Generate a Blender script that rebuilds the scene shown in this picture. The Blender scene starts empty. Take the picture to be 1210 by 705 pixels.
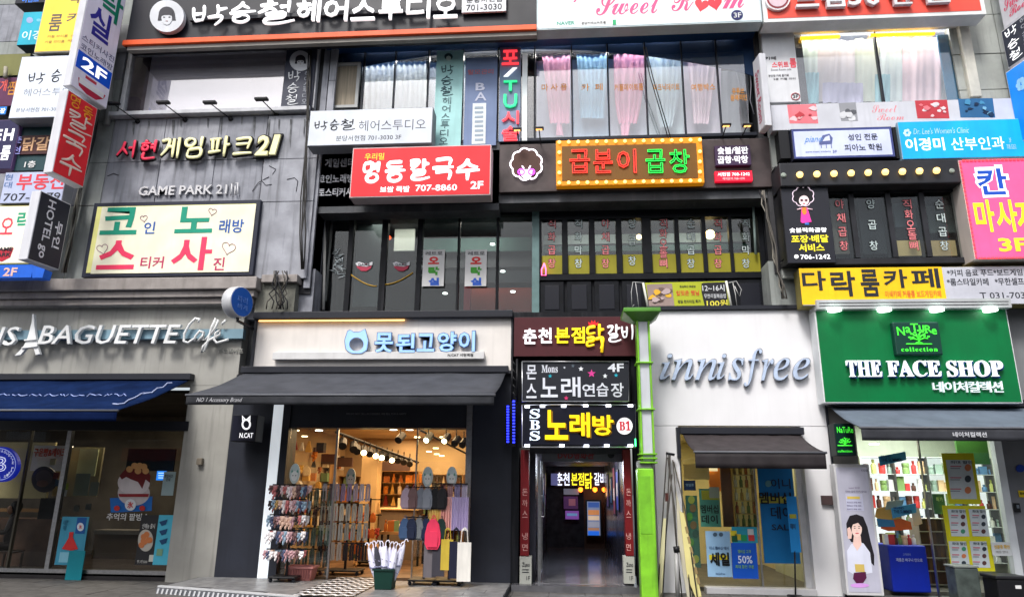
import bpy, bmesh, math, random
from mathutils import Vector, Matrix, noise
random.seed(7)
S = bpy.context.scene
COL = S.collection
R = math.radians
# ---------------------------------------------------------------- camera
CAMP = Vector((0, -12.5, 1.6)); FPX = 830.0
yaw, pit, rol = R(-4.4), R(15.2), R(0.6)
FW = Vector((math.sin(yaw)*math.cos(pit), math.cos(yaw)*math.cos(pit), math.sin(pit)))
RT0 = Vector((math.cos(yaw), -math.sin(yaw), 0)); UP0 = RT0.cross(FW)
RT = RT0*math.cos(rol)+UP0*math.sin(rol); UP = UP0*math.cos(rol)-RT0*math.sin(rol)
cd = bpy.data.cameras.new('camera'); cam = bpy.data.objects.new('camera', cd); COL.objects.link(cam)
cam.matrix_world = Matrix(((RT.x, UP.x, -FW.x, CAMP.x), (RT.y, UP.y, -FW.y, CAMP.y), (RT.z, UP.z, -FW.z, CAMP.z), (0, 0, 0, 1)))
cd.sensor_width = 36; cd.lens = FPX/1210*36; cd.clip_end = 2000; cd.clip_start = .05
S.camera = cam
# ---------------------------------------------------------------- light
w = bpy.data.worlds.new('World'); S.world = w; w.use_nodes = True
nt = w.node_tree; nt.nodes.clear()
sk = nt.nodes.new('ShaderNodeTexSky'); sk.sky_type = 'NISHITA'; sk.sun_disc = False
sk.sun_elevation = R(52); sk.sun_rotation = R(200); sk.air_density = 1.0; sk.dust_density = 4.0; sk.ozone_density = 1.0
hs = nt.nodes.new('ShaderNodeHueSaturation'); hs.inputs['Saturation'].default_value = 0.45
bg = nt.nodes.new('ShaderNodeBackground'); bg.inputs[1].default_value = 0.13
wo = nt.nodes.new('ShaderNodeOutputWorld')
nt.links.new(sk.outputs[0], hs.inputs['Color']); nt.links.new(hs.outputs[0], bg.inputs[0]); nt.links.new(bg.outputs[0], wo.inputs[0])
sl = bpy.data.lights.new('sun', 'SUN'); sl.energy = 1.7; sl.angle = R(14); sl.color = (1, .97, .93)
so = bpy.data.objects.new('sun', sl); COL.objects.link(so)
so.rotation_euler = (R(38), 0, R(-20))
S.view_settings.view_transform = 'Standard'; S.view_settings.look = 'None'
S.view_settings.exposure = 0.74; S.view_settings.gamma = 1
try:
    S.cycles.max_bounces = 7; S.cycles.transparent_max_bounces = 16; S.cycles.caustics_reflective = False; S.cycles.caustics_refractive = False
    S.cycles.sample_clamp_indirect = 4; S.cycles.use_denoising = True
except Exception: pass
# ---------------------------------------------------------------- helpers
def at(px, py, Y):
    d = FW*FPX+RT*(px-605)-UP*(py-352.5)
    t = (Y-CAMP.y)/d.y
    return CAMP+d*t
def rect(x0, y0, x1, y1, Y):
    xm, ym = (x0+x1)/2, (y0+y1)/2
    return at(x0, ym, Y).x, at(x1, ym, Y).x, at(xm, y1, Y).z, at(xm, y0, Y).z
ROOT = {}
def thing(name, label, cat, loc=(0, 0, 0), group=None, rotz=0, kind=None):
    o = bpy.data.objects.new(name, None); COL.objects.link(o)
    o.empty_display_size = .2
    o.location = loc; o.rotation_euler = (0, 0, rotz); o['label'] = label
    if cat: o['category'] = cat
    if group: o['group'] = group
    if kind: o['kind'] = kind
    ROOT[o.name] = Matrix.Translation(loc) @ Matrix.Rotation(rotz, 4, 'Z')
    return o
def tpx(name, label, cat, px, py, Y, **k): return thing(name, label, cat, tuple(at(px, py, Y)), **k)
class MB:
    def __init__(s): s.v = []; s.f = []
    def add(s, vs, fs):
        b = len(s.v); s.v += [Vector(v) for v in vs]; s.f += [tuple(i+b for i in f) for f in fs]; return s
    def box(s, x0, x1, y0, y1, z0, z1):
        return s.add([(x0, y0, z0), (x1, y0, z0), (x1, y1, z0), (x0, y1, z0), (x0, y0, z1), (x1, y0, z1), (x1, y1, z1), (x0, y1, z1)],
                     [(0, 3, 2, 1), (4, 5, 6, 7), (0, 1, 5, 4), (1, 2, 6, 5), (2, 3, 7, 6), (3, 0, 4, 7)])
    def prism(s, pts, off):   # closed outline (3D pts) extruded by off; fan-safe through ngon
        n = len(pts); off = Vector(off)
        a = [Vector(p) for p in pts]
        return s.add(a+[p+off for p in a], [tuple(range(n)), tuple(range(2*n-1, n-1, -1))]+[(i, i+n, (i+1) % n+n, (i+1) % n) for i in range(n)])
    def tube(s, path, r, n=8, cap=True):
        path = [Vector(p) for p in path]; m = len(path)
        rs = r if isinstance(r, (list, tuple)) else [r]*m
        b = []; prev = None
        for i, p in enumerate(path):
            t = (path[min(i+1, m-1)]-path[max(i-1, 0)]).normalized()
            a = prev if prev is not None else (Vector((0, 0, 1)) if abs(t.z) < .9 else Vector((1, 0, 0)))
            u = (a-t*a.dot(t)).normalized(); prev = u; q = t.cross(u)
            b += [p+(u*math.cos(2*math.pi*k/n)+q*math.sin(2*math.pi*k/n))*rs[i] for k in range(n)]
        fs = [(i*n+k, i*n+(k+1) % n, (i+1)*n+(k+1) % n, (i+1)*n+k) for i in range(m-1) for k in range(n)]
        if cap: fs += [tuple(range(n-1, -1, -1)), tuple(range((m-1)*n, m*n))]
        return s.add(b, fs)
    def lathe(s, prof, c=(0, 0, 0), n=16, ax='z'):
        c = Vector(c); b = []
        for r, h in prof:
            for k in range(n):
                a = 2*math.pi*k/n
                b.append(c+(Vector((r*math.cos(a), r*math.sin(a), h)) if ax == 'z' else Vector((r*math.cos(a), -h, r*math.sin(a)))))
        m = len(prof)
        fs = [(i*n+k, i*n+(k+1) % n, (i+1)*n+(k+1) % n, (i+1)*n+k) for i in range(m-1) for k in range(n)]
        fs += [tuple(range(n-1, -1, -1)), tuple(range((m-1)*n, m*n))]
        return s.add(b, fs)
    def sheet(s, fn, nu, nv):
        b = [fn(i/nu, j/nv) for j in range(nv+1) for i in range(nu+1)]
        return s.add(b, [(j*(nu+1)+i, j*(nu+1)+i+1, (j+1)*(nu+1)+i+1, (j+1)*(nu+1)+i) for j in range(nv) for i in range(nu)])
    def build(s, name, mat, parent=None, smooth=False, bevel=0, local=False, kind=None, label=None, cat=None, group=None):
        me = bpy.data.meshes.new(name)
        inv = ROOT[root_of(parent).name].inverted() if (parent and not local) else Matrix()
        me.from_pydata([tuple(inv @ v) for v in s.v], [], s.f)
        bm = bmesh.new(); bm.from_mesh(me); bmesh.ops.recalc_face_normals(bm, faces=bm.faces)
        if smooth:
            for f in bm.faces: f.smooth = len(f.verts) < 7
        bm.to_mesh(me); bm.free()
        me.materials.append(mat)
        o = bpy.data.objects.new(name, me); COL.objects.link(o)
        if parent: o.parent = parent
        if bevel:
            m = o.modifiers.new('bevel', 'BEVEL'); m.width = bevel; m.segments = 2; m.limit_method = 'ANGLE'
        if kind: o['kind'] = kind
        if label: o['label'] = label
        if cat: o['category'] = cat
        if group: o['group'] = group
        return o
def root_of(o):
    while o.parent: o = o.parent
    return o
def inst(o, loc, parent=None, rotz=None, scale=None, name=None):
    c = o.copy(); COL.objects.link(c); c.parent = parent if parent else o.parent
    c.location = loc
    if rotz is not None: c.rotation_euler = (0, 0, rotz)
    if scale: c.scale = scale
    return c
def dup(root, loc=None, label=None, rotz=None):
    def rec(o, p):
        c = o.copy(); COL.objects.link(c); c.parent = p
        for ch in o.children: rec(ch, c)
        return c
    c = rec(root, root.parent)
    if loc is not None: c.location = loc
    if rotz is not None: c.rotation_euler = (0, 0, rotz)
    if label: c['label'] = label
    ROOT[c.name] = Matrix.Translation(c.location) @ Matrix.Rotation(c.rotation_euler.z, 4, 'Z')
    return c
# pixel-frame builders on facade planes: front face at depth Y, body runs back by dep
def box(p, name, mat, x0, y0, x1, y1, Y, dep, **k):
    a, b, c, d = rect(x0, y0, x1, y1, Y)
    return MB().box(a, b, Y, Y+dep, c, d).build(name, mat, p, **k)
def wbox(p, name, mat, x0, x1, y0, y1, z0, z1, **k): return MB().box(x0, x1, y0, y1, z0, z1).build(name, mat, p, **k)
def poly(p, name, mat, pts, Y, dep=.004, **k):
    return MB().prism([at(x, y, Y) for x, y in pts], (0, dep, 0)).build(name, mat, p, **k)
def ell(p, name, mat, cx, cy, rx, ry, Y, dep=.004, n=24, **k):
    return poly(p, name, mat, [(cx+rx*math.cos(2*math.pi*i/n), cy+ry*math.sin(2*math.pi*i/n)) for i in range(n)], Y, dep, **k)
def frame(p, name, mat, x0, y0, x1, y1, Y, dep, w, split=True, **k):   # four bars round a px rect, w in metres
    a, b, c, d = rect(x0, y0, x1, y1, Y); m = MB()
    m.box(a, a+w, Y, Y+dep, c, d).box(b-w, b, Y, Y+dep, c, d).box(a+w, b-w, Y, Y+dep, d-w, d).box(a+w, b-w, Y, Y+dep, c, c+w)
    return m.build(name, mat, p, **k)
def line(p, name, mat, pts, r, n=6, **k): return MB().tube([at(*q) for q in pts], r, n).build(name, mat, p, smooth=True, **k)
# ---------------------------------------------------------------- text
def glyph_mesh(s, weight=0, shear=0, ext=0, space=1.0, res=2, outline=0, lsp=1.0):
    weight = (weight*.34 if weight < .08 else weight*.5) if weight > 0 else weight
    if weight > 0 and ord(s[0]) < 128: weight *= 1.3
    cu = bpy.data.curves.new('t', 'FONT'); cu.body = s; cu.resolution_u = res; cu.shear = shear
    cu.space_character = space; cu.space_line = lsp; cu.align_x = 'CENTER' if '\n' in s else 'LEFT'
    if outline:
        cu.fill_mode = 'NONE'; cu.bevel_depth = outline; cu.bevel_resolution = 1
    else:
        cu.offset = weight; cu.extrude = .5 if ext else 0
    o = bpy.data.objects.new('t', cu)
    me = bpy.data.meshes.new_from_object(o)
    bpy.data.objects.remove(o); bpy.data.curves.remove(cu)
    return me
def text(p, s, mat, x0, y0, x1, y1, Y, dep=.006, weight=.012, shear=0, split=False, name='lettering', wob=0, space=1.0,
         outline=0, frame_=None, label=None, lsp=1.0):
    """text fitted to a photo rectangle; frame_ = (uvz function) for angled boards"""
    me = glyph_mesh(s, weight, shear, dep, space, outline=outline, lsp=lsp)
    if not me.vertices: return None
    vs = [v.co.copy() for v in me.vertices]; fs = [tuple(f.vertices) for f in me.polygons]
    bpy.data.meshes.remove(me)
    if not fs: return None
    ax = min(v.x for v in vs); bx_ = max(v.x for v in vs); ay = min(v.y for v in vs); by = max(v.y for v in vs)
    if frame_ is None: a, b, c, d = rect(x0, y0, x1, y1, Y)
    else: a, b, c, d = x0, x1, y0, y1
    out = []
    sz = (d-c)/max(by-ay, 1e-6)
    for v in vs:
        u, t = (v.x-ax)/(bx_-ax), (v.y-ay)/(by-ay)
        X = a+(b-a)*u; Z = c+(d-c)*t
        if wob:
            n_ = noise.noise_vector(Vector((X*3.1/(d-c), Z*3.1/(d-c), 3)))
            X += n_.x*wob*(d-c); Z += n_.y*wob*(d-c)
        if outline: D = -v.z*sz
        else: D = (0 if v.z > 0 else dep) if dep else 0
        out.append(Vector((X, Y+D, Z)) if frame_ is None else Vector((X, Y+D, Z)))
    # merge doubled side vertices so that islands = glyph strokes
    if not split:
        return MB().add(out, fs).build(name, mat, p, local=frame_ is not None, label=label)
    ends = []
    for i in range(1, len(s)+1):
        if s[i-1] == ' ': ends.append(None); continue
        m2 = glyph_mesh(s[:i], weight, shear, 0, space, res=1); mx = max(v.co.x for v in m2.vertices); bpy.data.meshes.remove(m2)
        ends.append(mx)
    edges = [e for e in ends if e is not None]
    par = list(range(len(vs)))
    key = {}
    def fd(i):
        while par[i] != i: par[i] = par[par[i]]; i = par[i]
        return i
    for i, v in enumerate(vs):
        k_ = (round(v.x, 4), round(v.y, 4))
        if k_ in key: par[fd(i)] = fd(key[k_])
        else: key[k_] = i
    for f in fs:
        for i in f[1:]: par[fd(i)] = fd(f[0])
    isl = {}
    for i in range(len(vs)): isl.setdefault(fd(i), []).append(i)
    own = {}
    for r_, idx in isl.items():
        cx = (min(vs[i].x for i in idx)+max(vs[i].x for i in idx))/2
        g = next((gi for gi, e in enumerate(edges) if cx <= e), len(edges)-1)
        for i in idx: own[i] = g
    res = []
    for g in range(len(edges)):
        ff = [f for f in fs if own[f[0]] == g]
        if not ff: continue
        used = sorted({i for f in ff for i in f}); mp = {i: j for j, i in enumerate(used)}
        mb = MB(); mb.v = [out[i] for i in used]; mb.f = [tuple(mp[i] for i in f) for f in ff]
        res.append(mb.build('letter', mat, p, local=frame_ is not None))
    return res
def vtext(p, s, mat, x0, y0, x1, y1, Y, **k):   # characters stacked top to bottom; x may drift from the top to the bottom edge
    n = len(s); h = (y1-y0)/n
    x2 = k.pop('x2', None)
    for i, ch in enumerate(s):
        if ch == ' ': continue
        dx = 0 if x2 is None else (x2-x0)*(i+.5)/n
        text(p, ch, mat, x0+dx, y0+h*i+h*.1, x1+dx, y0+h*(i+1)-h*.08, Y, **k)
BOLD = lambda s: ''.join(chr(0x1D400+ord(c)-65) if 'A' <= c <= 'Z' else chr(0x1D41A+ord(c)-97) if 'a' <= c <= 'z' else chr(0x1D7CE+ord(c)-48) if '0' <= c <= '9' else c for c in s)
ITAL = lambda s: ''.join(chr(0x1D434+ord(c)-65) if 'A' <= c <= 'Z' else chr(0x1D44E+ord(c)-97) if 'a' <= c <= 'z' else c for c in s)
SCRIPT = lambda s: ''.join(chr(0x1D4D0+ord(c)-65) if 'A' <= c <= 'Z' else chr(0x1D4EA+ord(c)-97) if 'a' <= c <= 'z' else c for c in s)
RL = [(.2, .58), (.72, .54), (.68, .7), (.25, .76), (.22, .94), (.6, .97), (1.05, .86)]
BR = {'박': [[(.0, .1), (.02, .45), (.09, .76)], [(.3, .0), (.33, .4), (.3, .76)], [(.04, .44), (.3, .38)], [(.08, .76), (.3, .72)], [(.7, 0), (.74, .3), (.72, .5)], [(.75, .24), (.99, .16)], [(.46, .62), (.84, .56), (.84, .78), (.68, 1.02)]],
      '승': [[(.5, 0), (.32, .24), (.05, .4)], [(.45, .14), (.74, .3)], [(0, .54), (.5, .49), (1, .46)], [(.45, .62), (.2, .72), (.2, .9), (.5, .98), (.75, .85), (.7, .68), (.45, .62)]],
      '철': [[(.22, 0), (.38, .05)], [(.03, .2), (.52, .13)], [(.34, .16), (.2, .36), (-.02, .5)], [(.28, .27), (.5, .42)], [(.6, .28), (.8, .25)], [(.85, 0), (.85, .5)], RL],
      '닭': [[(.52, .06), (.12, .12), (.1, .36), (.5, .32)], [(.74, -.05), (.72, .5)], [(.74, .22), (1, .17)], [(.02, .56), (.38, .53), (.36, .66), (.06, .71), (.06, .88), (.44, .82)], [(.5, .6), (.9, .54), (.88, .8), (.78, 1.0)]],
      '갈': [[(.05, .12), (.42, .06), (.34, .3), (.1, .5)], [(.72, -.04), (.7, .46)], [(.72, .22), (1, .16)], RL],
      '비': [[(.0, .1), (.02, .5), (.1, .9)], [(.36, .1), (.36, .5), (.32, .86)], [(.02, .52), (.36, .46)], [(.1, .9), (.32, .86)], [(.75, -.05), (.78, .5), (.72, 1.05)]],
      '게': [[(.02, .12), (.4, .06), (.32, .5), (.05, .85)], [(.38, .42), (.6, .38)], [(.64, .0), (.64, .95)], [(.9, -.05), (.9, 1.0)]],
      '임': [[(.25, .02), (.05, .14), (.08, .36), (.3, .42), (.48, .28), (.45, .1), (.25, .02)], [(.82, -.05), (.8, .5)], [(.22, .6), (.78, .56), (.78, .94), (.22, .96), (.22, .6)]],
      '파': [[(.02, .14), (.56, .08)], [(.16, .14), (.2, .72)], [(.42, .12), (.4, .7)], [(0, .78), (.6, .7)], [(.8, -.04), (.78, 1.0)], [(.8, .42), (1.02, .38)]],
      '크': [[(.1, .08), (.82, .02), (.82, .35), (.74, .62)], [(.12, .36), (.78, .32)], [(0, .9), (.5, .86), (1.0, .84)]],
      '서': [[(.34, .02), (.26, .4), (0, .86)], [(.26, .4), (.56, .8)], [(.58, .42), (.8, .4)], [(.86, -.05), (.86, 1.02)]],
      '현': [[(.22, -.02), (.4, .02)], [(.02, .15), (.56, .1)], [(.28, .22), (.1, .32), (.16, .48), (.38, .46), (.44, .3), (.28, .22)], [(.6, .22), (.84, .2)], [(.6, .38), (.84, .36)], [(.88, -.05), (.87, .62)], [(.24, .62), (.24, .96), (.95, .92)]],
      '명': [[(.05, .08), (.46, .04), (.44, .42), (.08, .45), (.05, .08)], [(.5, .14), (.8, .12)], [(.5, .32), (.8, .3)], [(.84, -.04), (.84, .52)], [(.5, .6), (.25, .72), (.3, .94), (.58, .99), (.82, .84), (.74, .64), (.5, .6)]],
      '동': [[(.82, .03), (.22, .06), (.2, .28), (.85, .26)], [(.5, .3), (.5, .46)], [(.0, .5), (.5, .47), (1, .46)], [(.48, .62), (.22, .72), (.26, .94), (.54, 1.0), (.78, .86), (.72, .66), (.48, .62)]],
      '칼': [[(.05, .08), (.46, .04), (.38, .26), (.1, .48)], [(.06, .26), (.4, .24)], [(.74, -.04), (.72, .48)], [(.74, .22), (1, .2)], RL],
      '국': [[(.15, .05), (.82, .0), (.78, .3)], [(.0, .45), (.5, .42), (1, .4)], [(.5, .44), (.5, .6)], [(.15, .66), (.82, .61), (.78, 1.03)]],
      '수': [[(.52, .0), (.34, .3), (.05, .46)], [(.48, .16), (.6, .32), (.92, .42)], [(.0, .62), (.5, .58), (1, .55)], [(.5, .6), (.48, 1.05)]]}
def _spl(p, k=4):
    q = [p[0]]+list(p)+[p[-1]]; out = []
    for i in range(1, len(q)-2):
        a, b, c, d = (Vector(v) for v in q[i-1:i+3])
        for j in range(k):
            t = j/k; out.append(.5*((2*b)+(c-a)*t+(2*a-5*b+4*c-d)*t*t+(3*b-a-3*c+d)*t**3))
    return out+[Vector(q[-1])]
def brush(p, ch, M, x0, y0, x1, y1, Y, w=.075, flat=.25, name='letter', grow=0, frame_=False):
    """hand-brushed character: tapering strokes, one mesh per character"""
    if not frame_:
        A, B, Cc, D = rect(x0, y0, x1, y1, Y)
    else: A, B, Cc, D = x0, y0, x1, y1
    H = D-Cc; r0 = w*H+grow; mb = MB()
    for si, st in enumerate(BR[ch]):
        pts = _spl(st); n = len(pts); m = MB()
        P3 = [Vector((A+(B-A)*q.x, Y-.0006*si, D-H*q.y)) for q in pts]
        m.tube(P3, [r0*(1.05-.5*(i/(n-1))**2)*(.75 if i == 0 else 1) for i in range(n)], 7)
        for v in m.v: v.y = Y+(v.y-Y)*flat
        mb.add(m.v, m.f)
    return mb.build(name, M, p, smooth=True, local=bool(frame_))
# ---------------------------------------------------------------- materials
def mat(name, col, rough=.55, metal=0, emit=0, var=.12, scale=6, bump=0, streak=0, coat=0, ecol=None, detail=5, stretch=(1, 1, 1), stain=None, blotch=0, spec=.28):
    emit = emit*(.5 if emit < 3 else .75)
    m = bpy.data.materials.new(name); m.use_nodes = True; N = m.node_tree.nodes; L = m.node_tree.links
    b = N['Principled BSDF']; b.inputs['Roughness'].default_value = rough; b.inputs['Metallic'].default_value = metal
    b.inputs['Specular IOR Level'].default_value = spec
    if coat: b.inputs['Coat Weight'].default_value = coat; b.inputs['Coat Roughness'].default_value = .15
    tc = N.new('ShaderNodeTexCoord'); mp = N.new('ShaderNodeMapping'); mp.inputs['Scale'].default_value = stretch
    L.new(tc.outputs['Object'], mp.inputs[0])
    def nz(sc, det, src=mp):
        n = N.new('ShaderNodeTexNoise'); n.inputs['Scale'].default_value = sc; n.inputs['Detail'].default_value = det; L.new(src.outputs[0], n.inputs[0]); return n
    def mixc(a, fac, c2, lo, hi):
        r = N.new('ShaderNodeMapRange'); r.inputs[1].default_value = lo; r.inputs[2].default_value = hi; L.new(fac, r.inputs[0])
        x = N.new('ShaderNodeMix'); x.data_type = 'RGBA'; L.new(r.outputs[0], x.inputs[0])
        if isinstance(a, tuple): x.inputs[6].default_value = a
        else: L.new(a, x.inputs[6])
        x.inputs[7].default_value = c2
        return x.outputs[2]
    c = (*col, 1); dark = tuple(max(0, q*(1-var*1.6)) for q in col)+(1,); lite = tuple(min(1, q*(1+var)) for q in col)+(1,)
    n1 = nz(scale, detail); o = mixc(lite, n1.outputs[0], dark, .35, .68)
    if blotch:
        n3 = nz(scale*.22, 4); o = mixc(o, n3.outputs[0], tuple(q*(1-blotch) for q in col)+(1,), .5, .72)
    if streak:
        m2 = N.new('ShaderNodeMapping'); m2.inputs['Scale'].default_value = (5, 5, .35); L.new(tc.outputs['Object'], m2.inputs[0])
        n2 = nz(2.2, 6, m2); sc = stain or tuple(q*(1-streak) for q in col)
        o = mixc(o, n2.outputs[0], (*sc, 1), .52, .8)
    L.new(o, b.inputs['Base Color'])
    if emit:
        b.inputs['Emission Strength'].default_value = emit
        if ecol: b.inputs['Emission Color'].default_value = (*ecol, 1)
        else: L.new(o, b.inputs['Emission Color'])
    if bump:
        n4 = nz(scale*4, 6); bp = N.new('ShaderNodeBump'); bp.inputs['Strength'].default_value = bump; bp.inputs['Distance'].default_value = .02
        L.new(n4.outputs[0], bp.inputs['Height']); L.new(bp.outputs[0], b.inputs['Normal'])
    rr = N.new('ShaderNodeMapRange'); L.new(n1.outputs[0], rr.inputs[0]); rr.inputs[3].default_value = max(.02, rough-.08); rr.inputs[4].default_value = min(1, rough+.12)
    L.new(rr.outputs[0], b.inputs['Roughness'])
    return m
def glassmat(name, tint=(1, 1, 1), refl=1.0, ior=1.5, rough=0.0):
    m = bpy.data.materials.new(name); m.use_nodes = True; N = m.node_tree.nodes; L = m.node_tree.links; N.clear()
    o = N.new('ShaderNodeOutputMaterial'); t = N.new('ShaderNodeBsdfTransparent'); t.inputs[0].default_value = (*tint, 1)
    g = N.new('ShaderNodeBsdfGlossy'); g.inputs['Roughness'].default_value = rough; g.inputs[0].default_value = (refl, refl, refl, 1)
    ge = N.new('ShaderNodeNewGeometry'); dt = N.new('ShaderNodeVectorMath'); dt.operation = 'DOT_PRODUCT'; L.new(ge.outputs['Normal'], dt.inputs[0]); L.new(ge.outputs['Incoming'], dt.inputs[1])
    def mth(op, a, b=None):
        n = N.new('ShaderNodeMath'); n.operation = op
        for i, q in enumerate((a, b)):
            if q is None: continue
            if isinstance(q, (int, float)): n.inputs[i].default_value = q
            else: L.new(q, n.inputs[i])
        return n
    F0 = ((ior-1)/(ior+1))**2
    ab = mth('ABSOLUTE', dt.outputs['Value']); om = mth('SUBTRACT', 1.0, ab.outputs[0]); om.use_clamp = True; pw = mth('POWER', om.outputs[0], 5.0)
    f = mth('MULTIPLY_ADD', pw.outputs[0], 1-F0); f.inputs[2].default_value = F0
    tc = N.new('ShaderNodeTexCoord'); nn = N.new('ShaderNodeTexNoise'); nn.inputs['Scale'].default_value = .9; nn.inputs['Detail'].default_value = 1; L.new(tc.outputs['Object'], nn.inputs[0])
    bp = N.new('ShaderNodeBump'); bp.inputs['Strength'].default_value = .12; bp.inputs['Distance'].default_value = .03; L.new(nn.outputs[0], bp.inputs['Height']); L.new(bp.outputs[0], g.inputs['Normal'])
    x = N.new('ShaderNodeMixShader'); L.new(f.outputs[0], x.inputs[0]); L.new(t.outputs[0], x.inputs[1]); L.new(g.outputs[0], x.inputs[2]); L.new(x.outputs[0], o.inputs[0])
    return m
_mc = {}
def C(r, g, b, rough=.5, emit=0, **k):   # plain colour from photo-like sRGB 0..255
    key = (r, g, b, rough, emit, tuple(sorted(k.items())))
    if key not in _mc:
        l = tuple(((q/255)/12.92 if q/255 <= .04045 else ((q/255+.055)/1.055)**2.4) for q in (r, g, b))
        _mc[key] = mat('paint_%d' % len(_mc), l, rough, emit=emit, **{'var': .07, 'scale': 2.2, 'streak': .10, **k})
    return _mc[key]
WHITE = C(215, 218, 222); BLACK = C(18, 19, 24, .45); DARK = C(34, 36, 44, .5)
LED_W = C(250, 250, 255, .4, 1.1); METAL = mat('brushed_steel', (.45, .46, .48), .3, 1, var=.1, scale=20)
ALU = mat('painted_aluminium', (.55, .56, .58), .45, .2, var=.06)
GLASS = glassmat('window_glass', (.93, .96, .95)); GLASSD = glassmat('tinted_glass', (.82, .86, .86), ior=1.42); GLASSC = glassmat('clear_glass', (.93, .95, .93), refl=.9, ior=1.6)
# ================================================================ SETTING
def struct(o): o['kind'] = 'structure'; return o
ASPH = mat('asphalt', (.05, .05, .053), .85, var=.25, scale=14, bump=.4, blotch=.3)
struct(wbox(None, 'ground', ASPH, -300, 300, -300, 300, -.3, -.152))
PAVE = mat('paving_stone', (.10, .095, .09), .6, var=.2, scale=5, bump=.25, blotch=.2)
struct(wbox(None, 'pavement', mat('pavement_bed', (.1, .1, .1), .8), -30, 30, -4.6, 16, -.15, -.012))
kerb = mat('kerb_granite', (.3, .3, .3), .7, var=.2, scale=20)
struct(wbox(None, 'kerb', kerb, -30, 30, -4.78, -4.6, -.3, -.002))
pv = bpy.data.objects['pavement']; tl = None; random.seed(3)
for i in range(-17, 18):
    for j in range(4):
        if tl is None:
            tl = MB().box(-.285, .285, -.285, .285, -.02, 0).build('paving_slab', PAVE, pv, bevel=.006, local=True)
            o = tl
        else: o = inst(tl, (0, 0, 0))
        o.location = (i*.58, -1.9+j*.58-(.0), random.uniform(-.002, .002))
# ================================================================ STONE BUILDING (left bay)
STONE = mat('weathered_stone', (.28, .29, .33), .75, var=.2, scale=2.4, bump=.35, streak=.62, blotch=.25)
STONE2 = mat('weathered_stone_pale', (.33, .34, .38), .75, var=.16, scale=2.2, bump=.35, streak=.6, blotch=.2)
STONEG = mat('green_grey_stone', (.27, .29, .28), .7, var=.12, scale=2.4, bump=.25, streak=.35)
JOINT = mat('dark_joint', (.05, .05, .055), .9)
CORN = mat('cornice_stone', (.31, .28, .265), .7, var=.12, scale=3, bump=.2, streak=.35)
sb = tpx('stone_building', 'grey weathered stone building with the cream karaoke sign on its wall', 'building', 220, 700, 0)
XL = at(-60, 200, 0).x
X1, X2 = at(118, 200, 0).x, at(378, 200, 0).x
Z_c = at(200, 330, 0).z; Z_top = at(200, -40, 0).z+.6
wbox(sb, 'wall', JOINT, XL-3, X2, .06, .5, Z_c-.3, Z_top)
def panels(parent, cols, rows, Y, M, name='stone_panel', hole=None):
    for i in range(len(cols)-1):
        for j in range(len(rows)-1):
            a, b, c, d = rect(cols[i], rows[j], cols[i+1], rows[j+1], Y)
            c = at(250, rows[j+1], Y).z if True else c; d = at(250, rows[j], Y).z
            a = at(cols[i], 220, Y).x; b = at(cols[i+1], 220, Y).x
            if hole and hole(a, b, c, d): continue
            wbox(parent, name, random.choice(M), a+.006, b-.006, Y+random.uniform(-.004, .004), Y+.07, c+.006, d-.006, bevel=.006)
panels(sb, [-60, -5, 45, 95, 122], [-50, -5, 40, 90, 140, 189, 240, 330], 0, [STONEG, STONEG, STONE])
panels(sb, [122, 185, 250, 308], [138, 189, 240, 330], 0, [STONE, STONE2])
# pier with chipped relief at its right edge
panels(sb, [308, 372], [139, 190, 240, 330], -.045, [STONE2])
panels(sb, [377, 386], [55, 100, 139], -.04, [STONE2])
wbox(sb, 'pier_side', STONE, X2-.12, X2, .0, 1.0, Z_c-.2, Z_top)
# band above the top window
WT = at(250, 62, 0).z
wbox(sb, 'window_head', mat('pale_render', (.42, .43, .45), .7, streak=.3, scale=3), at(122, 60, 0).x, X2, -.14, .1, at(250, 58, .0).z, at(250, 30, 0).z)
# top window
a, b, c, d = at(150, 95, 0).x, at(375, 95, 0).x, at(250, 133, 0).z, at(250, 60, 0).z
FRM = mat('white_window_frame', (.5, .51, .54), .5, var=.08, scale=8)
wnd = MB().box(a-.03, a+.07, -.06, .1, c, d).box(b-.07, b, -.06, .1, c, d).box(a+.07, b-.07, -.06, .1, d-.07, d).build('window_frame', FRM, sb, bevel=.008)
wbox(sb, 'window_sill', FRM, a-.25, b-.05, -.16, .1, c-.09, c, bevel=.01)
CURT_W = mat('cream_blind', (.85, .83, .81), .8, var=.05, scale=1)
wbox(sb, 'blind', CURT_W, a+.45, b-.1, .035, .05, c, d)
wbox(sb, 'blind', mat('brown_curtain', (.16, .13, .13), .9, var=.25, scale=3), a+.07, a+.449, .037, .052, c, d)
wbox(sb, 'window_pane', glassmat('window_glass_bright', (.9, .9, .93), refl=1.0, ior=2.3), a+.07, b-.07, .0, .008, c, d-.07)
wbox(sb, 'window_recess', C(60, 55, 55), a, b, .3, .32, c, d)
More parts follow.
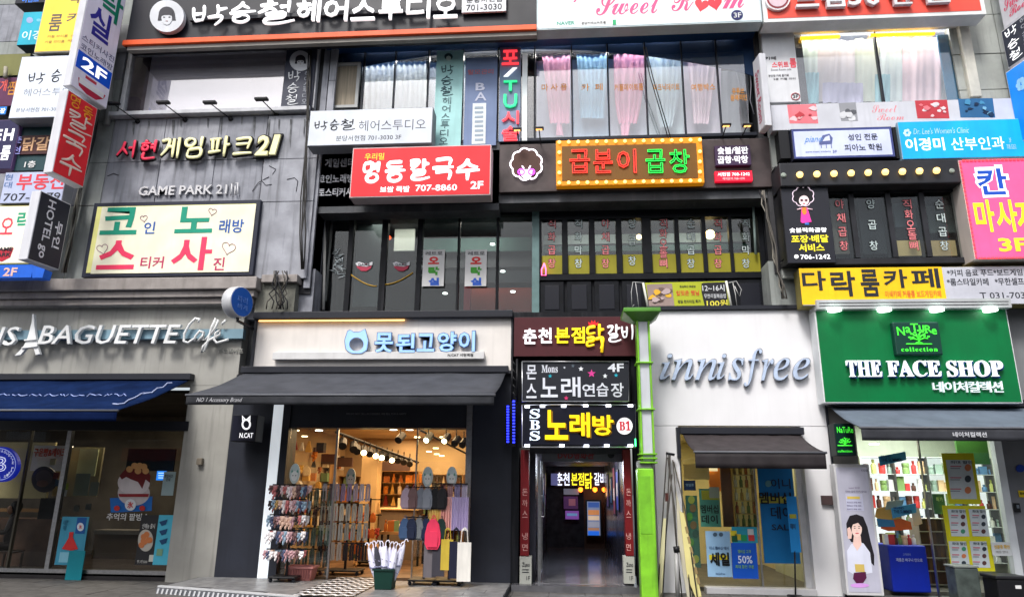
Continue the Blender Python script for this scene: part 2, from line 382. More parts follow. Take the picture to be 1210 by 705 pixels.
# three arm lamps at the sill
random.seed(5)
for i, (hx, hy, bx_, by_) in enumerate([(134, 122, 163, 144), (193, 121, 219, 142), (248, 121, 273, 141), (310, 117, 325, 137)]):
    if i == 3: hx, hy, bx_, by_ = 309, 117, 327, 136
    t = tpx('arm_lamp', ['thin black arm lamp below the narrow end of the pale window', 'thin black arm lamp second along the pale window sill', 'thin black arm lamp third along the pale window sill', 'thin black arm lamp below the black portrait poster'][i], 'lamp', bx_, by_, -.1, group='arm lamps over the game park letters')
    line(t, 'arm', BLACK, [(bx_, by_, 0), (hx, hy+1, -.55)], .012)
    h = at(hx, hy, -.55); MB().box(h.x-.13, h.x+.13, h.y-.05, h.y+.05, h.z-.03, h.z+.02).build('lamp_head', BLACK, t, bevel=.01)
    q = at(bx_, by_, 0); MB().lathe([(.05, 0), (.05, .03), (.02, .05)], (q.x, q.y, q.z), 12, 'y').build('mount', BLACK, t)
# cornice
cz0, cz1 = at(150, 357, -.3).z, at(150, 329, -.3).z
h = cz1-cz0; ce = at(305, 340, -.25).x
wbox(sb, 'cornice', CORN, XL-3, ce, -.35, .1, cz0+.5*h, cz1, bevel=.015)
wbox(sb, 'cornice', CORN, XL-3, ce-.06, -.27, .1, cz0+.22*h, cz0+.49*h, bevel=.012)
wbox(sb, 'cornice', CORN, XL-3, ce-.12, -.2, .1, cz0-.02, cz0+.21*h, bevel=.01)
a = at(303, 345, -.1).x; b = at(352, 345, -.1).x
wbox(sb, 'cornice', CORN, ce+.02, b, -.2, .3, at(330, 333, -.2).z, at(330, 324, -.2).z, bevel=.01)
wbox(sb, 'pier_base', mat('mossy_stone', (.2, .2, .17), .85, streak=.5, scale=4, bump=.5, blotch=.4), a, b-.05, -.1, .4, at(330, 372, -.1).z, at(330, 334, -.1).z)
# ================================================================ BAKERY SHOPFRONT
PB = mat('putty_panel', (.33, .325, .30), .55, var=.09, scale=1.5, streak=.32, bump=.05)
pb = tpx('bakery_shopfront', 'grey rendered bakery front with white script lettering and blue awning', 'shopfront', 110, 700, 0)
fz0, fz1 = at(120, 455, 0).z, at(120, 357, 0).z; xp0, xp1 = at(211, 560, 0).x, at(262, 560, 0).x; xf1 = at(286, 400, 0).x
wbox(pb, 'fascia', PB, XL-3, xf1, 0, .3, fz0, fz1)
wbox(pb, 'pillar', PB, xp0, xf1-.02, .004, .5, 0, fz0-.004)
wbox(pb, 'base_wall', mat('dark_skirting', (.03, .028, .03), .3), XL-3, xp0, .1, .3, -.1, .1)
wbox(pb, 'wall_lamp', C(120, 112, 100), at(237, 550, 0).x-.05, at(237, 550, 0).x+.05, -.08, 0, at(240, 549, 0).z, at(240, 541, 0).z, bevel=.01)
# ================================================================ CENTRAL BUILDING
cb = tpx('central_building', 'dark central building with bow of curtained windows above the restaurant floors', 'building', 620, 700, .6)
CX0, CX1 = at(362, 330, 0).x, at(918, 330, 0).x
DW = mat('black_cladding', (.007, .008, .011), .5, spec=.15, var=.2, scale=3, streak=.2, stain=(.03, .03, .035))
SLATE = mat('slate_render', (.075, .08, .088), .7, var=.2, scale=2, streak=.4, bump=.2, stain=(.11, .11, .12))
z2 = at(620, 369, 0).z; z3 = at(620, 236, 0).z; z4 = at(620, 168, 0).z; z5 = at(620, 50, 0).z
wbox(cb, 'floor_slab', DW, CX0, CX1, .002, 7, z2-.12, z2)
wbox(cb, 'floor_slab', SLATE, CX0, CX1, .1, 7, z3-.02, z4-.1)
wbox(cb, 'floor_slab', SLATE, CX0, CX1, .3, 7, z5-.02, z5+2.5)
wbox(cb, 'back_wall', C(90, 88, 86), CX0, CX1, 4.2, 4.4, z2, z5)
wbox(cb, 'party_wall', DW, CX0-.25, CX0, .5, 7, z2, z5+1); wbox(cb, 'party_wall', DW, CX1, CX1+.25, .5, 7, z2, z5+1)
GLASSU = glassmat('coated_upper_glass', (.95, .96, .97), refl=1, ior=2.0)
NAVY = mat('navy_reflection_and_soffit', (.008, .045, .14), .5, var=.3, scale=.7)  # colours the reflected dark arc of the windows and the soffit
# third floor windows
WY = .15
mx = [428, 465, 505, 546, 588, 632, 676, 719, 764, 808, 850]
my = 115
zb, zt = at(620, 165, WY).z, at(620, 52, WY).z
MUL = mat('dark_mullion', (.012, .015, .025), .4, .2)
def mull(px, w=.035, name='mullion', y0=None, M=MUL):
    x = at(px, my, WY).x; wbox(cb, name, M, x-w, x+w, WY-.04, WY+.06, zb, zt)
for q in mx: mull(q, .013)
wbox(cb, 'window_sill', MUL, at(372, my, WY).x, at(890, my, WY).x, WY-.06, WY+.08, zb-.06, zb)
edges = [384]+mx+[884]
for i in range(len(edges)-1):
    a, b = at(edges[i], my, WY).x+.022, at(edges[i+1], my, WY).x-.022
    wbox(cb, 'window_pane', GLASSU, a, b, WY, WY+.008, zb, zt)
# dark arc reflected in the glass, built as an arched navy panel inside
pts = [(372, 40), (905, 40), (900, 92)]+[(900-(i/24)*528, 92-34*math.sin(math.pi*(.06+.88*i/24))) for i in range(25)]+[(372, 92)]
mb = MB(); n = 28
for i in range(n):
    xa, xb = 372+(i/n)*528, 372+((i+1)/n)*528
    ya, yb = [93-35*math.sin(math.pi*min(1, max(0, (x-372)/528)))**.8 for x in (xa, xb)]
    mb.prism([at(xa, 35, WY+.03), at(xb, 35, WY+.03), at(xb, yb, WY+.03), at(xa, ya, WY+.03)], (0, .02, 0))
mb.build('valance_or_reflection', NAVY, cb)
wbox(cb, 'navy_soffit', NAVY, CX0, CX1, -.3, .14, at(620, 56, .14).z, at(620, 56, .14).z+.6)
# small side casement
f = frame(cb, 'casement_frame', C(170, 172, 172), 393, 74, 424, 127, WY-.1, .06, .06)
box(cb, 'casement_blind', mat('tan_blind', (.3, .26, .2), .8, var=.2, scale=5, stretch=(8, 1, .2)), 396, 78, 422, 124, WY-.05, .01)
# curtains
def curtain(name, col, x0, y0, x1, y1, Y, folds, x0b=None, x1b=None, amp=.05, p=cb, emit=0, pinch=None):
    amp *= .5; sd = random.uniform(0, 50)
    M = mat('cloth_'+name, col, .85, var=.05, scale=3, emit=emit)
    def fn(u, v):
        xa = x0+((x0b if x0b is not None else x0)-x0)*v; xb = x1+((x1b if x1b is not None else x1)-x1)*v
        if pinch:
            k = 1-pinch*max(0, (v-.5)*2)**2; c_ = (xa+xb)/2; xa = c_+(xa-c_)*k; xb = c_+(xb-c_)*k
        q = at(xa+(xb-xa)*u, y0+(y1-y0)*v, Y); q.y += amp*math.sin((u+.05*noise.noise(Vector((u*3, v*1.5, sd))))*folds*2*math.pi+v*.7)*(.6+.8*abs(noise.noise(Vector((u*4, sd, v)))))+.04*noise.noise(Vector((u*2.5, v*1.2, sd))); return q
    return MB().sheet(fn, folds*9, 12).build(name, M, p, smooth=True)
pale = (.60, .66, .70)
curtain('curtain', (.72, .78, .80), 428, 60, 504, 168, WY+.35, 12)
curtain('curtain', (.55, .62, .70), 505, 60, 588, 168, WY+.4, 9, amp=.03)
curtain('curtain', (.62, .64, .78), 634, 58, 676, 168, WY+.5, 3, amp=.02)
curtain('curtain', (.42, .58, .74), 676, 58, 720, 168, WY+.5, 3, amp=.02)
curtain('curtain', (.64, .66, .76), 720, 58, 764, 168, WY+.5, 3, amp=.02)
curtain('curtain', (.62, .74, .76), 764, 58, 808, 168, WY+.5, 4, amp=.02)
curtain('curtain', (.74, .66, .74), 808, 66, 852, 168, WY+.5, 3, amp=.02)
curtain('curtain', (.40, .42, .44), 852, 84, 885, 168, WY+.5, 3, amp=.02)
curtain('drape', (.78, .36, .50), 640, 60, 674, 146, WY+.3, 5, 650, 673, .04)
curtain('drape', (.30, .52, .68), 681, 60, 718, 140, WY+.3, 6, 686, 714, .04)
curtain('drape', (.82, .36, .50), 725, 64, 763, 146, WY+.3, 5, 727, 757, .05, pinch=.3)
curtain('drape', (.55, .68, .72), 766, 64, 806, 150, WY+.3, 5, 776, 800, .05, pinch=.4)
curtain('drape', (.80, .62, .68), 812, 68, 848, 146, WY+.3, 5, 820, 838, .05)
curtain('drape_tail', (.82, .36, .50), 733, 146, 745, 164, WY+.3, 2, 735, 742, .02)
curtain('drape_tail', (.78, .36, .50), 658, 146, 664, 160, WY+.3, 2, 657, 666, .02)
OR = C(225, 150, 40)
for s, x0, x1 in [('마 사 용', 640, 670), ('카  페', 687, 712), ('커플데이트룸', 726, 760), ('피크닉데이트', 772, 803), ('여행박스', 817, 845)]:
    text(cb, s, OR, x0, 99, x1, 107, WY-.01, dep=.003, weight=.02)
text(cb, '유튜브\n몸매미인', OR, 863, 104, 882, 119, WY-.01, dep=.003, weight=.02)
wbox(cb, 'ceiling_lamp', C(255, 225, 170, .5, 6), at(696, 61, .8).x-.02, at(696, 61, .8).x+.02, .8, .84, at(696, 63, .8).z, at(696, 60, .8).z)
wbox(cb, 'ceiling_lamp', C(255, 210, 140, .5, 6), at(823, 64, .8).x-.02, at(823, 64, .8).x+.02, .56, .57, at(823, 66, .8).z, at(823, 62, .8).z)
# ---- second floor, left storefront (game park)
SY = .6
z_b, z_t = at(620, 372, SY).z, at(620, 238, SY).z
def post(px, w, nm='post', M=DW, y=300, d=.1):
    x = at(px, y, SY).x; wbox(cb, nm, M, x-w, x+w, SY-d/2, SY+d, z_b, z_t)
for px, w in [(366, .14), (383, .05), (414, .05), (454, .06), (496, .05), (542, .02), (588, .025)]: post(px, w)
TEALF = mat('teal_pillar', (.12, .2, .2), .4, var=.1)
post(633, .07, 'pillar', TEALF)
lintel_z = at(450, 257, SY).z
wbox(cb, 'lintel', DW, CX0, at(633, 260, SY).x, SY-.02, SY+.12, lintel_z, z_t)
eds = [383, 414, 454, 496, 542, 588, 632]
for i in range(6):
    a, b = at(eds[i], 300, SY).x+.03, at(eds[i+1], 300, SY).x-.03
    wbox(cb, 'window_pane', GLASSD, a, b, SY, SY+.01, z_b, lintel_z)
INT = mat('dim_room_wall', (.025, .03, .034), .7, var=.3, scale=1.2)
xm = at(637, 300, SY).x
wbox(cb, 'room_wall', INT, CX0, xm, 3.6, 3.7, z_b, z_t)
wbox(cb, 'room_wall', INT, xm-.05, xm+.05, SY+.2, 3.6, z_b, z_t)
wbox(cb, 'room_ceiling', mat('dim_ceiling', (.12, .13, .13), .6, var=.2, scale=2), CX0, CX1, SY+.15, 4, z_t+.0, z_t+.05)
box(cb, 'reflected_band', C(60, 95, 90), 500, 281, 628, 297, 1.6, .05)  # teal and grey bands reflected in the glass, built as boxes behind it
box(cb, 'reflected_band', C(70, 72, 76), 500, 300, 628, 316, 1.8, .05)
box(cb, 'reflected_band', C(48, 50, 54), 500, 320, 628, 334, 1.5, .05)
box(cb, 'inner_window', C(190, 195, 185, .5, .35), 466, 268, 490, 296, 1.4, .05)
box(cb, 'room_panel', C(60, 70, 72), 420, 262, 449, 362, 1.1, .03)
box(cb, 'red_cabinet', C(165, 60, 30, .4, .1), 552, 340, 628, 368, 1.9, .3)
box(cb, 'red_cabinet', C(160, 35, 45), 548, 336, 556, 366, 1.3, .1)
for x, y in [(582, 289), (594, 321), (526, 347), (606, 345)]:
    q = at(x, y, 1.3); MB().lathe([(.05, 0), (.05, .02)], (q.x, q.y, q.z), 12).build('ceiling_lamp', C(240, 248, 240, .4, 5), cb)
q = at(460, 281, .9); MB().lathe([(.04, 0), (.04, .03)], (q.x, q.y, q.z), 10, 'y').build('red_lamp', C(250, 70, 30, .4, 4), cb)
for x0, x1 in [(414, 445), (454, 488)]:
    line(cb, 'door_arc', C(190, 150, 50), [(x0+(x1-x0)*i/8, (326 if x0 < 430 else 336)+((-2+14*math.sin(math.pi/2*i/8)) if x0 < 430 else (-14+14*math.cos(math.pi/2*i/8))+0), SY-.02) for i in range(9)], .012)
# ---- second floor, right storefront (grill windows)
gx = [(640, 664), (671, 696), (703, 728), (735, 759), (770, 798), (803, 830), (835, 862), (866, 897)]
BFR = mat('black_timber', (.006, .007, .01), .45, spec=.15, var=.3, scale=4)
xs0 = at(637, 300, SY).x
wbox(cb, 'lintel', BFR, xs0, CX1, SY-.03, SY+.12, at(760, 258, SY).z, z_t+.02)
wbox(cb, 'transom', BFR, xs0, CX1, SY-.03, SY+.12, at(760, 330, SY).z, at(760, 323, SY).z)
prev = xs0
for i, (u, v) in enumerate(gx):
    a, b = at(u, 290, SY).x, at(v, 290, SY).x
    wbox(cb, 'shutter_stile', BFR, prev, a, SY-.03, SY+.1, at(760, 323, SY).z+.002, at(760, 258, SY).z-.002, bevel=.008)
    wbox(cb, 'window_pane', GLASS, a, b, SY+.03, SY+.04, at(760, 323, SY).z, at(760, 258, SY).z)
    wbox(cb, 'lower_panel', BFR, a-.03, b+.03, SY, SY+.05, z_b, at(760, 331, SY).z, bevel=.01)
    wbox(cb, 'panel_inset', C(20, 22, 32, .4), a+.06, b-.06, SY-.012, SY, z_b+.1, at(760, 336, SY).z, bevel=.005)
    wbox(cb, 'yellow_film', C(140, 134, 30), a, b, SY+.022, SY+.026, at(760, 323, SY).z, at(760, 300, SY).z)
    prev = b
wbox(cb, 'shutter_stile', BFR, prev, CX1, SY-.03, SY+.1, at(760, 323, SY).z+.002, at(760, 258, SY).z-.002)
wbox(cb, 'lower_backing', DW, xs0, CX1, SY+.06, SY+.2, z_b, at(760, 328, SY).z)
box(cb, 'reflected_beam', C(120, 135, 135), 640, 276, 905, 287, 1.7, .05)  # horizontal bands of the glass reflection, coloured into boxes behind the panes
box(cb, 'reflected_beam', C(45, 75, 72), 640, 289, 905, 296, 1.6, .05)
box(cb, 'room_wall', C(40, 42, 48), 640, 250, 905, 330, 2.4, .05)
for x, y, r in [(839, 277, .1), (755, 280, .055)]:
    q = at(x, y, 1.2); MB().lathe([(.01, -r), (r*.8, -r*.6), (r, 0), (r*.8, r*.6), (.01, r)], (q.x, q.y, q.z), 12).build('glowing_bulb', C(255, 215, 140, .4, 7), cb, smooth=True)
LR = C(226, 130, 135); LWt = C(190, 205, 205)
for (u, v), s, M in zip(gx, ['직화곱창', '직화막창', '야채곱창', '양곱창', '직화오돌뼈', '순대곱창', '직화곱창', '직화막창'], [LR, LWt, LR, LWt, LR, LWt, LR, LWt]):
    c_ = (u+v)/2
    for i, ch in enumerate(s):
        if s == '양곱창': yy = [264, 284, 308][i]
        else: yy = 264+i*(47/(len(s)-1))
        text(cb, ch, C(25, 20, 24), c_-5, yy-6, c_+5, yy+6, SY+.018, dep=.002, weight=.07)
        text(cb, ch, M, c_-4.5, yy-5.2, c_+4.5, yy+5.2, SY+.012, dep=.002, weight=.02)
# white flue pipe and the slab line under the neon board
line(cb, 'drain_pipe', C(190, 190, 185), [(384, 262, SY-.02), (383, 330, SY-.1), (382, 366, SY-.1)], .03)
line(cb, 'flue_pipe', C(150, 170, 165), [(890, 240, SY-.08), (893, 300, SY-.08)], .025)
box(cb, 'lower_board', SLATE, 372, 170, 590, 250, .1, .4)
# ================================================================ RIGHT BUILDING
rb = tpx('right_building', 'pale stone building with the bulb lit window box and piano school sign', 'building', 1050, 700, 0)
XR = at(1290, 200, 0).x
wbox(rb, 'wall', JOINT, CX1, XR+3, .06, .4, at(1050, 320, 0).z, at(1050, 150, 0).z)
wbox(rb, 'wall', JOINT, at(1140, 60, 0).x, XR+3, .06, .4, at(1050, 150, 0).z-.1, Z_top)
wbox(rb, 'wall', JOINT, CX1+.02, at(950, 60, 0).x, .06, .4, at(1050, 150, 0).z-.1, Z_top)
PALE = mat('pale_green_stone', (.36, .38, .36), .7, var=.12, scale=2, streak=.35, bump=.15)
for x0, x1, ys in [(1132, 1190, [-60, 20, 66, 108, 150, 200]), (1190, 1260, [-60, 20, 66, 108, 150, 200, 250, 320])]:
    for i in range(len(ys)-1):
        wbox(rb, 'stone_panel', PALE, at(x0, 100, 0).x+.006, at(x1, 100, 0).x-.006, -.005*(i % 2), .05, at(1100, ys[i+1], 0).z+.008, at(1100, ys[i], 0).z-.008, bevel=.006)
for i, (y0, y1) in enumerate([(20, 70), (70, 120), (120, 200), (200, 260), (260, 330)]):
    wbox(rb, 'stone_panel', PALE, at(911, 200, 0).x+.01, at(940, 200, 0).x, -.06, .05, at(930, y1, 0).z+.008, at(930, y0, 0).z-.008, bevel=.006)
# top window of the right bay
a, b, c, d = at(936, 80, .05).x, at(1150, 80, .05).x, at(1050, 122, .05).z, at(1050, 32, -.1).z
IV = mat('ivory_frame', (.55, .54, .48), .6, var=.08, scale=6, streak=.2)
wbox(rb, 'window_reveal', IV, b-.22, b-.02, -.1, .4, c, d+.2, bevel=.02)
wbox(rb, 'window_head', IV, a-.3, b-.02, -.3, .0, at(1050, 37, .0).z, at(1050, 37, .0).z+.5)
wbox(rb, 'mullion', MUL, (a+b)/2-.08, (a+b)/2-.05, .0, .08, c, d)
wbox(rb, 'window_pane', GLASSU, a, (a+b)/2-.08, .05, .058, c, d); wbox(rb, 'window_pane', GLASSU, (a+b)/2-.05, b-.2, .05, .058, c, d)
wbox(rb, 'blue_jamb', C(30, 105, 140), b-.55, b-.23, .07, .11, c, d-.1)
wbox(rb, 'room_backing', C(70, 66, 66), a-.2, b, 1.3, 1.35, c, d+.2)
def rcur(col, x0, x1, y0, y1, folds, Y=.3, **k): curtain('curtain', col, x0, y0, x1, y1, Y, folds, p=rb, amp=.03, **k)
rcur((.56, .66, .62), 938, 966, 48, 120, 3); rcur((.66, .60, .62), 966, 1010, 48, 120, 4); rcur((.64, .68, .58), 1010, 1040, 46, 120, 3)
rcur((.68, .76, .74), 1040, 1066, 44, 120, 3); rcur((.86, .66, .70), 1066, 1112, 44, 120, 5); rcur((.76, .76, .76), 1112, 1136, 44, 120, 2)
rcur((.30, .56, .62), 946, 968, 86, 122, 4, .22); rcur((.34, .60, .64), 1034, 1052, 88, 122, 3, .22); rcur((.5, .48, .62), 972, 1020, 98, 122, 5, .22)
for x0, x1, y0, y1 in [(946, 992, 41, 48), (1028, 1104, 38, 44)]:
    p0 = at(x0, (y0+y1)/2+1, .0); p1 = at(x1, (y0+y1)/2-1, .0)
    MB().tube([p0, p1], .035, 8).build('warm_tube_lamp', C(255, 190, 40, .4, 2.2), rb, smooth=True)

def room_lamp(name, x, y, z, e, col=(1, .97, .93), size=1.6):
    l = bpy.data.lights.new(name, 'AREA'); l.energy = e; l.color = col; l.shape = 'RECTANGLE'; l.size = size; l.size_y = .5
    o = bpy.data.objects.new(name, l); COL.objects.link(o); o.location = (x, y, z); o.rotation_euler = (R(-35), 0, 0); return o
# ceiling lamps of the curtained rooms (their bulbs show above the drapes)
zr = at(620, 50, .2).z-.05
for px, e in ((465, 36), (545, 26), (660, 36), (740, 36), (820, 36)): room_lamp('curtain_room_lamp', at(px, 110, .3).x, .24, zr-.02, e)
for px, e in ((470, 9), (560, 14), (700, 12), (820, 14)):
    o_ = room_lamp('restaurant_lamp', at(px, 300, 1.0).x, 1.0, at(620, 262, 1.0).z, e, (1, .93, .82), 1.2); o_.rotation_euler = (R(20), 0, 0)
random.seed(31)
STN = mat('drip_stain', (.13, .135, .145), .85, var=.3, scale=9); CRK = C(60, 60, 66, .8)
for x, y, l_, w_ in [(158, 144, 16, 3), (176, 143, 9, 2), (205, 142, 20, 3.4), (214, 141, 10, 2), (246, 140, 12, 2.4), (262, 139, 22, 2.6), (286, 138, 10, 2), (301, 138, 24, 3.2), (318, 141, 26, 3), (330, 141, 14, 2), (344, 141, 34, 2.6), (360, 141, 22, 2)]:
    pts = [(x-w_/2, y), (x+w_/2, y), (x+w_*.4-l_*.02, y+l_*.4), (x+w_*.12-l_*.05, y+l_), (x-w_*.2-l_*.05, y+l_*.7), (x-w_*.45, y+l_*.3)]
    poly(sb, 'drip_stain', STN, pts, -.012 if x < 308 else -.056, .003)
for p in [[(298, 226), (305, 216), (312, 212), (318, 209)], [(309, 213), (314, 219), (321, 218)], [(127, 208), (134, 205), (140, 207)], [(318, 196), (326, 200), (322, 206)], [(339, 212), (348, 210), (352, 214), (350, 226)], [(150, 178), (156, 176), (163, 179)]]:
    line(sb, 'crack', CRK, [(x, y, -.012 if x < 308 else -.052) for x, y in p], .008, 4)
for px in (970, 1060, 1100): room_lamp('curtain_room_lamp', at(px, 80, .2).x, .13, at(1050, 36, .2).z, 26)

# infill between neighbouring fronts
wbox(cb, 'infill_wall', SLATE, at(280, 420, .3).x, at(306, 420, .3).x, .25, .6, at(290, 700, .3).z, at(290, 372, .3).z+.1)
wbox(cb, 'infill_wall', STONE, at(280, 350, .3).x, X2+.05, .1, .6, at(330, 380, .3).z, at(330, 322, .3).z)
wbox(rb, 'infill_wall', STONEG, CX1-.1, at(960, 350, .2).x, .1, .6, at(930, 378, .3).z, at(930, 312, .3).z)
wbox(rb, 'infill_wall', STONEG, at(960, 350, .2).x, XR+3, .1, .6, at(1050, 378, .3).z, at(1050, 312, .3).z)
# ================================================================ SIGNS
def sign(label, x0, y0, x1, y1, Y, dep, face, edge=ALU, fw=.03, name='shop_sign', cat='sign', group=None, bev=.006):
    t = tpx(name, label, cat, (x0+x1)/2, y1, Y+dep/2, group=group)
    a, b, c, d = rect(x0, y0, x1, y1, Y)
    wbox(t, 'sign_box', edge, a, b, Y, Y+dep, c, d, bevel=bev)
    wbox(t, 'sign_face', face, a+fw, b-fw, Y-.006, Y-.001, c+fw, d-fw)
    return t
def brackets(t, x0, x1, y, Y, back=.0, M=None):
    for x in (x0, x1):
        q = at(x, y, Y); wbox(t, 'bracket', M or ALU, q.x-.02, q.x+.02, Y, back, q.z-.02, q.z+.02)
INK = C(40, 42, 50)
def face_logo(p, cx, cy, r, Y, ring=C(205, 208, 214), hair=C(45, 45, 55), dep=.02):
    ell(p, 'logo_disc', ring, cx, cy, r*1.06, r, Y-dep, dep, 32)
    Y2 = Y-dep-.006
    ell(p, 'logo_hair', hair, cx, cy-r*.12, r*.5, r*.46, Y2, .005, 20)
    poly(p, 'logo_hair', hair, [(cx-r*.5, cy-r*.15), (cx+r*.5, cy-r*.15), (cx+r*.56, cy+r*.28), (cx-r*.56, cy+r*.28)], Y2-.001, .005)
    ell(p, 'logo_face', ring, cx, cy+r*.14, r*.33, r*.42, Y2-.004, .003, 20)
    poly(p, 'logo_fringe', hair, [(cx-r*.36, cy+r*.02), (cx-r*.34, cy-r*.3), (cx+r*.34, cy-r*.3), (cx+r*.36, cy+r*.02), (cx+r*.15, cy-r*.06), (cx-r*.15, cy-r*.06)], Y2-.008, .003)
    Y2 -= .008
    for s in (-1, 1):
        ell(p, 'logo_eye', hair, cx+s*r*.17, cy+r*.08, r*.07, r*.035, Y2, .005, 8)
    ell(p, 'logo_mouth', C(150, 120, 120), cx, cy+r*.32, r*.08, r*.03, Y2, .005, 8)
# ---- top: black hair studio sign
t = sign('long black sign with white brush letters, portrait disc and orange stripe', 156, -28, 634, 47, -.55, .3, C(24, 26, 36, .4), C(20, 21, 28), 0)
# slanting lower stripe
box(t, 'orange_stripe', C(232, 92, 42, .4), 146, 38, 634, 44, -.62, .08, bevel=.01)
box(t, 'lower_rail', C(150, 146, 140), 152, 45, 634, 50.5, -.56, .12); box(t, 'back_bracket', C(70, 70, 72), 152, 40, 634, 46, -.43, .3)
face_logo(t, 197, 19, 19, -.6, dep=.1)
P = [('박', 228, 268, 7, 30), ('승', 272, 302, 3, 27), ('철', 306, 347, 1, 29)]
for ch, x0, x1, y0, y1 in P: brush(t, ch, LED_W, x0, y0, x1, y1, -.7, flat=1.1, w=.068)
for i, ch in enumerate('헤어스투디오'): text(t, ch, LED_W, 350+i*32.5, -1-i*.6, 378+i*32.5, 25-i*1.0, -.72, dep=.06, weight=.012, name='letter')
box(t, 'rail', DARK, 225, 14, 545, 18, -.64, .06)
box(t, 'number_plate', C(228, 230, 236), 546, -14, 598, 14, -.66, .05)
text(t, '701-3030', INK, 551, 5, 593, 12, -.667, dep=.003, weight=.01)
text(t, '분당서현점', INK, 551, -3, 593, 3, -.667, dep=.003, weight=.01)
# ---- sweet room sign
t = sign('white sign with pink script letters, two red hearts and round 3F mark', 634, -45, 898, 31, -.55, .3, C(222, 236, 240, .4, .04), C(190, 205, 210), .03)
PK = C(236, 88, 140, .4)
text(t, SCRIPT('Sweet'), PK, 704, -9, 782, 17, -.56, shear=.1, weight=.004, dep=.004)
text(t, SCRIPT('R'), PK, 793, -10, 820, 13, -.56, shear=.1, weight=.004, dep=.004)
text(t, SCRIPT('m'), PK, 853, -4, 879, 10, -.56, shear=.1, weight=.004, dep=.004)
text(t, SCRIPT('Cafe'), PK, 660, -14, 698, 3, -.56, shear=.1, weight=.0, dep=.004)
def heart(p, M, cx, cy, r, Y, name='heart', dep=.005, a0=0):
    pts = []
    for i in range(24):
        a = 2*math.pi*i/24; x = 16*math.sin(a)**3/17; y = -(13*math.cos(a)-5*math.cos(2*a)-2*math.cos(3*a)-math.cos(4*a))/17
        pts.append((cx+r*(x*math.cos(a0)-y*math.sin(a0)), cy+r*(x*math.sin(a0)+y*math.cos(a0))))
    return poly(p, name, M, pts, Y, dep)
heart(t, C(232, 70, 80), 829, 6, 9, -.56, a0=.2); heart(t, C(235, 60, 75), 845, 4, 9, -.562, a0=-.2)
ell(t, 'floor_mark', C(40, 44, 100), 871, 18, 7, 6, -.562); text(t, '3F', WHITE, 867, 15, 876, 21, -.568, dep=.002, weight=.03)
text(t, 'NAVER', C(50, 160, 130), 658, 25.5, 679, 29.5, -.56, dep=.003, weight=.04)
box(t, 'search_box', C(245, 250, 250), 683, 24, 729, 29.5, -.56, .003); text(t, '분당카페스위트룸', INK, 687, 25.5, 716, 28.7, -.566, dep=.002, weight=.01)
box(t, 'search_button', C(40, 170, 110), 724, 23.5, 728, 29.5, -.563, .003)
# ---- red sign top right
t = sign('red sign with white raised letters and round white badge, topmost in its column', 899, -48, 1160, 22, -.55, .35, C(226, 84, 70, .4, .04), C(225, 228, 228), .08)
ell(t, 'badge', C(232, 226, 228), 919, -2, 15, 14, -.62, .07); ell(t, 'badge_ring', C(150, 60, 70), 919, -2, 13, 12, -.626, .004); ell(t, 'badge_face', C(215, 190, 200), 919, -2, 11, 10, -.632, .004)
for i, ch in enumerate(['드', '럼', '5', '0', '만', '원']): text(t, ch, WHITE, [940, 972, 1002, 1022, 1052, 1090][i], -16, [967, 998, 1018, 1040, 1080, 1122][i], [8, 8, 6, 6, 5, 3][i], -.66, dep=.08, weight=.04, name='letter')
wbox(t, 'fascia_return', C(170, 172, 170), at(899, 20, -.55).x, at(1162, 20, -.55).x, -.2, -.1, at(1050, 30, -.1).z, at(1050, 24, -.2).z+.3) if True else wbox(t, 'fascia_return', C(170, 172, 170), at(899, 20, -.55).x, at(1162, 20, -.55).x, -.2, .3, at(1050, 40, -.2).z, at(1050, 24, -.2).z+.3)
# ---- portrait poster sign right end of pale window
t = sign('dark slate portrait sign with white brush letters beside the pale window', 335, 58, 371, 131, -.1, .08, C(52, 56, 72), C(60, 62, 76), .01)
face_logo(t, 355, 72, 12, -.11, dep=.01)
for i, ch in enumerate('박승철'): brush(t, ch, WHITE, 341-i*1.5, 84+i*14, 355-i*1.5, 96+i*14, -.112, w=.06)
for i, ch in enumerate('헤어스투디오'): text(t, ch, C(160, 165, 175), 360-i*.7, 84+i*6.6, 366-i*.7, 89.5+i*6.6, -.112, dep=.003, weight=0)
# ---- white hair studio box sign
t = sign('wide white box sign with black brush lettering and floor number 3F', 365, 129, 511, 171, -.5, .35, C(208, 214, 224, .45, .08), C(120, 124, 130), .012)
for ch, x0, x1, y0, y1 in [('박', 372, 387, 143, 154), ('승', 390, 401, 141, 154), ('철', 403, 419, 141, 154)]: brush(t, ch, INK, x0, y0, x1, y1, -.508, w=.06)
text(t, '헤어스투디오', C(75, 78, 90), 424, 141.5, 503, 154, -.508, dep=.003, weight=-.004)
text(t, '분당서현점 701-3030 3F', INK, 397, 159.5, 474, 166, -.508, dep=.003, weight=.004)
brackets(t, 380, 500, 150, -.15, .1)
# ---- red noodle sign
t = sign('bright red box sign with large white brush letters and 2F at its corner', 415, 173, 580, 232, -.5, .35, C(226, 36, 46, .45, .12), C(205, 190, 190), .02)
for i, ch in enumerate('명동칼국수'): brush(t, ch, LED_W, [429, 455, 483, 511, 539][i], [192, 191, 189, 188, 188][i], [450, 479, 507, 536, 567][i], [215, 214, 213, 212, 212][i], -.51, w=.1)
text(t, '우리밀', C(250, 225, 60), 431, 181, 454, 189, -.508, dep=.003, weight=.05)
text(t, '보쌈 족발', LED_W, 449, 220, 484, 227, -.508, dep=.003, weight=.05)
text(t, '707-8860', LED_W, 491, 218, 540, 225.5, -.508, dep=.003, weight=.025)
text(t, '2F', LED_W, 556, 214, 571, 223, -.508, dep=.003, weight=.05)
brackets(t, 430, 560, 200, -.15, .1)
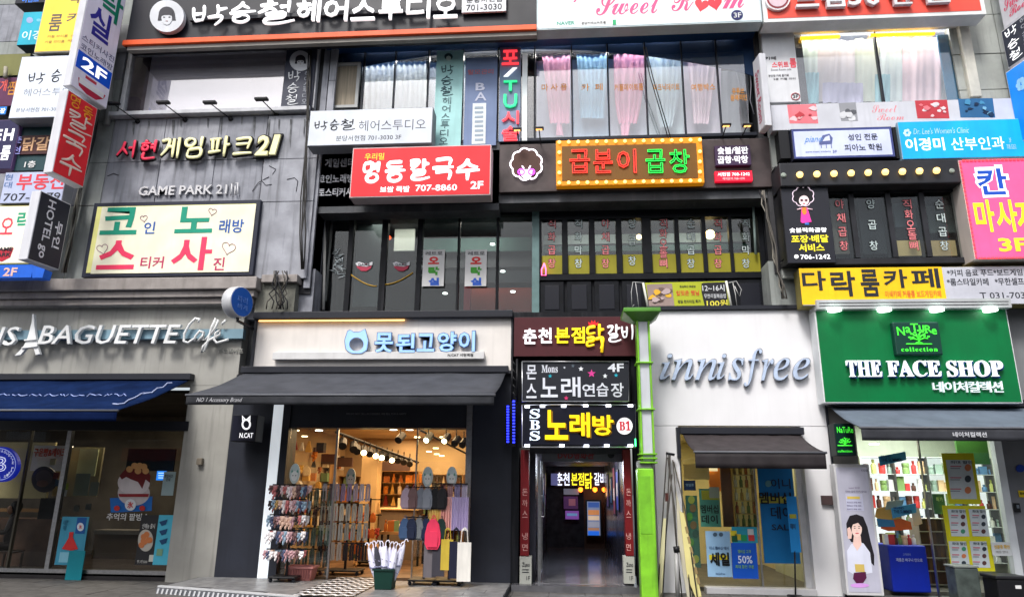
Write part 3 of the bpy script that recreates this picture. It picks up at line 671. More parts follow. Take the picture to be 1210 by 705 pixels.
# ---- grey letters on the slate board
t = tpx('wall_lettering', 'three lines of small grey raised letters on the dark slate wall', 'wall lettering', 400, 230, .09)
for s, x0, x1, y in [('게임센터', 384, 418, 192), ('코인노래방', 376, 418, 211), ('포토스티커사진', 368, 424, 227)]: text(t, s, C(190, 192, 198), x0, y-5, x1, y+5, .06, dep=.03, weight=.03, split=True)
# ---- game park letters
t = tpx('wall_lettering', 'large red and cream brush letters fixed on the stone wall under arm lamps', 'wall lettering', 235, 190, -.02)
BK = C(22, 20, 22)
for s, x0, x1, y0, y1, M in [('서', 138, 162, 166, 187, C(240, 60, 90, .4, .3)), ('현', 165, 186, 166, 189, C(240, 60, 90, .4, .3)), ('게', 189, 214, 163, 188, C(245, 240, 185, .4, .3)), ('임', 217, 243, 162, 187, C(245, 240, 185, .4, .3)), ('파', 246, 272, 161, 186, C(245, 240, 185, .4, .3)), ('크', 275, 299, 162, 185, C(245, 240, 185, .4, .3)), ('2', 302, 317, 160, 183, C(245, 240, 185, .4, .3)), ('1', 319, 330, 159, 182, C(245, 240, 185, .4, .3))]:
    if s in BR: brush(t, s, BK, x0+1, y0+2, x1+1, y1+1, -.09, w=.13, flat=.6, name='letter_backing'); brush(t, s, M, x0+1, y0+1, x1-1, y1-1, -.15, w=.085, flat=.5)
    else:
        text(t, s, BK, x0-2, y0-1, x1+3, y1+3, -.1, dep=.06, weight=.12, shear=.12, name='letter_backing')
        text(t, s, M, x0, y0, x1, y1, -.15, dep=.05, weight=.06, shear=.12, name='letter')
t = tpx('wall_lettering', 'small pale capital letters on the stone wall above the cream karaoke sign', 'wall lettering', 220, 231, -.02)
text(t, 'GAME PARK 21', C(205, 205, 208), 164, 219, 268, 230, -.05, dep=.04, weight=.035, split=True)
line(t, 'arch_mark', C(205, 205, 208), [(273, 231, -.05), (274, 217, -.05), (281, 216, -.05), (281, 229, -.05), (278, 230, -.05), (278, 220, -.05)], .013, 5)
# ---- cream karaoke sign
CR = C(236, 233, 208, .5, .1)
t = sign('large cream sign with giant green and red letters and hearts on the stone wall', 104, 238, 303, 326, -.14, .12, C(222, 220, 140, .5, .12), C(38, 42, 58), .085)
box(t, 'cream_panel', CR, 114, 243, 298, 322, -.155, .007)
GR, RE, BLU, MAG = C(20, 150, 122), C(238, 60, 100), C(40, 90, 170), C(190, 50, 100)
for s, M, x0, y0, x1, y1, wgt in [('코', GR, 120, 245, 163, 277, .07), ('인', BLU, 170, 262, 183, 276, .04), ('노', GR, 208, 244, 252, 275, .07), ('래방', BLU, 259, 259, 288, 275, .04),
                         ('스', RE, 116, 284, 160, 318, .07), ('티커', MAG, 166, 303, 193, 317, .03), ('사', RE, 203, 280, 250, 319, .06), ('진', MAG, 252, 304, 265, 319, .03)]:
    text(t, s, M, x0, y0, x1, y1, -.162, dep=.005, weight=wgt, name='letter')
for cx, cy, r, a0 in [(170, 258, 4.5, -.1), (251, 250, 5, .2), (121, 294, 7, -.2), (270, 293, 8.5, .25)]:
    pts = []
    for i in range(25):
        a = 2*math.pi*i/24; x = 16*math.sin(a)**3/17; y = -(13*math.cos(a)-5*math.cos(2*a)-2*math.cos(3*a)-math.cos(4*a))/17
        pts.append((cx+r*(x*math.cos(a0)-y*math.sin(a0)), cy+r*(x*math.sin(a0)+y*math.cos(a0)), -.16))
    line(t, 'heart_outline', C(150, 90, 120), pts, .006, 4)
# ---- neon restaurant board
t = tpx('neon_sign_board', 'brown signboard with marquee bulbs framing red and green neon letters', 'sign', 750, 228, 0)
BRN = mat('brown_board', (.06, .045, .045), .5, var=.2, scale=3)
box(t, 'backing_board', BRN, 590, 167, 914, 224, 0, .12, bevel=.01)
YB = -.16
box(t, 'marquee_box', C(215, 135, 15, .45, .45), 657, 164, 831, 218, YB, .16, bevel=.01)
box(t, 'marquee_panel', C(110, 72, 10, .5, .12), 664, 171, 824, 212, YB-.01, .009)
bl = None
def bulb(t, px, py, Y, r, M=C(255, 196, 110, .4, 6), name='bulb'):
    global bl
    q = at(px, py, Y)-Vector(t.location)
    if bl is None:
        bl = MB().lathe([(.01, -1), (.6, -.8), (1, 0), (.8, .6), (.4, .9)], (0, 0, 0), 10, 'y').build('bulb', C(255, 205, 120, .4, 2.9), t, smooth=True, local=True); o = bl
    else: o = inst(bl, (0, 0, 0), t); 
    o.location = q; o.scale = (r, r, r); return o
n = 16
for i in range(n): bulb(t, 661+i*(827-661)/(n-1), 168-i*.18, YB-.02, .035); bulb(t, 661+i*(827-661)/(n-1), 216-i*.18, YB-.02, .035)
for y in (180, 192, 204): bulb(t, 661, y, YB-.02, .035); bulb(t, 827, y-1, YB-.02, .035)
NR, NG = C(255, 60, 45, .4, 2.9), C(40, 235, 80, .4, 2.4)
DR, DG = C(80, 12, 8, .4, .3), C(5, 60, 18, .4, .25)
for ch, x0, x1, M, D in [('곱', 673, 697, NR, DR), ('분', 701, 724, NR, DR), ('이', 729, 752, NR, DR), ('곱', 763, 786, NG, DG), ('창', 791, 815, NG, DG)]:
    text(t, ch, D, x0+.5, 177, x1-.5, 204, YB-.03, dep=.02, weight=.06, name='letter')
    text(t, ch, M, x0, 176.5, x1, 204.5, YB-.04, outline=.013, weight=.06, name='neon_tube')
YN = -.05
NW = C(250, 240, 255, .4, 3); NV = C(200, 60, 250, .4, 3)
def cloud(cx, cy, rx, ry, bumps=9, amp=.12, n=72, gap=None):
    return [(cx+rx*(1+amp*abs(math.sin(bumps*a/2)))*math.cos(a), cy+ry*(1+amp*abs(math.sin(bumps*a/2)))*math.sin(a)) for a in [2*math.pi*i/n+math.pi/2 for i in range(n+1)]]
poly(t, 'hair_badge', C(70, 40, 30), cloud(622, 194, 17, 17)[:-1], YN+.01, .04)
line(t, 'neon_outline', NW, [(x, y, YN) for x, y in cloud(622, 194, 17, 17)], .014)
for s in (-1, 1):
    line(t, 'neon_eye', NV, [(622+s*6+3.6*math.cos(a), 203+3.2*math.sin(a), YN-.01) for a in [i*math.pi/6 for i in range(13)]], .012)
    line(t, 'neon_lash', NW, [(622+s*5, 196, YN-.01), (622+s*3, 199, YN-.01)], .01)
MB().prism([at(x, y, YN-.004) for x, y in [(614, 200), (630, 200), (628, 208), (622, 213), (616, 208)]], (0, .01, 0)).build('face_plate', C(225, 215, 235, .4, .8), t)
box(t, 'small_light_box', C(60, 40, 70, .4, .2), 845, 172, 887, 195, -.08, .08)
text(t, '숯불/철판', LED_W, 848, 173.5, 884, 182, -.085, dep=.003, weight=.05)
text(t, '곱창·막창', LED_W, 848, 184, 884, 193, -.085, dep=.003, weight=.05)
box(t, 'red_light_box', C(225, 20, 50, .4, 1.0), 845, 202, 889, 214, -.08, .08)
text(t, '서현점 708-1242', LED_W, 848, 203.5, 886, 208, -.085, dep=.003, weight=.03)
text(t, '예약문의 708-1291', C(255, 200, 205, .4, .6), 854, 209.5, 880, 212.5, -.085, dep=.003, weight=0)
for i, (hx, hy, bx_, by_) in enumerate([(611, 153, 614, 167), (637, 152, 639, 167), (858, 148, 853, 160), (883, 148, 875, 160)]):
    u = tpx('spot_lamp', ['small arm spot lamp above the neon hair badge', 'small arm spot lamp at the corner of the marquee box above neon', 'small arm spot lamp beside marquee box, inner one over the small plaques', 'small arm spot lamp over the small plaques at the end of the brown board'][i], 'lamp', bx_, by_, 0, group='spot lamps on the brown neon board')
    line(u, 'arm', BLACK, [(bx_, by_+4, .02), (hx, hy+1, -.35)], .012)
    h = at(hx, hy, -.35); MB().box(h.x-.09, h.x+.09, h.y-.05, h.y+.05, h.z-.02, h.z+.02).build('lamp_head', BLACK, u, bevel=.01)
    MB().box(h.x-.06, h.x+.06, h.y-.03, h.y+.03, h.z-.026, h.z-.021).build('lamp_lens', C(255, 190, 110, .4, 2.5), u)
# ---- neon vertical column on third floor glass
t = tpx('neon_window_sign', 'tall column of red and green dotted neon characters on the upper glass', 'sign', 603, 166, .1)
NRD, NGD = C(255, 60, 70, .4, 1.6), C(30, 210, 130, .4, 1.3)
for ch, y0, y1, M in [('포', 59, 76, NRD), ('/', 80, 90, LED_W), ('T', 95, 107, NGD), ('U', 111, 127, NGD), ('시', 131, 146, NRD), ('술', 149, 166, NRD)]:
    text(t, ch, M, 593 if ch not in 'TU/' else 595, y0, 613 if ch not in 'TU/' else 611, y1, .02, dep=.03, weight=.03, name='neon_character')
box(t, 'backing_strip', C(120, 140, 170), 590, 56, 615, 167, .07, .02)
t = tpx('window_strip', 'plain white glowing strip beside the neon character column', 'light panel', 624, 165, .06)
box(t, 'panel', C(215, 222, 225, .5, .25), 617, 64, 623, 166, .07, .03)
t = tpx('window_banner', 'pale teal vertical banner with dark brush characters behind upper glass', 'banner', 528, 174, .05)
box(t, 'sheet', C(160, 208, 208), 514, 60, 546, 174, .05, .01)
ell(t, 'logo_hair', C(50, 80, 85), 530, 67, 5, 4, .043, .004, 14); ell(t, 'logo_face', C(200, 220, 215), 530, 69, 3, 3, .04, .003, 12)
for i, ch in enumerate('박승철'): brush(t, ch, C(50, 80, 90), 522-i*.6, 77+i*12.5, 536-i*.6, 88+i*12.5, .043, w=.055)
for i, ch in enumerate('헤어스투디오'): text(t, ch, C(70, 100, 108), 523-i*.8, 115+i*9.5, 533-i*.8, 123+i*9.5, .043, dep=.003, weight=0)
t = tpx('window_banner', 'faded lilac banner with pale letters next to the teal banner', 'banner', 566, 172, .05)
box(t, 'sheet', C(110, 128, 165), 549, 68, 587, 172, .05, .01)
text(t, 'B', C(190, 195, 215), 562, 98, 573, 107, .043, dep=.003, weight=.06); text(t, 'A', C(190, 195, 215), 561, 109, 575, 119, .043, dep=.003, weight=.02)
box(t, 'pale_slip', C(215, 222, 225), 558, 122, 574, 170, .043, .004)
for i in range(8): box(t, 'slip_line', C(150, 165, 180), 561, 126+i*5.4, 571, 128.5+i*5.4, .038, .002)
text(t, '탈모관리', C(185, 110, 120), 553, 82, 583, 88, .043, dep=.003, weight=.03)
# ---- right bay signs
t = tpx('wall_poster', 'tall white panel with small red café lettering and 3F ring beside curtained window', 'sign', 924, 120, -.1)
box(t, 'panel', C(212, 214, 218), 903, 33, 942, 121, -.12, .2, bevel=.01)
text(t, '카페', INK, 904, 67, 917, 71, -.126, dep=.003, weight=.04); text(t, '스위트', C(235, 80, 95), 912, 73, 932, 80, -.126, dep=.003, weight=.06); text(t, '룸', C(235, 80, 95), 933, 69, 941, 80, -.126, dep=.003, weight=.06)
text(t, 'Sweet Room cafe', C(120, 120, 125), 911, 81, 935, 83.5, -.126, dep=.002, weight=0); text(t, '분당점 카페 룸카페', INK, 908, 88, 932, 91, -.126, dep=.002, weight=0); text(t, '3층 커플 파티', INK, 914, 92, 940, 94.5, -.126, dep=.002, weight=0)
line(t, 'ring', C(190, 70, 80), [(940+5*math.cos(a), 114+4*math.sin(a), -.13) for a in [i*math.pi/8 for i in range(17)]], .008, 4); text(t, '3F', INK, 937, 112, 943, 116, -.126, dep=.002, weight=.02)
t = sign('long pale banner strip with small red, grey and blue pictures', 911, 120, 1199, 151, -.3, .2, C(200, 202, 210), C(160, 162, 168), .01)
def picture(p, cols, x0, y0, x1, y1, Y, seed, skew=3, n=9):
    random.seed(seed)
    poly(p, 'picture', cols[0], [(x0, y0), (x1-skew, y0-1), (x1, y1), (x0+skew, y1)], Y, .003)
    for i in range(n):
        cx, cy = random.uniform(x0+4, x1-4), random.uniform(y0+3, y1-3); r = random.uniform(1.2, 5)
        m = random.randint(5, 9)
        poly(p, 'picture_patch', random.choice(cols[1:]), [(min(x1-1, max(x0+1, cx+r*random.uniform(.6, 1.5)*math.cos(2*math.pi*k/m))), min(y1, max(y0, cy+r*.7*random.uniform(.6, 1.4)*math.sin(2*math.pi*k/m)))) for k in range(m)], Y-.002-.0012*i, .001)
RD1, RD2, RD3 = C(226, 120, 130), C(240, 200, 205), C(190, 60, 70)
picture(t, [RD1, RD2, RD3, C(235, 165, 170)], 930, 124, 967, 146, -.308, 1)
picture(t, [C(150, 152, 158), C(60, 62, 68), C(210, 212, 216), C(90, 92, 98)], 991, 122, 1014, 143, -.308, 2)
text(t, SCRIPT('Sweet'), C(220, 130, 140), 1030, 124, 1060, 133, -.308, dep=.003, weight=-.008); text(t, SCRIPT('Room'), C(220, 130, 140), 1036, 134, 1068, 142, -.308, dep=.003, weight=-.008)
picture(t, [RD3, RD2, C(225, 215, 218), RD1], 1081, 119, 1122, 140, -.308, 3)
picture(t, [C(45, 100, 145), C(120, 175, 205), C(15, 40, 70), C(70, 140, 180), C(20, 50, 80)], 1132, 117, 1176, 139, -.308, 4, n=12)
t = sign('lilac piano academy sign with dark blue border and grand piano drawing', 936, 151, 1056, 187, -.38, .2, C(62, 72, 130), C(40, 44, 60), .01)
box(t, 'lilac_panel', C(196, 204, 236, .5, .2), 939, 154, 1053, 184, -.39, .004)
text(t, '성인 전문', INK, 1002, 158, 1037, 165.5, -.396, dep=.003, weight=.03); text(t, '피아노 학원', INK, 998, 170, 1042, 178, -.396, dep=.003, weight=.03)
text(t, 'piano', C(90, 150, 215), 950, 161, 972, 170, -.396, dep=.003, weight=-.005, shear=.5)
poly(t, 'piano_drawing', C(90, 100, 150), [(968, 168), (972, 160), (980, 158), (984, 163), (983, 170), (968, 171)], -.395, .003)
poly(t, 'piano_lid', C(210, 216, 240), [(972, 167), (975, 162), (980, 160), (981, 166)], -.398, .002)
for x in (970, 976, 982): box(t, 'piano_leg', C(90, 100, 150), x, 170, x+.8, 175, -.395, .003)
text(t, 'piano music academy', C(100, 110, 160), 952, 178, 982, 180.5, -.396, dep=.002, weight=0); text(t, '3F', C(100, 110, 160), 984, 177.5, 989, 180.5, -.396, dep=.002, weight=.02)
box(t, 'dark_clamp', BLACK, 921, 154, 933, 187, -.3, .3); box(t, 'dark_clamp', BLACK, 1057, 150, 1062, 187, -.3, .3)
t = sign('bright sky blue clinic sign with white lettering and small flower', 1063, 142, 1215, 187, -.38, .25, C(20, 160, 226, .4, .45), C(140, 170, 190), .012)
text(t, '이경미', LED_W, 1070, 163, 1116, 178, -.39, dep=.004, weight=.05); text(t, '산부인과', LED_W, 1124, 162, 1187, 177, -.39, dep=.004, weight=.0)
text(t, "Dr. Lee's Women's Clinic", C(190, 230, 245), 1079, 151, 1145, 158, -.39, dep=.003, weight=-.005, shear=.3)
for k in range(6): ell(t, 'flower_petal', C(190, 225, 240, .5, .3), 1072+3*math.cos(k), 157+3*math.sin(k), 1.8, 1.8, -.389-.001*k, .001, 10)
text(t, '3F\n708-5252', C(190, 230, 245), 1189, 163, 1200, 176, -.39, dep=.002, weight=0)
# ---- bulb lit window box
t = tpx('bulb_window_box', 'black bay window box with a row of glowing bulbs along its top', 'bay window', 1030, 313, -.1)
YR = -.25
bx0, bx1 = 921, 1141
q0, q1 = at(bx0, 250, YR).x, at(bx1, 250, YR).x
zt_, zb_ = at(1030, 194, YR).z, at(1030, 312, YR).z
BXM = mat('charcoal_sheet', (.02, .021, .026), .45, var=.2, scale=3)
wbox(t, 'canopy', BXM, q0-.02, q1+.02, YR-.28, .0, at(1030, 218, YR-.28).z, at(1030, 190, YR-.28).z, bevel=.02)
wbox(t, 'back_panel', BXM, q0, q1, .0, .05, zb_, zt_)
wbox(t, 'bottom_rail', BXM, q0, q1, YR, -.002, zb_, at(1030, 305, YR).z, bevel=.01)
for x in (921, 1133): a = at(x, 250, YR).x; wbox(t, 'side_post', BXM, a, a+.12, YR, -.002, at(1030, 304, YR).z, zt_, bevel=.01)
for u, v in [(1006, 1012), (1050, 1056), (1090, 1096)]: wbox(t, 'mullion', BXM, at(u, 260, YR).x, at(v, 260, YR).x, YR, -.05, at(1030, 304, YR).z, zt_)
for i, (u, v) in enumerate([(976, 1006), (1012, 1050), (1056, 1090), (1096, 1133)]):
    wbox(t, 'window_pane', GLASSD, at(u, 260, YR).x, at(v, 260, YR).x, YR+.03, YR+.04, at(1030, 304, YR).z, at(1030, 228, YR).z)
wbox(t, 'head_rail', BXM, q0, q1, YR, -.002, at(1030, 228, YR).z, zt_)
for u, v, y0, y1, M in [(980, 1000, 232, 300, C(112, 104, 96)), (1056, 1088, 240, 268, C(70, 80, 86)), (1056, 1088, 284, 302, C(185, 160, 110, .5, .3)), (1097, 1130, 243, 282, C(66, 74, 72)), (1097, 1130, 284, 302, C(175, 150, 105, .5, .3)), (1016, 1044, 232, 300, C(36, 40, 44)), (1056, 1088, 269, 283, C(12, 13, 16)), (1097, 1130, 275, 283, C(20, 22, 24))]:
    box(t, 'interior_view', M, u, y0, v, y1, -.06 if y1 > 283 and y0 > 280 else -.05, .03)
for x, s, M in [(992, '야채곱창', LR), (1029, '양곱창', LWt), (1072, '직화오돌뼈', LR), (1110, '순대곱창', LWt)]:
    for i, ch in enumerate(s):
        yy = 241+i*(49/(len(s)-1)); dx = i*(1.8 if x < 1050 else 2)
        text(t, ch, C(28, 24, 26), x+dx-5.6, yy-6.2, x+dx+5.6, yy+6.2, YR+.018, dep=.002, weight=.07); text(t, ch, M, x+dx-5, yy-5.4, x+dx+5, yy+5.4, YR+.012, dep=.002, weight=.02)
for i in range(9): bulb(t, 945+i*20.2, 206.5-i*.6, YR-.32, .062)
for x, y in ((926, 207), (1125, 202)): 
    q = at(x, y, YR-.29); MB().lathe([(.03, -.03), (.05, 0), (.03, .02)], q, 10, 'y').build('unlit_bulb', C(150, 160, 150), t)
# lady panel
t = sign('black panel with pink dressed figure under round hair and yellow delivery lettering', 926, 218, 983, 311, -.45, .18, C(36, 37, 45, .4, .08), BLACK, .01)
line(t, 'hair_outline', C(230, 210, 225, .4, .8), [(x, y, -.462) for x, y in cloud(949, 232, 11.5, 10.5, 8, .14)], .008, 5)
poly(t, 'hair', C(16, 14, 20), cloud(949, 232, 11, 10, 8, .14)[:-1], -.46, .003)
ell(t, 'face', C(235, 215, 215, .5, .3), 950, 237, 6, 6, -.466, .003, 16)
for s in (-1, 1): ell(t, 'eye', C(90, 30, 50), 950+s*2.6, 236.5, 1.7, 1.3, -.47, .002, 10)
ell(t, 'lips', C(220, 60, 90), 950, 240.5, 1.3, .6, -.47, .002, 8)
poly(t, 'dress', C(232, 60, 160, .5, .4), [(947, 245), (954, 245), (959, 262), (948, 263.5), (946, 262)], -.466, .003)
poly(t, 'collar', C(240, 130, 50, .5, .4), [(948, 245), (953, 245), (953, 252), (950, 254), (947.5, 250)], -.469, .002)
for x0, x1 in ((947, 942), (954, 960)): line(t, 'sleeve', C(235, 200, 210, .5, .3), [(x0, 246.5, -.466), (x1, 247.5, -.466)], .012, 5)
box(t, 'shoes', C(60, 120, 200), 951, 263, 956, 265.5, -.466, .003)
text(t, '숯불직화곱창', LED_W, 933, 269, 977, 274.5, -.462, dep=.003, weight=.05); text(t, '포장·배달', C(245, 225, 50, .4, .7), 935, 277.5, 979, 286.5, -.462, dep=.003, weight=.07)
text(t, '서비스', C(245, 225, 50, .4, .7), 944, 288, 974, 297, -.462, dep=.003, weight=.07); text(t, '706-1242', LED_W, 946, 300.5, 981, 306, -.462, dep=.003, weight=.03)
ell(t, 'phone_mark', LED_W, 941, 303, 2.6, 2.4, -.46, .003, 10)
# ---- pink massage sign
t = sign('hot pink sign edged with red lights, blue and yellow characters and 3F', 1142, 188, 1240, 306, -.55, .4, C(236, 95, 150, .4, .25), C(190, 180, 175), .01)
random.seed(2)
lm = C(255, 60, 70, .4, 2.5); lw = C(255, 190, 190, .4, 2.5)
for i in range(22):
    M = lm
    box(t, 'border_light', M, 1137.5+i*.45*2+.0, 191+i*5.3, 1141.5+i*.45*2, 194.5+i*5.3, -.57, .02) if False else None
a, b, c, d = rect(1142, 188, 1240, 306, -.55)
pc = None
for k, (P0, P1, n) in enumerate([((a+.02, d-.02), (a+.02, c+.02), 24), ((a+.05, d-.02), (b, d-.02), 20), ((a+.05, c+.02), (b, c+.02), 20)]):
    for i in range(n):
        f = (i+.5)/n; x = P0[0]+(P1[0]-P0[0])*f; z = P0[1]+(P1[1]-P0[1])*f
        L_ = .028
        if pc is None: pc = MB().box(-.5, .5, -.5, .5, -.5, .5).build('border_light', lm, t, local=True, bevel=.1); o = pc
        else: o = inst(pc, (0, 0, 0))
        o.location = Vector((x, -.565, z))-t.location; o.scale = (.025, .02, .05) if k == 0 else (.05, .02, .025)
text(t, '칸', LED_W, 1152, 195, 1193, 233, -.562, dep=.004, weight=.13, wob=.02); text(t, '칸', C(25, 75, 180, .4, .3), 1155, 199, 1190, 230, -.57, dep=.004, weight=.07)
for i, ch in enumerate('마사지'): text(t, ch, C(250, 235, 40, .4, .7), [1152, 1178, 1203][i]-i*1, 236, [1175, 1203, 1228][i]-i, 274, -.562, dep=.004, weight=.07)
text(t, '3F', C(250, 215, 50, .4, .7), 1180, 281, 1215, 297, -.562, dep=.004, weight=.06)
# ---- yellow room cafe sign
t = sign('long yellow and grey sign with thick black characters above the green shop', 946, 315, 1300, 360, -.42, .3, C(188, 190, 200), C(120, 110, 60), .01)
box(t, 'yellow_panel', C(238, 190, 24, .5, .15), 946, 316, 1116, 359, -.43, .005)
for i, ch in enumerate('다락룸카페'): text(t, ch, INK, [948, 982, 1017, 1044, 1077][i], [320, 320, 318, 318, 317][i], [976, 1011, 1039, 1072, 1110][i], [343, 350, 350, 340, 340][i], -.438, dep=.004, weight=.06, name='letter')
text(t, '이색카페 커플룸 보드게임카페', C(225, 120, 60), 1046, 343, 1112, 351, -.438, dep=.003, weight=.02)
text(t, '*커피 음료 푸드*보드게임', INK, 1119, 318, 1208, 326, -.428, dep=.003, weight=.035); text(t, '*룸스타일카페   *무한셀프', INK, 1119, 328.5, 1210, 337, -.428, dep=.003, weight=.035)
text(t, 'T 031-703-7942', INK, 1158, 345, 1242, 352.5, -.428, dep=.003, weight=.01)
# ---- banner on the ledge
t = tpx('ledge_banner', 'small yellow and black food banner tied between white poles on the ledge', 'banner', 812, 366, .3)
YL = .2
poly(t, 'sheet', C(170, 178, 40), [(762, 334), (857, 332), (863, 362), (768, 363)], YL, .01)
for x0, x1, dy in ((760, 766, 2), (858, 865, 0)): line(t, 'pole', C(215, 215, 205), [(x0, 332+dy, YL-.01), (x1, 366, YL-.01)], .022)
picture(t, [C(150, 130, 125), C(110, 90, 85), C(200, 150, 130), C(220, 170, 50), C(90, 70, 65), C(180, 160, 160)], 764, 336, 797, 362, YL-.01, 8, 3, 14)
poly(t, 'black_patch', C(34, 34, 38), [(829, 335), (831, 334), (857, 333), (861, 362), (833, 362), (829, 345)], YL-.01, .004)
text(t, '12~16시', WHITE, 830, 336, 856, 344, YL-.015, dep=.003, weight=.02); text(t, '무한리필볶음밥', WHITE, 832, 347, 858, 352, YL-.015, dep=.003, weight=.01); text(t, '100원', C(235, 225, 80), 835, 354, 860, 362, YL-.015, dep=.003, weight=.03)
text(t, '입맛은 햇님', C(215, 80, 50), 799, 343, 826, 349, YL-.006, dep=.003, weight=.05); text(t, '점심특선 볶음밥', INK, 803, 337, 822, 339.5, YL-.006, dep=.002, weight=.02); text(t, '평일 런치타임 특가', INK, 801, 354, 828, 358, YL-.006, dep=.002, weight=.02)
STR = C(190, 190, 190)
line(t, 'string', STR, [(759, 334, YL), (748, 333, YL), (746, 345, YL), (747, 362, YL-.03), (749, 360, YL)], .008, 4); line(t, 'string', STR, [(751, 334, YL), (753, 348, YL), (755, 364, YL)], .007, 4)
line(t, 'string', STR, [(861, 334, YL), (870, 332, YL), (876, 342, YL), (874, 350, YL), (868, 338, YL)], .008, 4); line(t, 'string', STR, [(866, 334, YL), (869, 348, YL), (871, 363, YL)], .007, 4)
# ---- posters on second floor glass
for i, (x, lab) in enumerate([(512, 'white vertical arcade poster with red, green and blue characters, by the glass doors'), (562, 'white vertical arcade poster alone in the wider dark pane near the teal pillar')]):
    t = tpx('window_poster', lab, 'poster', x, 339, .55, group='white arcade posters on dark glass')
    box(t, 'sheet', C(205, 205, 205), x-12.5, 295, x+13, 338, .53, .01)
    text(t, '레트로', INK, x-9, 297, x+11, 301.5, .525, dep=.003, weight=.03)
    for ch, y0, y1, M in [('오', 303, 312, C(205, 50, 50)), ('락', 315, 325, C(60, 150, 45)), ('실', 328, 337, C(40, 90, 190))]: text(t, ch, M, x-6, y0, x+7, y1, .525, dep=.004, weight=.11)
random.seed(9)
t = tpx('window_decal', 'white scribbled decal on dark glass at the narrow end pane', 'decal', 398, 328, .55)
for i in range(16):
    cx, cy = 398+random.uniform(-7, 7), 297+i*1.9
    line(t, 'scribble', C(175, 185, 190), [(cx+random.uniform(-5, 5), cy+random.uniform(-3, 3), .57) for k in range(5)], .008, 4)
t = tpx('window_decal', 'white scribbled decal partly hidden by an arcade poster', 'decal', 497, 328, .55)
for i in range(10):
    cx, cy = 499+random.uniform(-2, 2), 298+i*3
    line(t, 'scribble', C(175, 185, 190), [(cx+random.uniform(-2, 2), cy+random.uniform(-3, 3), .57) for k in range(4)], .008, 4)
for i, x in enumerate((430, 474)):
    t = tpx('door_logo', ['red and white bowl shaped logo on first dark glass door', 'red and white bowl shaped logo on the door nearer the posters'][i], 'decal', x, 320, .55, group='bowl shaped logos on dark glass doors')
    poly(t, 'bowl', C(170, 50, 75), [(x-9, 312), (x+10, 311), (x+8, 317), (x+3, 320), (x-3, 320), (x-8, 316)], .57, .004)
    poly(t, 'band', C(205, 205, 210), [(x-10, 311), (x-6, 309), (x+3, 312), (x+10, 309), (x+10, 313), (x+3, 315), (x-8, 314)], .565, .003)
    text(t, 'GAME', INK, x-7, 311, x+7, 314, .56, dep=.002, weight=.03)
# ceiling cam / vent box
t = tpx('vent_box', 'small grey vent box with round hole at the dark wall corner', 'vent', 375, 257, .3)
box(t, 'body', C(170, 170, 162), 368, 247, 382, 257, .35, .25, bevel=.01); ell(t, 'hole', BLACK, 373, 252, 4, 3.6, .345, .004, 14)
# hanging pink bottle neon
t = tpx('neon_bottle', 'tiny pink neon bottle outline beside the first grill window', 'neon sign', 642, 326, .5)
line(t, 'tube', C(255, 90, 140, .4, 3.5), [(643, 311, .55), (642, 314, .55), (640, 318, .55), (640, 325, .55), (645, 325, .55), (645, 318, .55), (644, 314, .55), (643, 311, .55)], .012, 6)
# ================================================================ PROJECTING SIGNS
def proj(P):
    v = Vector(P)-CAMP; z = v.dot(FW); return 605+FPX*v.dot(RT)/z, 352.5-FPX*v.dot(UP)/z
def solve(fn, target, lo, hi):
    a = fn(lo) < target
    for _ in range(40):
        m = (lo+hi)/2
        if (fn(m) < target) == a: lo = m
        else: hi = m
    return (lo+hi)/2
def side_sign(label, name, near, far, ytop, ybot, Yn, rz, thick, face, edge, cat='sign', fw=.02):
    """board standing out from the wall; local x runs along its face, local -y is the face normal"""
    ym = (ytop+ybot)/2; P = at(near, ym, Yn); z0, z1 = at(near, ybot, Yn).z, at(near, ytop, Yn).z
    u = Vector((math.cos(rz), math.sin(rz), 0))
    L = solve(lambda s: proj(P+u*s)[0], far, .01, 4)
    t = thing(name, label, cat, (P.x, P.y, z0), rotz=rz); H = z1-z0
    MB().box(0, L, 0, thick, 0, H).build('sign_box', edge, t, local=True, bevel=.012)
    MB().box(fw, L-fw, -.006, -.001, fw, H-fw).build('sign_face', face, t, local=True)
    return t, L, H
def lt(t, s, M, u0, u1, z0, z1, **k):   # text on a local face
    k.setdefault('dep', .003); k.setdefault('weight', .03)
    return text(t, s, M, u0, z0, u1, z1, -.012, frame_=True, **k)
def lb(t, name, M, u0, u1, z0, z1, y=-.010, d=.003): return MB().box(u0, u1, y, y+d, z0, z1).build(name, M, t, local=True)
EW = C(205, 206, 212)
RZ = R(81)
t, L, H = side_sign('tall white projecting sign with blue and green characters and a blue 2F band', 'projecting_sign', 100, 141, -75, 100, -1.5, RZ, .17, C(218, 214, 232, .5, .1), EW)
hp = H/175
lb(t, 'blue_band', C(10, 90, 225), .03, L-.03, hp*22, hp*41); lt(t, '2F', LED_W, .16*L, .84*L, hp*25, hp*38, weight=.06, y_=0) if False else lt(t, '2F', LED_W, .16*L, .84*L, hp*25, hp*38, weight=.06)
lt(t, '실', C(45, 40, 150), .14*L, .72*L, hp*66, hp*100, weight=.06); lt(t, '락', C(10, 130, 100), .35*L, .95*L, hp*95, hp*130, weight=.07)
lt(t, '오', C(225, 60, 90), .1*L, .7*L, hp*132, hp*162, weight=.07)
lt(t, '스티커사진', C(90, 90, 130), .06*L, .95*L, hp*53, hp*60, weight=0); lt(t, '코인노래방', C(90, 90, 130), .06*L, .95*L, hp*43, hp*50, weight=0)
lb(t, 'red_tag', C(200, 60, 80), .32*L, .62*L, hp*17, hp*20)
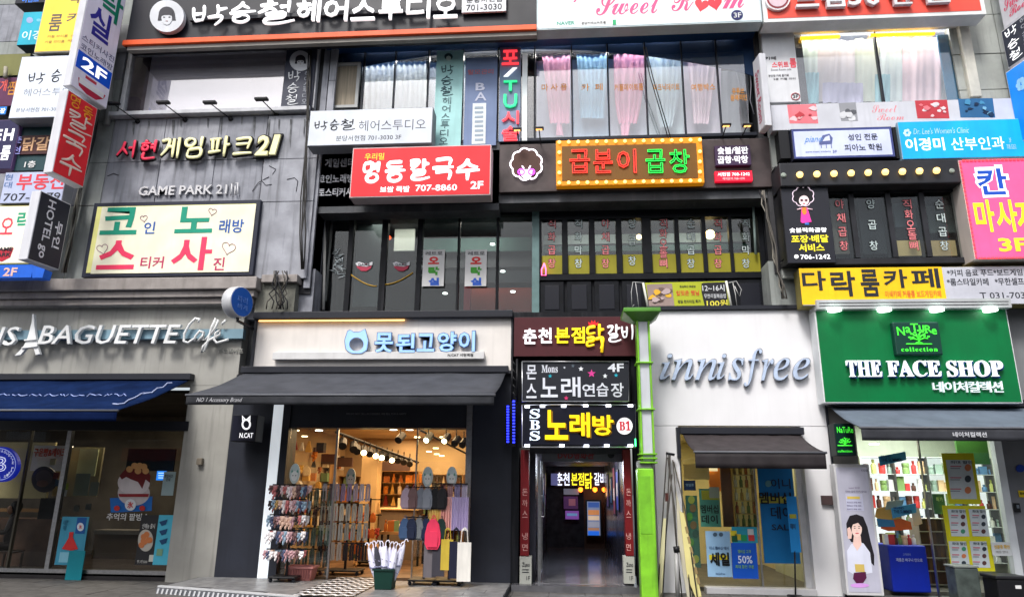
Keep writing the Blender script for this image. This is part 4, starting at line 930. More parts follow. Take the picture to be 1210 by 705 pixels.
MB().prism([(.15*L, -.012, hp*13), (.2*L, -.012, hp*5), (.42*L, -.012, hp*1.5), (.68*L, -.012, hp*2), (.86*L, -.012, hp*8), (.9*L, -.012, hp*13)], (0, .004, 0)).build('bowl_mark', C(190, 40, 70), t, local=True)
lb(t, 'bowl_band', C(235, 235, 240), .18*L, .85*L, hp*8, hp*14, y=-.016); lt(t, 'GAME', INK, .22*L, .8*L, hp*9, hp*12.5, weight=.03)
t, L, H = side_sign('red projecting sign with orange and white vertical brush characters', 'projecting_sign', 71, 107, 106, 203, -1.5, RZ, .2, C(206, 34, 46, .5, .12), EW)
for ch, u0, u1, z0, z1, M in [('명', .1, .45, .84, .97, C(240, 160, 40)), ('동', .55, .88, .80, .94, C(240, 160, 40)), ('칼', .1, .9, .60, .80, C(235, 215, 205)), ('국', .1, .85, .33, .56, C(235, 215, 205)), ('수', .15, .85, .06, .30, C(235, 215, 205))]:
    brush(t, ch, M, u0*L, u1*L, z0*H, z1*H, -.012, w=.07, frame_=True)
t, L, H = side_sign('black projecting sign reading hotel go in white rotated capitals', 'projecting_sign', 40, 77, 225, 306, -1.5, RZ, .2, C(34, 35, 50), EW)
def rot_text(t, s, M, u0, u1, z0, z1, weight=.03):   # text turned 90 degrees clockwise to run downwards
    me = glyph_mesh(s, weight, 0, .01); vs = [v.co.copy() for v in me.vertices]; fs = [tuple(f.vertices) for f in me.polygons]; bpy.data.meshes.remove(me)
    ax = min(v.x for v in vs); bx_ = max(v.x for v in vs); ay = min(v.y for v in vs); by = max(v.y for v in vs)
    mb = MB(); mb.v = [Vector((u0+(u1-u0)*(v.y-ay)/(by-ay), -.012+(0 if v.z > 0 else .003), z1-(z1-z0)*(v.x-ax)/(bx_-ax))) for v in vs]; mb.f = fs
    return mb.build('lettering', M, t, local=True)
rot_text(t, 'HOTEL go', C(225, 225, 235), .22*L, .52*L, .08*H, .93*H); rot_text(t, '무인', C(225, 225, 235), .62*L, .85*L, .28*H, .68*H, .05)
wbox(t, 'bracket', ALU, at(70, 150, 0).x-.3, at(70, 150, 0).x-.25, -.4, 0, 7.0, 7.05) if False else None
# right side: faces turned to the street centre
RZ2 = R(-84)
def side_r(label, far, near, ytop, ybot, Yf, face, edge=EW, thick=.18, rz=RZ2):
    ym = (ytop+ybot)/2; P = at(far, ym, Yf); z0, z1 = at(far, ybot, Yf).z, at(far, ytop, Yf).z
    u = Vector((math.cos(rz), math.sin(rz), 0)); L = solve(lambda s: proj(P+u*s)[0], near, .01, 5)
    t = thing('projecting_sign', label, 'sign', (P.x, P.y, z0), rotz=rz); H = z1-z0
    MB().box(0, L, 0, thick, 0, H).build('sign_box', edge, t, local=True, bevel=.012)
    MB().box(.02, L-.02, -.006, -.001, .02, H-.02).build('sign_face', face, t, local=True); return t, L, H
t, L, H = side_r('white projecting sign with pink script lettering high at the stone wall', 1177, 1222, -60, 36, -.3, C(200, 200, 208), rz=R(-78))
lt(t, SCRIPT('Sweet'), C(220, 80, 110), .1*L, .7*L, .18*H, .3*H, weight=0); lt(t, SCRIPT('Room'), C(220, 80, 110), .2*L, .8*L, .08*H, .17*H, weight=0)
t, L, H = side_r('dark slate projecting sign with white brush characters under the pink script one', 1187, 1228, 38, 82, -.3, C(40, 46, 62), rz=R(-78))
for i, ch in enumerate('박승철'): brush(t, ch, LED_W, .12*L, .45*L, (.7-i*.3)*H, (.93-i*.3)*H, -.012, w=.06, frame_=True)
for i, ch in enumerate('헤어스투디오'): lt(t, ch, C(170, 175, 185), .55*L, .75*L, (.82-i*.155)*H, (.95-i*.155)*H, weight=0)
t, L, H = side_r('bright blue projecting sign with pale flower mark beside the stone wall', 1196, 1240, 86, 170, -.3, C(15, 130, 225, .4, .3), rz=R(-78))
for k in range(6):
    MB().prism([(L*.35+.06*math.cos(k)+.05*math.cos(a), -.012, H*.72+.08*math.sin(k)+.05*math.sin(a)) for a in [i*math.pi/4 for i in range(8)]], (0, .003+k*.0003, 0)).build('flower_petal', C(150, 205, 240, .5, .2), t, local=True)
t, L, H = side_r('narrow white projecting sign with small vertical red script at the pale pier', 893, 901, 74, 158, -.35, C(190, 192, 200), rz=R(-82), thick=.12)
rot_text(t, 'Sweet Room', C(170, 60, 90), .25*L, .8*L, .1*H, .8*H, 0)
# ---- left flat boards in the back row
YL2 = -.75
t = sign('small dark sign with blue letters, topmost in the left back row', 20, -18, 62, 4, YL2, .3, C(24, 26, 40), BLACK, .01); text(t, '이벤트', C(40, 120, 230, .4, .6), 26, -4, 46, 3, YL2-.008, dep=.003, weight=.05)
t = sign('teal box sign with white characters below the small dark one', 24, 14, 70, 53, YL2, .3, C(25, 165, 190, .5, .15), C(20, 60, 70), .01)
text(t, '이경미', C(220, 240, 245), 26, 36, 62, 47, YL2-.008, dep=.003, weight=.03); ell(t, 'flower_dot', C(150, 170, 210), 35, 24, 4, 3.6, YL2-.008, .003, 12); ell(t, 'flower_dot', C(110, 190, 215), 46, 24, 3, 1.8, YL2-.008, .003, 12)
t = sign('yellow box sign with thick grey characters behind the white projecting sign', 50, -30, 112, 61, YL2-.3, .45, C(248, 205, 70, .5, .25), C(190, 185, 170), .02)
for s, x0, x1, y0, y1 in [('룸', 58, 73, 17, 37), ('카', 79, 98, 15, 27), ('락', 83, 96, -8, 4), ('페', 98, 110, 14, 26)]: text(t, s, C(90, 85, 80), x0, y0, x1, y1, YL2-.308, dep=.003, weight=.05)
for x0, x1, y in [(56, 80, 43), (84, 98, 42.5), (53, 76, 49.5), (80, 96, 48)]: text(t, '커플 파티룸', C(150, 125, 70), x0, y-1.6, x1, y+1.6, YL2-.308, dep=.002, weight=0)
t = sign('dull olive board with worn lamp, partly hidden by the white brush letter sign', -12, 64, 34, 90, YL2+.1, .2, C(118, 118, 66), DARK, .01)
line(t, 'worn_lamp', C(150, 145, 130), [(7, 80, YL2), (6, 92, YL2-.1)], .04)
t = sign('white box sign with black brush characters, behind the red projecting sign', 18, 66, 100, 139, YL2-.25, .45, C(218, 226, 240, .5, .12), C(120, 124, 134), .015)
Y_ = YL2-.258
for ch, x0, x1, y0, y1 in [('박', 34, 53, 86, 99), ('승', 61, 73, 82, 97), ('철', 77, 92, 82, 98)]: brush(t, ch, INK, x0, y0, x1, y1, Y_, w=.055)
text(t, '헤어스투디오', C(110, 115, 125), 28, 104, 94, 113, Y_, dep=.003, weight=-.006); text(t, '분당서현점 701-3030', C(90, 95, 105), 19, 127, 72, 132, Y_, dep=.003, weight=0)
t = sign('purple restaurant board with red and orange characters at the picture edge', -14, 92, 20, 126, YL2+.05, .2, C(92, 40, 78), DARK, .01)
text(t, '조개', C(225, 90, 80), -8, 95, 8, 108, YL2+.04, dep=.003, weight=.06); text(t, '찜', C(225, 150, 60), 9, 96, 18, 112, YL2+.04, dep=.003, weight=.03)
t = sign('small blue light box under the purple restaurant board', -10, 126, 8, 136, YL2, .2, C(30, 120, 210, .4, .4), DARK, .01); text(t, '포장', LED_W, -6, 128, 6, 134, YL2-.008, dep=.003, weight=.03)
t = sign('navy board with bold white letter H lying beyond the chicken sign', -14, 142, 19, 200, YL2+.02, .2, C(38, 34, 78), C(120, 90, 140), .01)
text(t, 'H', LED_W, 5, 152, 16, 166, YL2+.01, dep=.01, weight=.07); text(t, '룸', LED_W, 1, 172, 12, 189, YL2+.01, dep=.01, weight=.05); text(t, 'E', LED_W, -8, 153, 2, 166, YL2+.01, dep=.01, weight=.06)
t = sign('dark green board with brown chicken restaurant characters between two white signs', 20, 141, 62, 202, YL2+.1, .12, C(34, 66, 72), DARK, .01)
box(t, 'brown_plate', C(70, 36, 38), 24, 160, 60, 182, YL2+.06, .03)
text(t, '닭갈', C(215, 170, 130), 27, 162, 58, 178, YL2+.05, dep=.01, weight=.05); text(t, '춘', C(150, 150, 220), 16, 161, 26, 169, YL2+.04, dep=.01, weight=.04); text(t, '천', C(150, 150, 220), 14, 173, 24, 182, YL2+.04, dep=.01, weight=.04)
text(t, '1층', C(220, 220, 220), 29, 190, 42, 198, YL2+.08, dep=.003, weight=.04)
t = sign('lilac grey estate agent sign with red characters and black phone digits', 3, 203, 76, 240, YL2-.05, .25, C(178, 186, 214, .5, .08), C(130, 134, 146), .012)
text(t, '부동산', C(218, 60, 75), 20, 205, 78, 224, YL2-.06, dep=.003, weight=.06); text(t, '현', C(90, 120, 170), 6, 206, 15, 213, YL2-.06, dep=.003, weight=.02); text(t, '대', C(90, 120, 170), 5, 215, 14, 222, YL2-.06, dep=.003, weight=.02)
text(t, '707-8979', INK, 4, 228, 71, 237, YL2-.06, dep=.003, weight=.005)
t = sign('cream arcade sign with red and green characters over a blue 2F base', -40, 243, 42, 312, YL2-.02, .2, C(236, 232, 214, .5, .2), C(200, 190, 110), .02)
text(t, '오', C(232, 70, 90), 0, 257, 16, 277, YL2-.03, dep=.003, weight=.03); text(t, '락', C(30, 160, 120), 20, 250, 36, 272, YL2-.03, dep=.003, weight=.05)
poly(t, 'red_bowl', C(190, 40, 60), [(-16, 296), (16, 293), (12, 304), (2, 309), (-10, 306)], YL2-.03, .004); text(t, 'GAME\nPARK', INK, -8, 292, 14, 303, YL2-.036, dep=.003, weight=.06)
box(t, 'blue_base', C(25, 95, 205, .5, .15), -40, 313, 38, 328, YL2-.03, .2); poly(t, 'blue_tip', C(25, 95, 205, .5, .15), [(38, 313), (53, 318), (50, 328), (38, 328)], YL2-.03, .2)
text(t, '2F', C(235, 190, 180), 4, 316, 20, 326, YL2-.036, dep=.003, weight=.05)
# down pipe and cables on the pier between the projecting signs
t = tpx('drain_pipe', 'grey drain pipe with loose cables down the stone edge behind projecting signs', 'pipe', 115, 325, -.1)
line(t, 'pipe', C(130, 132, 130), [(134, 60, -.12), (126, 148, -.12)], .06, 10)
random.seed(4)
for k in range(7):
    line(t, 'cable', C(*random.choice([(40, 40, 44), (120, 118, 110), (70, 66, 60)])), [(118-7*i+random.uniform(-3, 3)-k*.4, 130+i*32, -.1-.02*k) for i in range(7)], random.uniform(.01, .022), 5)
t = tpx('cable_bundle', 'tangled black cables hanging at the pier corner above the cornice', 'cables', 330, 372, -.05)
for k in range(9):
    x = 322+k*2
    line(t, 'cable', C(*random.choice([(30, 30, 34), (90, 86, 80), (60, 56, 50)])), [(x+random.uniform(-4, 4)+(372-352)*.4*0+4*math.sin(i+k), 320+i*9, -.25-.02*(k % 3)) for i in range(6)], .012, 5)
for k in range(4): line(t, 'cable', C(50, 48, 46), [(369-i*2+random.uniform(-3, 3)-k, 60+i*43, -.16) for i in range(7)], .013, 5)
t = tpx('cable_bundle', 'frayed pale cables down the pier beside the bulb lit window box', 'cables', 918, 360, -.1)
for k in range(6): line(t, 'cable', C(*random.choice([(30, 30, 34), (150, 145, 135), (100, 96, 90)])), [(898+i*3.4+random.uniform(-2.5, 2.5)+k*.6, 225+i*16, -.15-.02*k) for i in range(9)], .012, 5)
for k in range(3): line(t, 'cable', C(150, 150, 160), [(868+k*7+i*1.5+random.uniform(-2, 2), 50+i*17, .3) for i in range(6)], .01, 5)
t = tpx('overhead_cable', 'pair of thin black cables crossing the blue and pink curtained panes', 'cable', 790, 165, -.1)
for k in (0, 3): line(t, 'cable', BLACK, [(760+k, 56, -.3), (768+k, 90, -.28), (790+k, 165, -.15)], .01, 5)
# ================================================================ BAKERY LETTERING AND WINDOW
t = tpx('raised_lettering', 'white raised italic capitals with tower emblem and script word on pale rail', 'lettering', 150, 410, -.2)
box(t, 'rail', C(120, 150, 165, .4), -60, 389.5, 287, 400.5, -.12, .12)
LW = C(226, 228, 228, .4)
text(t, 'PARIS', LW, -66, 386, 21, 408, -.22, dep=.07, weight=.01, shear=.18, split=True)
text(t, 'BAGUETTE', LW, 46, 383.5, 212, 406, -.22, dep=.07, weight=.012, shear=.18, split=True)
# script word drawn as tubes
def strokes(p, M, sets, Y, r, name='letter'):
    for s in sets: line(p, name, M, [(x, y, Y) for x, y in s], r, 6)
cafe = [[(234, 381), (236, 377), (231, 376), (224, 383), (218, 394), (217, 403), (222, 405), (231, 399)],
        [(241, 393), (236, 391), (231, 397), (230, 403), (234, 403), (240, 396), (241, 392), (239, 402), (243, 401), (249, 394)],
        [(249, 396), (255, 386), (258, 378), (255, 376), (250, 387), (246, 402), (242, 414), (239, 416), (240, 409), (247, 402), (254, 398)],
        [(254, 399), (260, 395), (260, 390), (255, 393), (253, 401), (256, 405), (263, 403), (270, 401)], [(262, 383), (267, 378)]]
strokes(t, LW, cafe, -.2, .026)
TW = [(38, 371), (40, 371), (40.5, 385), (42, 396), (44, 408), (47, 418), (42, 419), (40, 412), (36, 409), (31, 411), (24, 419), (17, 420), (27, 410), (32, 400), (35, 390), (37.5, 380)]
poly(t, 'tower_emblem', LW, TW, -.22, .06); line(t, 'tower_deck', LW, [(29, 402, -.23), (43, 401, -.23)], .02); line(t, 'tower_deck', LW, [(26, 411, -.23), (44, 409, -.23)], .02)
text(t, '파리바게뜨', C(165, 165, 160), 258, 411.5, 287, 417.5, -.02, dep=.018, weight=.01)
# round blue projecting sign
P = at(283, 357, -.7)
t = thing('round_sign', 'round blue projecting sign with silver rim above the bakery lettering', 'sign', tuple(P), rotz=R(72))
MB().lathe([(.27, -.16), (.285, -.12), (.285, .03), (.27, .06)], (0, 0, 0), 32, 'y').build('rim', ALU, t, smooth=True, local=True)
MB().lathe([(.26, .055), (.26, .066)], (0, 0, 0), 32, 'y').build('face', C(30, 85, 170, .4, .1), t, local=True)
lt(t, '파리', C(90, 130, 200), -.13, .12, -.02, .1, weight=0, dep=.02) ; lt(t, '바게', C(90, 130, 200), -.1, .14, -.14, -.04, weight=0, dep=.02)
for o in t.children:
    if o.name.startswith('lettering'): o.location.y = -.062
wbox(t, 'bracket', DARK, P.x-.02, P.x+.02, P.y, 0, P.z-.36, P.z-.32); wbox(t, 'bracket', DARK, P.x-.02, P.x+.02, P.y-.02, P.y+.02, P.z-.33, P.z-.27)
# blue awning
def awning(label, bl_, br_, fl_, fr_, Yf, val, top, M, MV, name='shop_awning', drop=None, cassette=DARK, Yb=-.02, bar=None):
    t = tpx(name, label, 'awning', (bl_[0]+br_[0])/2, bl_[1], -.1)
    A, B = at(*bl_, Yb), at(*br_, Yb); Cc, D = at(*fr_, Yf), at(*fl_, Yf)
    zb = (A.z+B.z)/2; zf = (Cc.z+D.z)/2; A.z = B.z = zb; Cc.z = D.z = zf
    n = 10
    def fn(u, v):
        p = A.lerp(B, u).lerp(D.lerp(Cc, u), v); p.z -= .05*math.sin(math.pi*v)+.006*math.sin(u*60)*v+.02*noise.noise(Vector((u*7, v*2, fl_[0]))); return p
    mb = MB().sheet(fn, 24, 6); o = mb.build('canopy', M, t, smooth=True)
    s = o.modifiers.new('thick', 'SOLIDIFY'); s.thickness = .012
    def fv(u, v): 
        p = D.lerp(Cc, u); return Vector((p.x, p.y-.012+.012*math.sin(u*34)*v, p.z-val*v))
    o = MB().sheet(fv, 60, 3).build('valance_or_reflection', MV, t, smooth=True); s = o.modifiers.new('thick', 'SOLIDIFY'); s.thickness = .008
    MB().tube([D+Vector((-.02, -.01, 0)), Cc+Vector((.02, -.01, 0))], .018, 10).build('front_bar', bar or C(90, 92, 98), t, smooth=True)
    wbox(t, 'cassette', cassette, A.x-.05, B.x+.05, -.16, -.002, zb-.02, zb+.1, bevel=.01)
    for k in (.12, .88):
        p0 = A.lerp(B, k); p1 = D.lerp(Cc, k); mid = p0.lerp(p1, .5)+Vector((.35 if k < .5 else -.35, 0, -.12))
        MB().tube([p0+Vector((0, -.05, -.1)), mid, p1+Vector((0, .04, -.03))], .022, 8).build('folding_arm', METAL, t)
    return t
BLUE = mat('blue_canvas', (.005, .015, .058), .9, var=.2, scale=3, streak=.2, spec=.04)
t = awning('deep blue fabric awning with white script over the bakery window', (-60, 449), (226, 448), (-170, 484), (139, 485), -2.05, .16, 0, BLUE, mat('blue_canvas_valance', (.004, .011, .05), .9, spec=.04))
def on_canopy(px, py):   # point of the canopy slope under a photo pixel
    A = at(-60, 449, -.02); F = at(139, 485, -2.05); zb, zf = at(83, 448.5, -.02).z, (at(-170, 484, -2.05).z+at(139, 485, -2.05).z)/2
    lo, hi = -2.05, -.02
    f = lambda Y: at(px, py, Y).z-(zb+(zf-zb)*(Y+.02)/(-2.03)-.05*math.sin(math.pi*(Y+.02)/-2.03))
    a = f(lo) < 0
    for _ in range(30):
        m = (lo+hi)/2
        if (f(m) < 0) == a: lo = m
        else: hi = m
    return at(px, py, lo)+Vector((0, -.02, .02))
scr = [(204, 453.5), (198, 454), (193, 459), (186, 460), (180, 465), (172, 466), (168, 466), (160, 471), (152, 474), (147, 478), (140, 479), (134, 478.5)]
MB().tube([on_canopy(x, y) for x, y in scr], .012, 5).build('script', C(170, 180, 215), t)
random.seed(6); x = -5
while x < 150:
    w_ = random.uniform(8, 20); MB().tube([on_canopy(x+w_*i/5, 468+random.uniform(-1.6, 1.6)) for i in range(6)], .009, 4).build('script', C(150, 165, 215), t); x += w_+3
# bakery window
t = pb
box(t, 'window_head', C(24, 25, 32), -60, 497, 222, 508, -.02, .1)
YW = .15
q = lambda x: at(x, 595, YW).x
ZW0, ZW1 = at(100, 672, YW).z, at(100, 508, YW).z
wbox(t, 'window_frame', METAL, q(67), q(72), YW-.04, YW+.05, ZW0-.02, ZW1)
wbox(t, 'window_frame', C(70, 66, 56), q(21), q(23), YW-.02, YW+.05, ZW0, ZW1)
wbox(t, 'window_frame', METAL, XL-1, q(210), YW-.05, YW+.06, ZW0-.1, ZW0)
GB = glassmat('bakery_glass', (.85, .86, .85), refl=.5)
wbox(t, 'window_pane', GB, XL-1, q(21), YW, YW+.01, ZW0, ZW1); wbox(t, 'window_pane', GB, q(23), q(67), YW, YW+.01, ZW0, ZW1); wbox(t, 'window_pane', GB, q(72), q(212), YW, YW+.01, ZW0, ZW1)
# room
RMX0, RMX1 = XL-3, q(214)
wbox(t, 'room_floor', mat('dark_tile_floor', (.06, .045, .04), .3, var=.3, scale=2), RMX0, RMX1+.3, .3, 5, -.11, -.005)
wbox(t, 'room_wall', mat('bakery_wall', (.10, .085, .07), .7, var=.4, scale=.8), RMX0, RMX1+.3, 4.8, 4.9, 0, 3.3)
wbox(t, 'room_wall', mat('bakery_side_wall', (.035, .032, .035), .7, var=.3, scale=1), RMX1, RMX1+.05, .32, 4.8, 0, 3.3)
wbox(t, 'room_ceiling', C(40, 38, 38), RMX0, RMX1+.3, .3, 4.8, 3.3, 3.35)
box(t, 'beige_partition', C(176, 164, 122), -60, 522, 60, 588, 1.2, .05); box(t, 'beige_partition', C(150, 140, 112), 66, 528, 118, 586, 1.5, .05)
box(t, 'menu_panel', C(205, 200, 192), 38, 526, 76, 556, 1.1, .03); text(t, '구운빵&케이크', C(200, 80, 60), 40, 529, 78, 539, 1.09, dep=.004, weight=.05)
box(t, 'pale_blind', C(185, 190, 150), 92, 530, 114, 562, 1.4, .03)
box(t, 'paper_sheet', C(120, 130, 120), 88, 559, 105, 585, .5, .01); box(t, 'paper_sheet', C(125, 132, 122), 106, 569, 116, 585, .5, .01)
box(t, 'dark_notice', C(30, 30, 34), 46, 588, 64, 613, .4, .02); box(t, 'counter_front', mat('counter_wood', (.09, .05, .035), .4, var=.4, scale=2), -60, 612, 64, 668, 1.2, .5)
box(t, 'counter_glow', C(120, 90, 60, .5, .25), -40, 600, 46, 604, 1.15, .05); box(t, 'table_front', C(92, 70, 48), 110, 630, 170, 660, .8, .04); box(t, 'table_top', C(120, 110, 100), 110, 626, 176, 631, .6, .4)
box(t, 'teal_wall_band', C(16, 42, 52), 150, 530, 206, 556, .9, .04)
ell(t, 'round_picture', C(70, 66, 72), 52, 566, 15, 15.5, .45, .03, 28); ell(t, 'round_picture_inner', C(96, 84, 84), 52, 564, 10, 9, .44, .005, 20); ell(t, 'round_picture_inner', C(120, 90, 80), 50, 571, 7, 4, .435, .004, 20)
for x, y, c in [(66, 561, (130, 60, 50)), (68, 570, (60, 90, 120)), (77, 574, (140, 160, 60)), (75, 582, (190, 190, 190)), (67, 602, (190, 190, 180)), (62, 545, (200, 195, 150)), (104, 598, (70, 74, 74)), (90, 600, (90, 92, 88))]: box(t, 'small_notice', C(*c), x-3, y-3.5, x+3.5, y+4, .35, .01)
for x, y in [(82, 528), (45, 529), (60, 524), (30, 526), (100, 531)]: q_ = at(x, y, 2.2); MB().lathe([(.07, 0), (.07, .02)], q_, 12).build('ceiling_lamp', C(250, 235, 200, .4, 5), t)
# patbingsu print on the glass
t = tpx('window_decal', 'bean and shaved ice dessert print in a blue cup on bakery window', 'decal', 155, 616, .1)
Y_ = .13
poly(t, 'blue_base', C(30, 105, 185), [(130, 588), (180, 586), (179, 603), (131, 605)], Y_, .004)
ell(t, 'bowl', C(205, 195, 195), 158, 582, 19, 15, Y_-.004, .003); ell(t, 'ice', C(222, 212, 212), 158, 570, 19, 15, Y_-.008, .003)
poly(t, 'bean_topping', C(110, 28, 30), [(141, 562), (148, 554), (158, 551), (170, 553), (178, 561), (177, 570), (172, 566), (168, 577), (163, 569), (155, 566), (149, 563), (144, 566)], Y_-.012, .003)
for cx, cy in [(153, 554), (159, 550), (165, 550), (172, 556), (163, 556), (170, 551)]: ell(t, 'rice_cake', C(222, 165, 105), cx, cy, 4, 3.8, Y_-.016-.0004*cx/10, .003, 12)
poly(t, 'red_band', C(150, 40, 45), [(140, 583), (176, 583), (175, 586.5), (141, 586.5)], Y_-.02, .003)
ell(t, 'round_mark', C(228, 232, 235), 154, 596, 6.5, 6.8, Y_-.024, .003); text(t, '氷', C(205, 35, 40), 150.5, 592, 157.5, 600, Y_-.03, dep=.003, weight=.06)
for cx in (138, 168): ell(t, 'red_fruit', C(190, 50, 45), cx, 600, 3.5, 3.2, Y_-.024, .003, 12)
text(t, '추억의 팥빙수', C(215, 215, 215), 126, 606, 176, 614.5, Y_, dep=.003, weight=.03)
# round blue sign
t = tpx('round_light_sign', 'round royal blue light sign with white double line letter at the picture edge', 'sign', -2, 568, -.1)
ell(t, 'disc', C(20, 40, 170, .4, .5), -1, 548, 22, 21, -.1, .08, 36)
line(t, 'ring', C(190, 205, 250, .4, .5), [(-1+19.5*math.cos(i*math.pi/16), 548+18.6*math.sin(i*math.pi/16), -.105) for i in range(33)], .006, 4)
text(t, 'B', C(235, 240, 255, .4, .9), -7, 539, 8, 557, -.11, outline=.016)
for i, ch in enumerate('BAGUETTE PARIS BAGUETTE PARIS '):
    a = -math.pi/2+i*2*math.pi/30; x, y = -1+16.5*math.cos(a), 548+15.8*math.sin(a)
    if ch != ' ' and x > -12: text(t, ch, C(220, 228, 250, .4, .5), x-1.2, y-1.5, x+1.2, y+1.5, -.106, dep=.002, weight=.02, name='lettering')
def poster(label, x0, y0, x1, y1, Y, M, cat='poster', name='poster', dep=.01):
    t = tpx(name, label, cat, (x0+x1)/2, y1, Y); box(t, 'sheet', M, x0, y0, x1, y1, Y, dep); return t
t = poster('teal poster with a red dress shape standing behind bakery glass', 69, 610, 101, 667, .1, C(66, 150, 180))
poly(t, 'dress', C(205, 50, 50), [(82, 628), (87, 628), (86, 634), (92, 648), (84, 650), (73, 648), (81, 635)], .09, .003); ell(t, 'round_mark', C(220, 228, 235), 95, 622, 4, 5, .088, .003, 14); text(t, '氷', C(205, 40, 40), 93, 619.5, 97, 624.5, .084, dep=.002, weight=.05)
text(t, '시원한\n여름', C(30, 90, 120), 74, 614, 80, 626, .09, dep=.002, weight=.01); box(t, 'blue_corner', C(30, 90, 160), 90, 611, 101, 630, .094, .003); box(t, 'pale_swirl', C(130, 190, 210), 70, 652, 96, 664, .094, .003)
t = poster('plain turquoise panel leaning at the foot of the dress poster', 79, 650, 98, 686, .02, C(20, 130, 145))
t = poster('dark food poster showing a bowl of round bread by the grey pillar', 163, 608, 187, 667, .12, C(44, 44, 46))
ell(t, 'plate', C(185, 180, 170), 172, 638, 9, 13, .112, .003); random.seed(3)
for i in range(7): ell(t, 'bread', C(200, 120, 70), 172+random.uniform(-5, 5), 638+random.uniform(-8, 8), 3.4, 3.6, .108-.001*i, .002, 12)
text(t, '신메뉴 출시', C(220, 220, 215), 168, 618, 183, 624, .112, dep=.002, weight=.01); box(t, 'price_tag', C(200, 200, 190), 176, 655, 182, 663, .112, .003); text(t, '빵 3개 5000', C(200, 200, 195), 162, 661, 174, 665, .112, dep=.002, weight=0)
t = poster('light blue poster with dark birds shape right beside the bowl of bread poster', 184, 608, 201, 667, .11, C(78, 178, 205))
for y in (616, 627, 638): poly(t, 'dark_swirl', C(30, 70, 110), [(188, y), (198, y-3), (196, y+3), (191, y+5)], .1, .003)
box(t, 'green_tag', C(120, 160, 130), 185, 648, 192, 656, .1, .003)
t = poster('small glowing blue screen inside the bakery near the pillar', 185, 556, 196, 567, .6, C(40, 130, 235, .4, 1.8), 'screen', 'screen')
for i in range(3): box(t, 'screen_line', C(190, 225, 255, .4, 2), 187, 558+i*2.8, 194, 559+i*2.8, .59, .003)
t = poster('pale paper notice taped on bakery glass beside the grey pillar', 192, 557, 206, 585, .13, C(150, 170, 172)); text(t, '영업시간\n안내', INK, 194, 560, 204, 568, .122, dep=.002, weight=.02)
# ================================================================ ACCESSORY SHOP
nc = tpx('accessory_shopfront', 'dark clad accessory shop with cream fascia and warm lit interior', 'shopfront', 430, 690, 0)
NV2 = mat('navy_cladding', (.022, .025, .036), .45, var=.12, scale=2, streak=.15)
CRM = mat('cream_fascia', (.70, .665, .63), .55, var=.05, scale=2, streak=.1)
FX0, FX1 = at(302, 407, -.1).x, at(604, 407, -.1).x
fz0, fz1 = at(450, 438, -.1).z, at(450, 377, -.1).z
wbox(nc, 'fascia', CRM, FX0, FX1, -.1, .2, fz0, fz1)
wbox(nc, 'fascia_trim', DARK, FX0-.05, FX1+.03, -.22, .3, fz1, fz1+.13, bevel=.01); wbox(nc, 'fascia_trim', DARK, FX0-.05, FX0, -.13, .2, fz0, fz1-.002); wbox(nc, 'fascia_trim', DARK, FX1, FX1+.03, -.13, .2, fz0, fz1-.002); wbox(nc, 'fascia_trim', DARK, FX0-.04, FX1+.03, -.14, .2, fz0-.05, fz0-.002)
line(nc, 'warm_strip_lamp', C(255, 190, 110, .4, 3), [(306, 379, -.17), (478, 378, -.17)], .012, 5)
z0n = .1
n_ = lambda x, y=590: at(x, y, 0).x
zh0, zh1 = at(440, 505, 0).z, fz0-.05
wbox(nc, 'left_cladding', NV2, n_(263), n_(313), 0, .4, z0n, zh1)
wbox(nc, 'light_strip', C(225, 232, 238, .5, .75), n_(313)+.003, n_(325), -.015, .1, z0n, zh1)
wbox(nc, 'left_jamb', NV2, n_(325)+.003, n_(334), -.01, .4, z0n, zh1)
wbox(nc, 'header', NV2, n_(334)+.003, n_(552), .02, .4, zh0, zh1)
wbox(nc, 'door_post', METAL, n_(549), n_(556), -.02, .3, z0n, zh1); wbox(nc, 'right_cladding', NV2, n_(556)+.003, n_(604), 0, .4, z0n, zh1)
text(nc, 'WE DO NOT SELL ACCESSORY, WE SELL FUN & HAPPY', C(120, 122, 130), 409, 487.5, 480, 490, .012, dep=.004, weight=0)
a = n_(334)+.01; b = n_(392); 
wbox(nc, 'window_pane', GLASSC, a, b, .08, .092, z0n, zh0); wbox(nc, 'pane_edge', METAL, b-.02, b+.015, .06, .11, z0n, zh0)
a2, b2 = n_(489), n_(549)-.01
wbox(nc, 'window_pane', GLASSC, a2, b2, .08, .092, z0n, zh0); wbox(nc, 'pane_edge', METAL, a2-.01, a2+.012, .06, .11, z0n, zh0)
# interior
WARM = mat('warm_wall', (.4, .29, .17), .7, var=.15, scale=1)
IX0, IX1 = n_(330)-.9, n_(604)
ZC = zh0+.25
wbox(nc, 'room_floor', mat('wood_floor', (.2, .12, .07), .4, var=.3, scale=3), IX0, IX1, .4, 6.6, .0, .1)
wbox(nc, 'room_wall', WARM, IX0-.1, IX0, .1, 6.6, .1, ZC); wbox(nc, 'room_wall', WARM, IX1-.05, IX1+.05, .42, 6.6, .1, ZC); wbox(nc, 'room_wall', WARM, IX0, IX1, 6.5, 6.6, .1, ZC)
wbox(nc, 'room_ceiling', mat('warm_ceiling', (.55, .45, .32), .7, var=.1, scale=1), IX0, IX1, .4, 6.6, ZC, ZC+.05)
box(nc, 'cream_column', C(210, 178, 130), 425, 534, 444, 640, 3.2, .4)
for x0, x1, y0, y1, Y in [(342, 372, 528, 541, 4.0), (376, 396, 536, 548, 4.6), (398, 416, 540, 551, 5.2), (434, 484, 545, 557, 5.4), (300, 338, 520, 536, 3.4)]: box(nc, 'dark_header_sign', C(82, 62, 56), x0, y0, x1, y1, Y, .1)
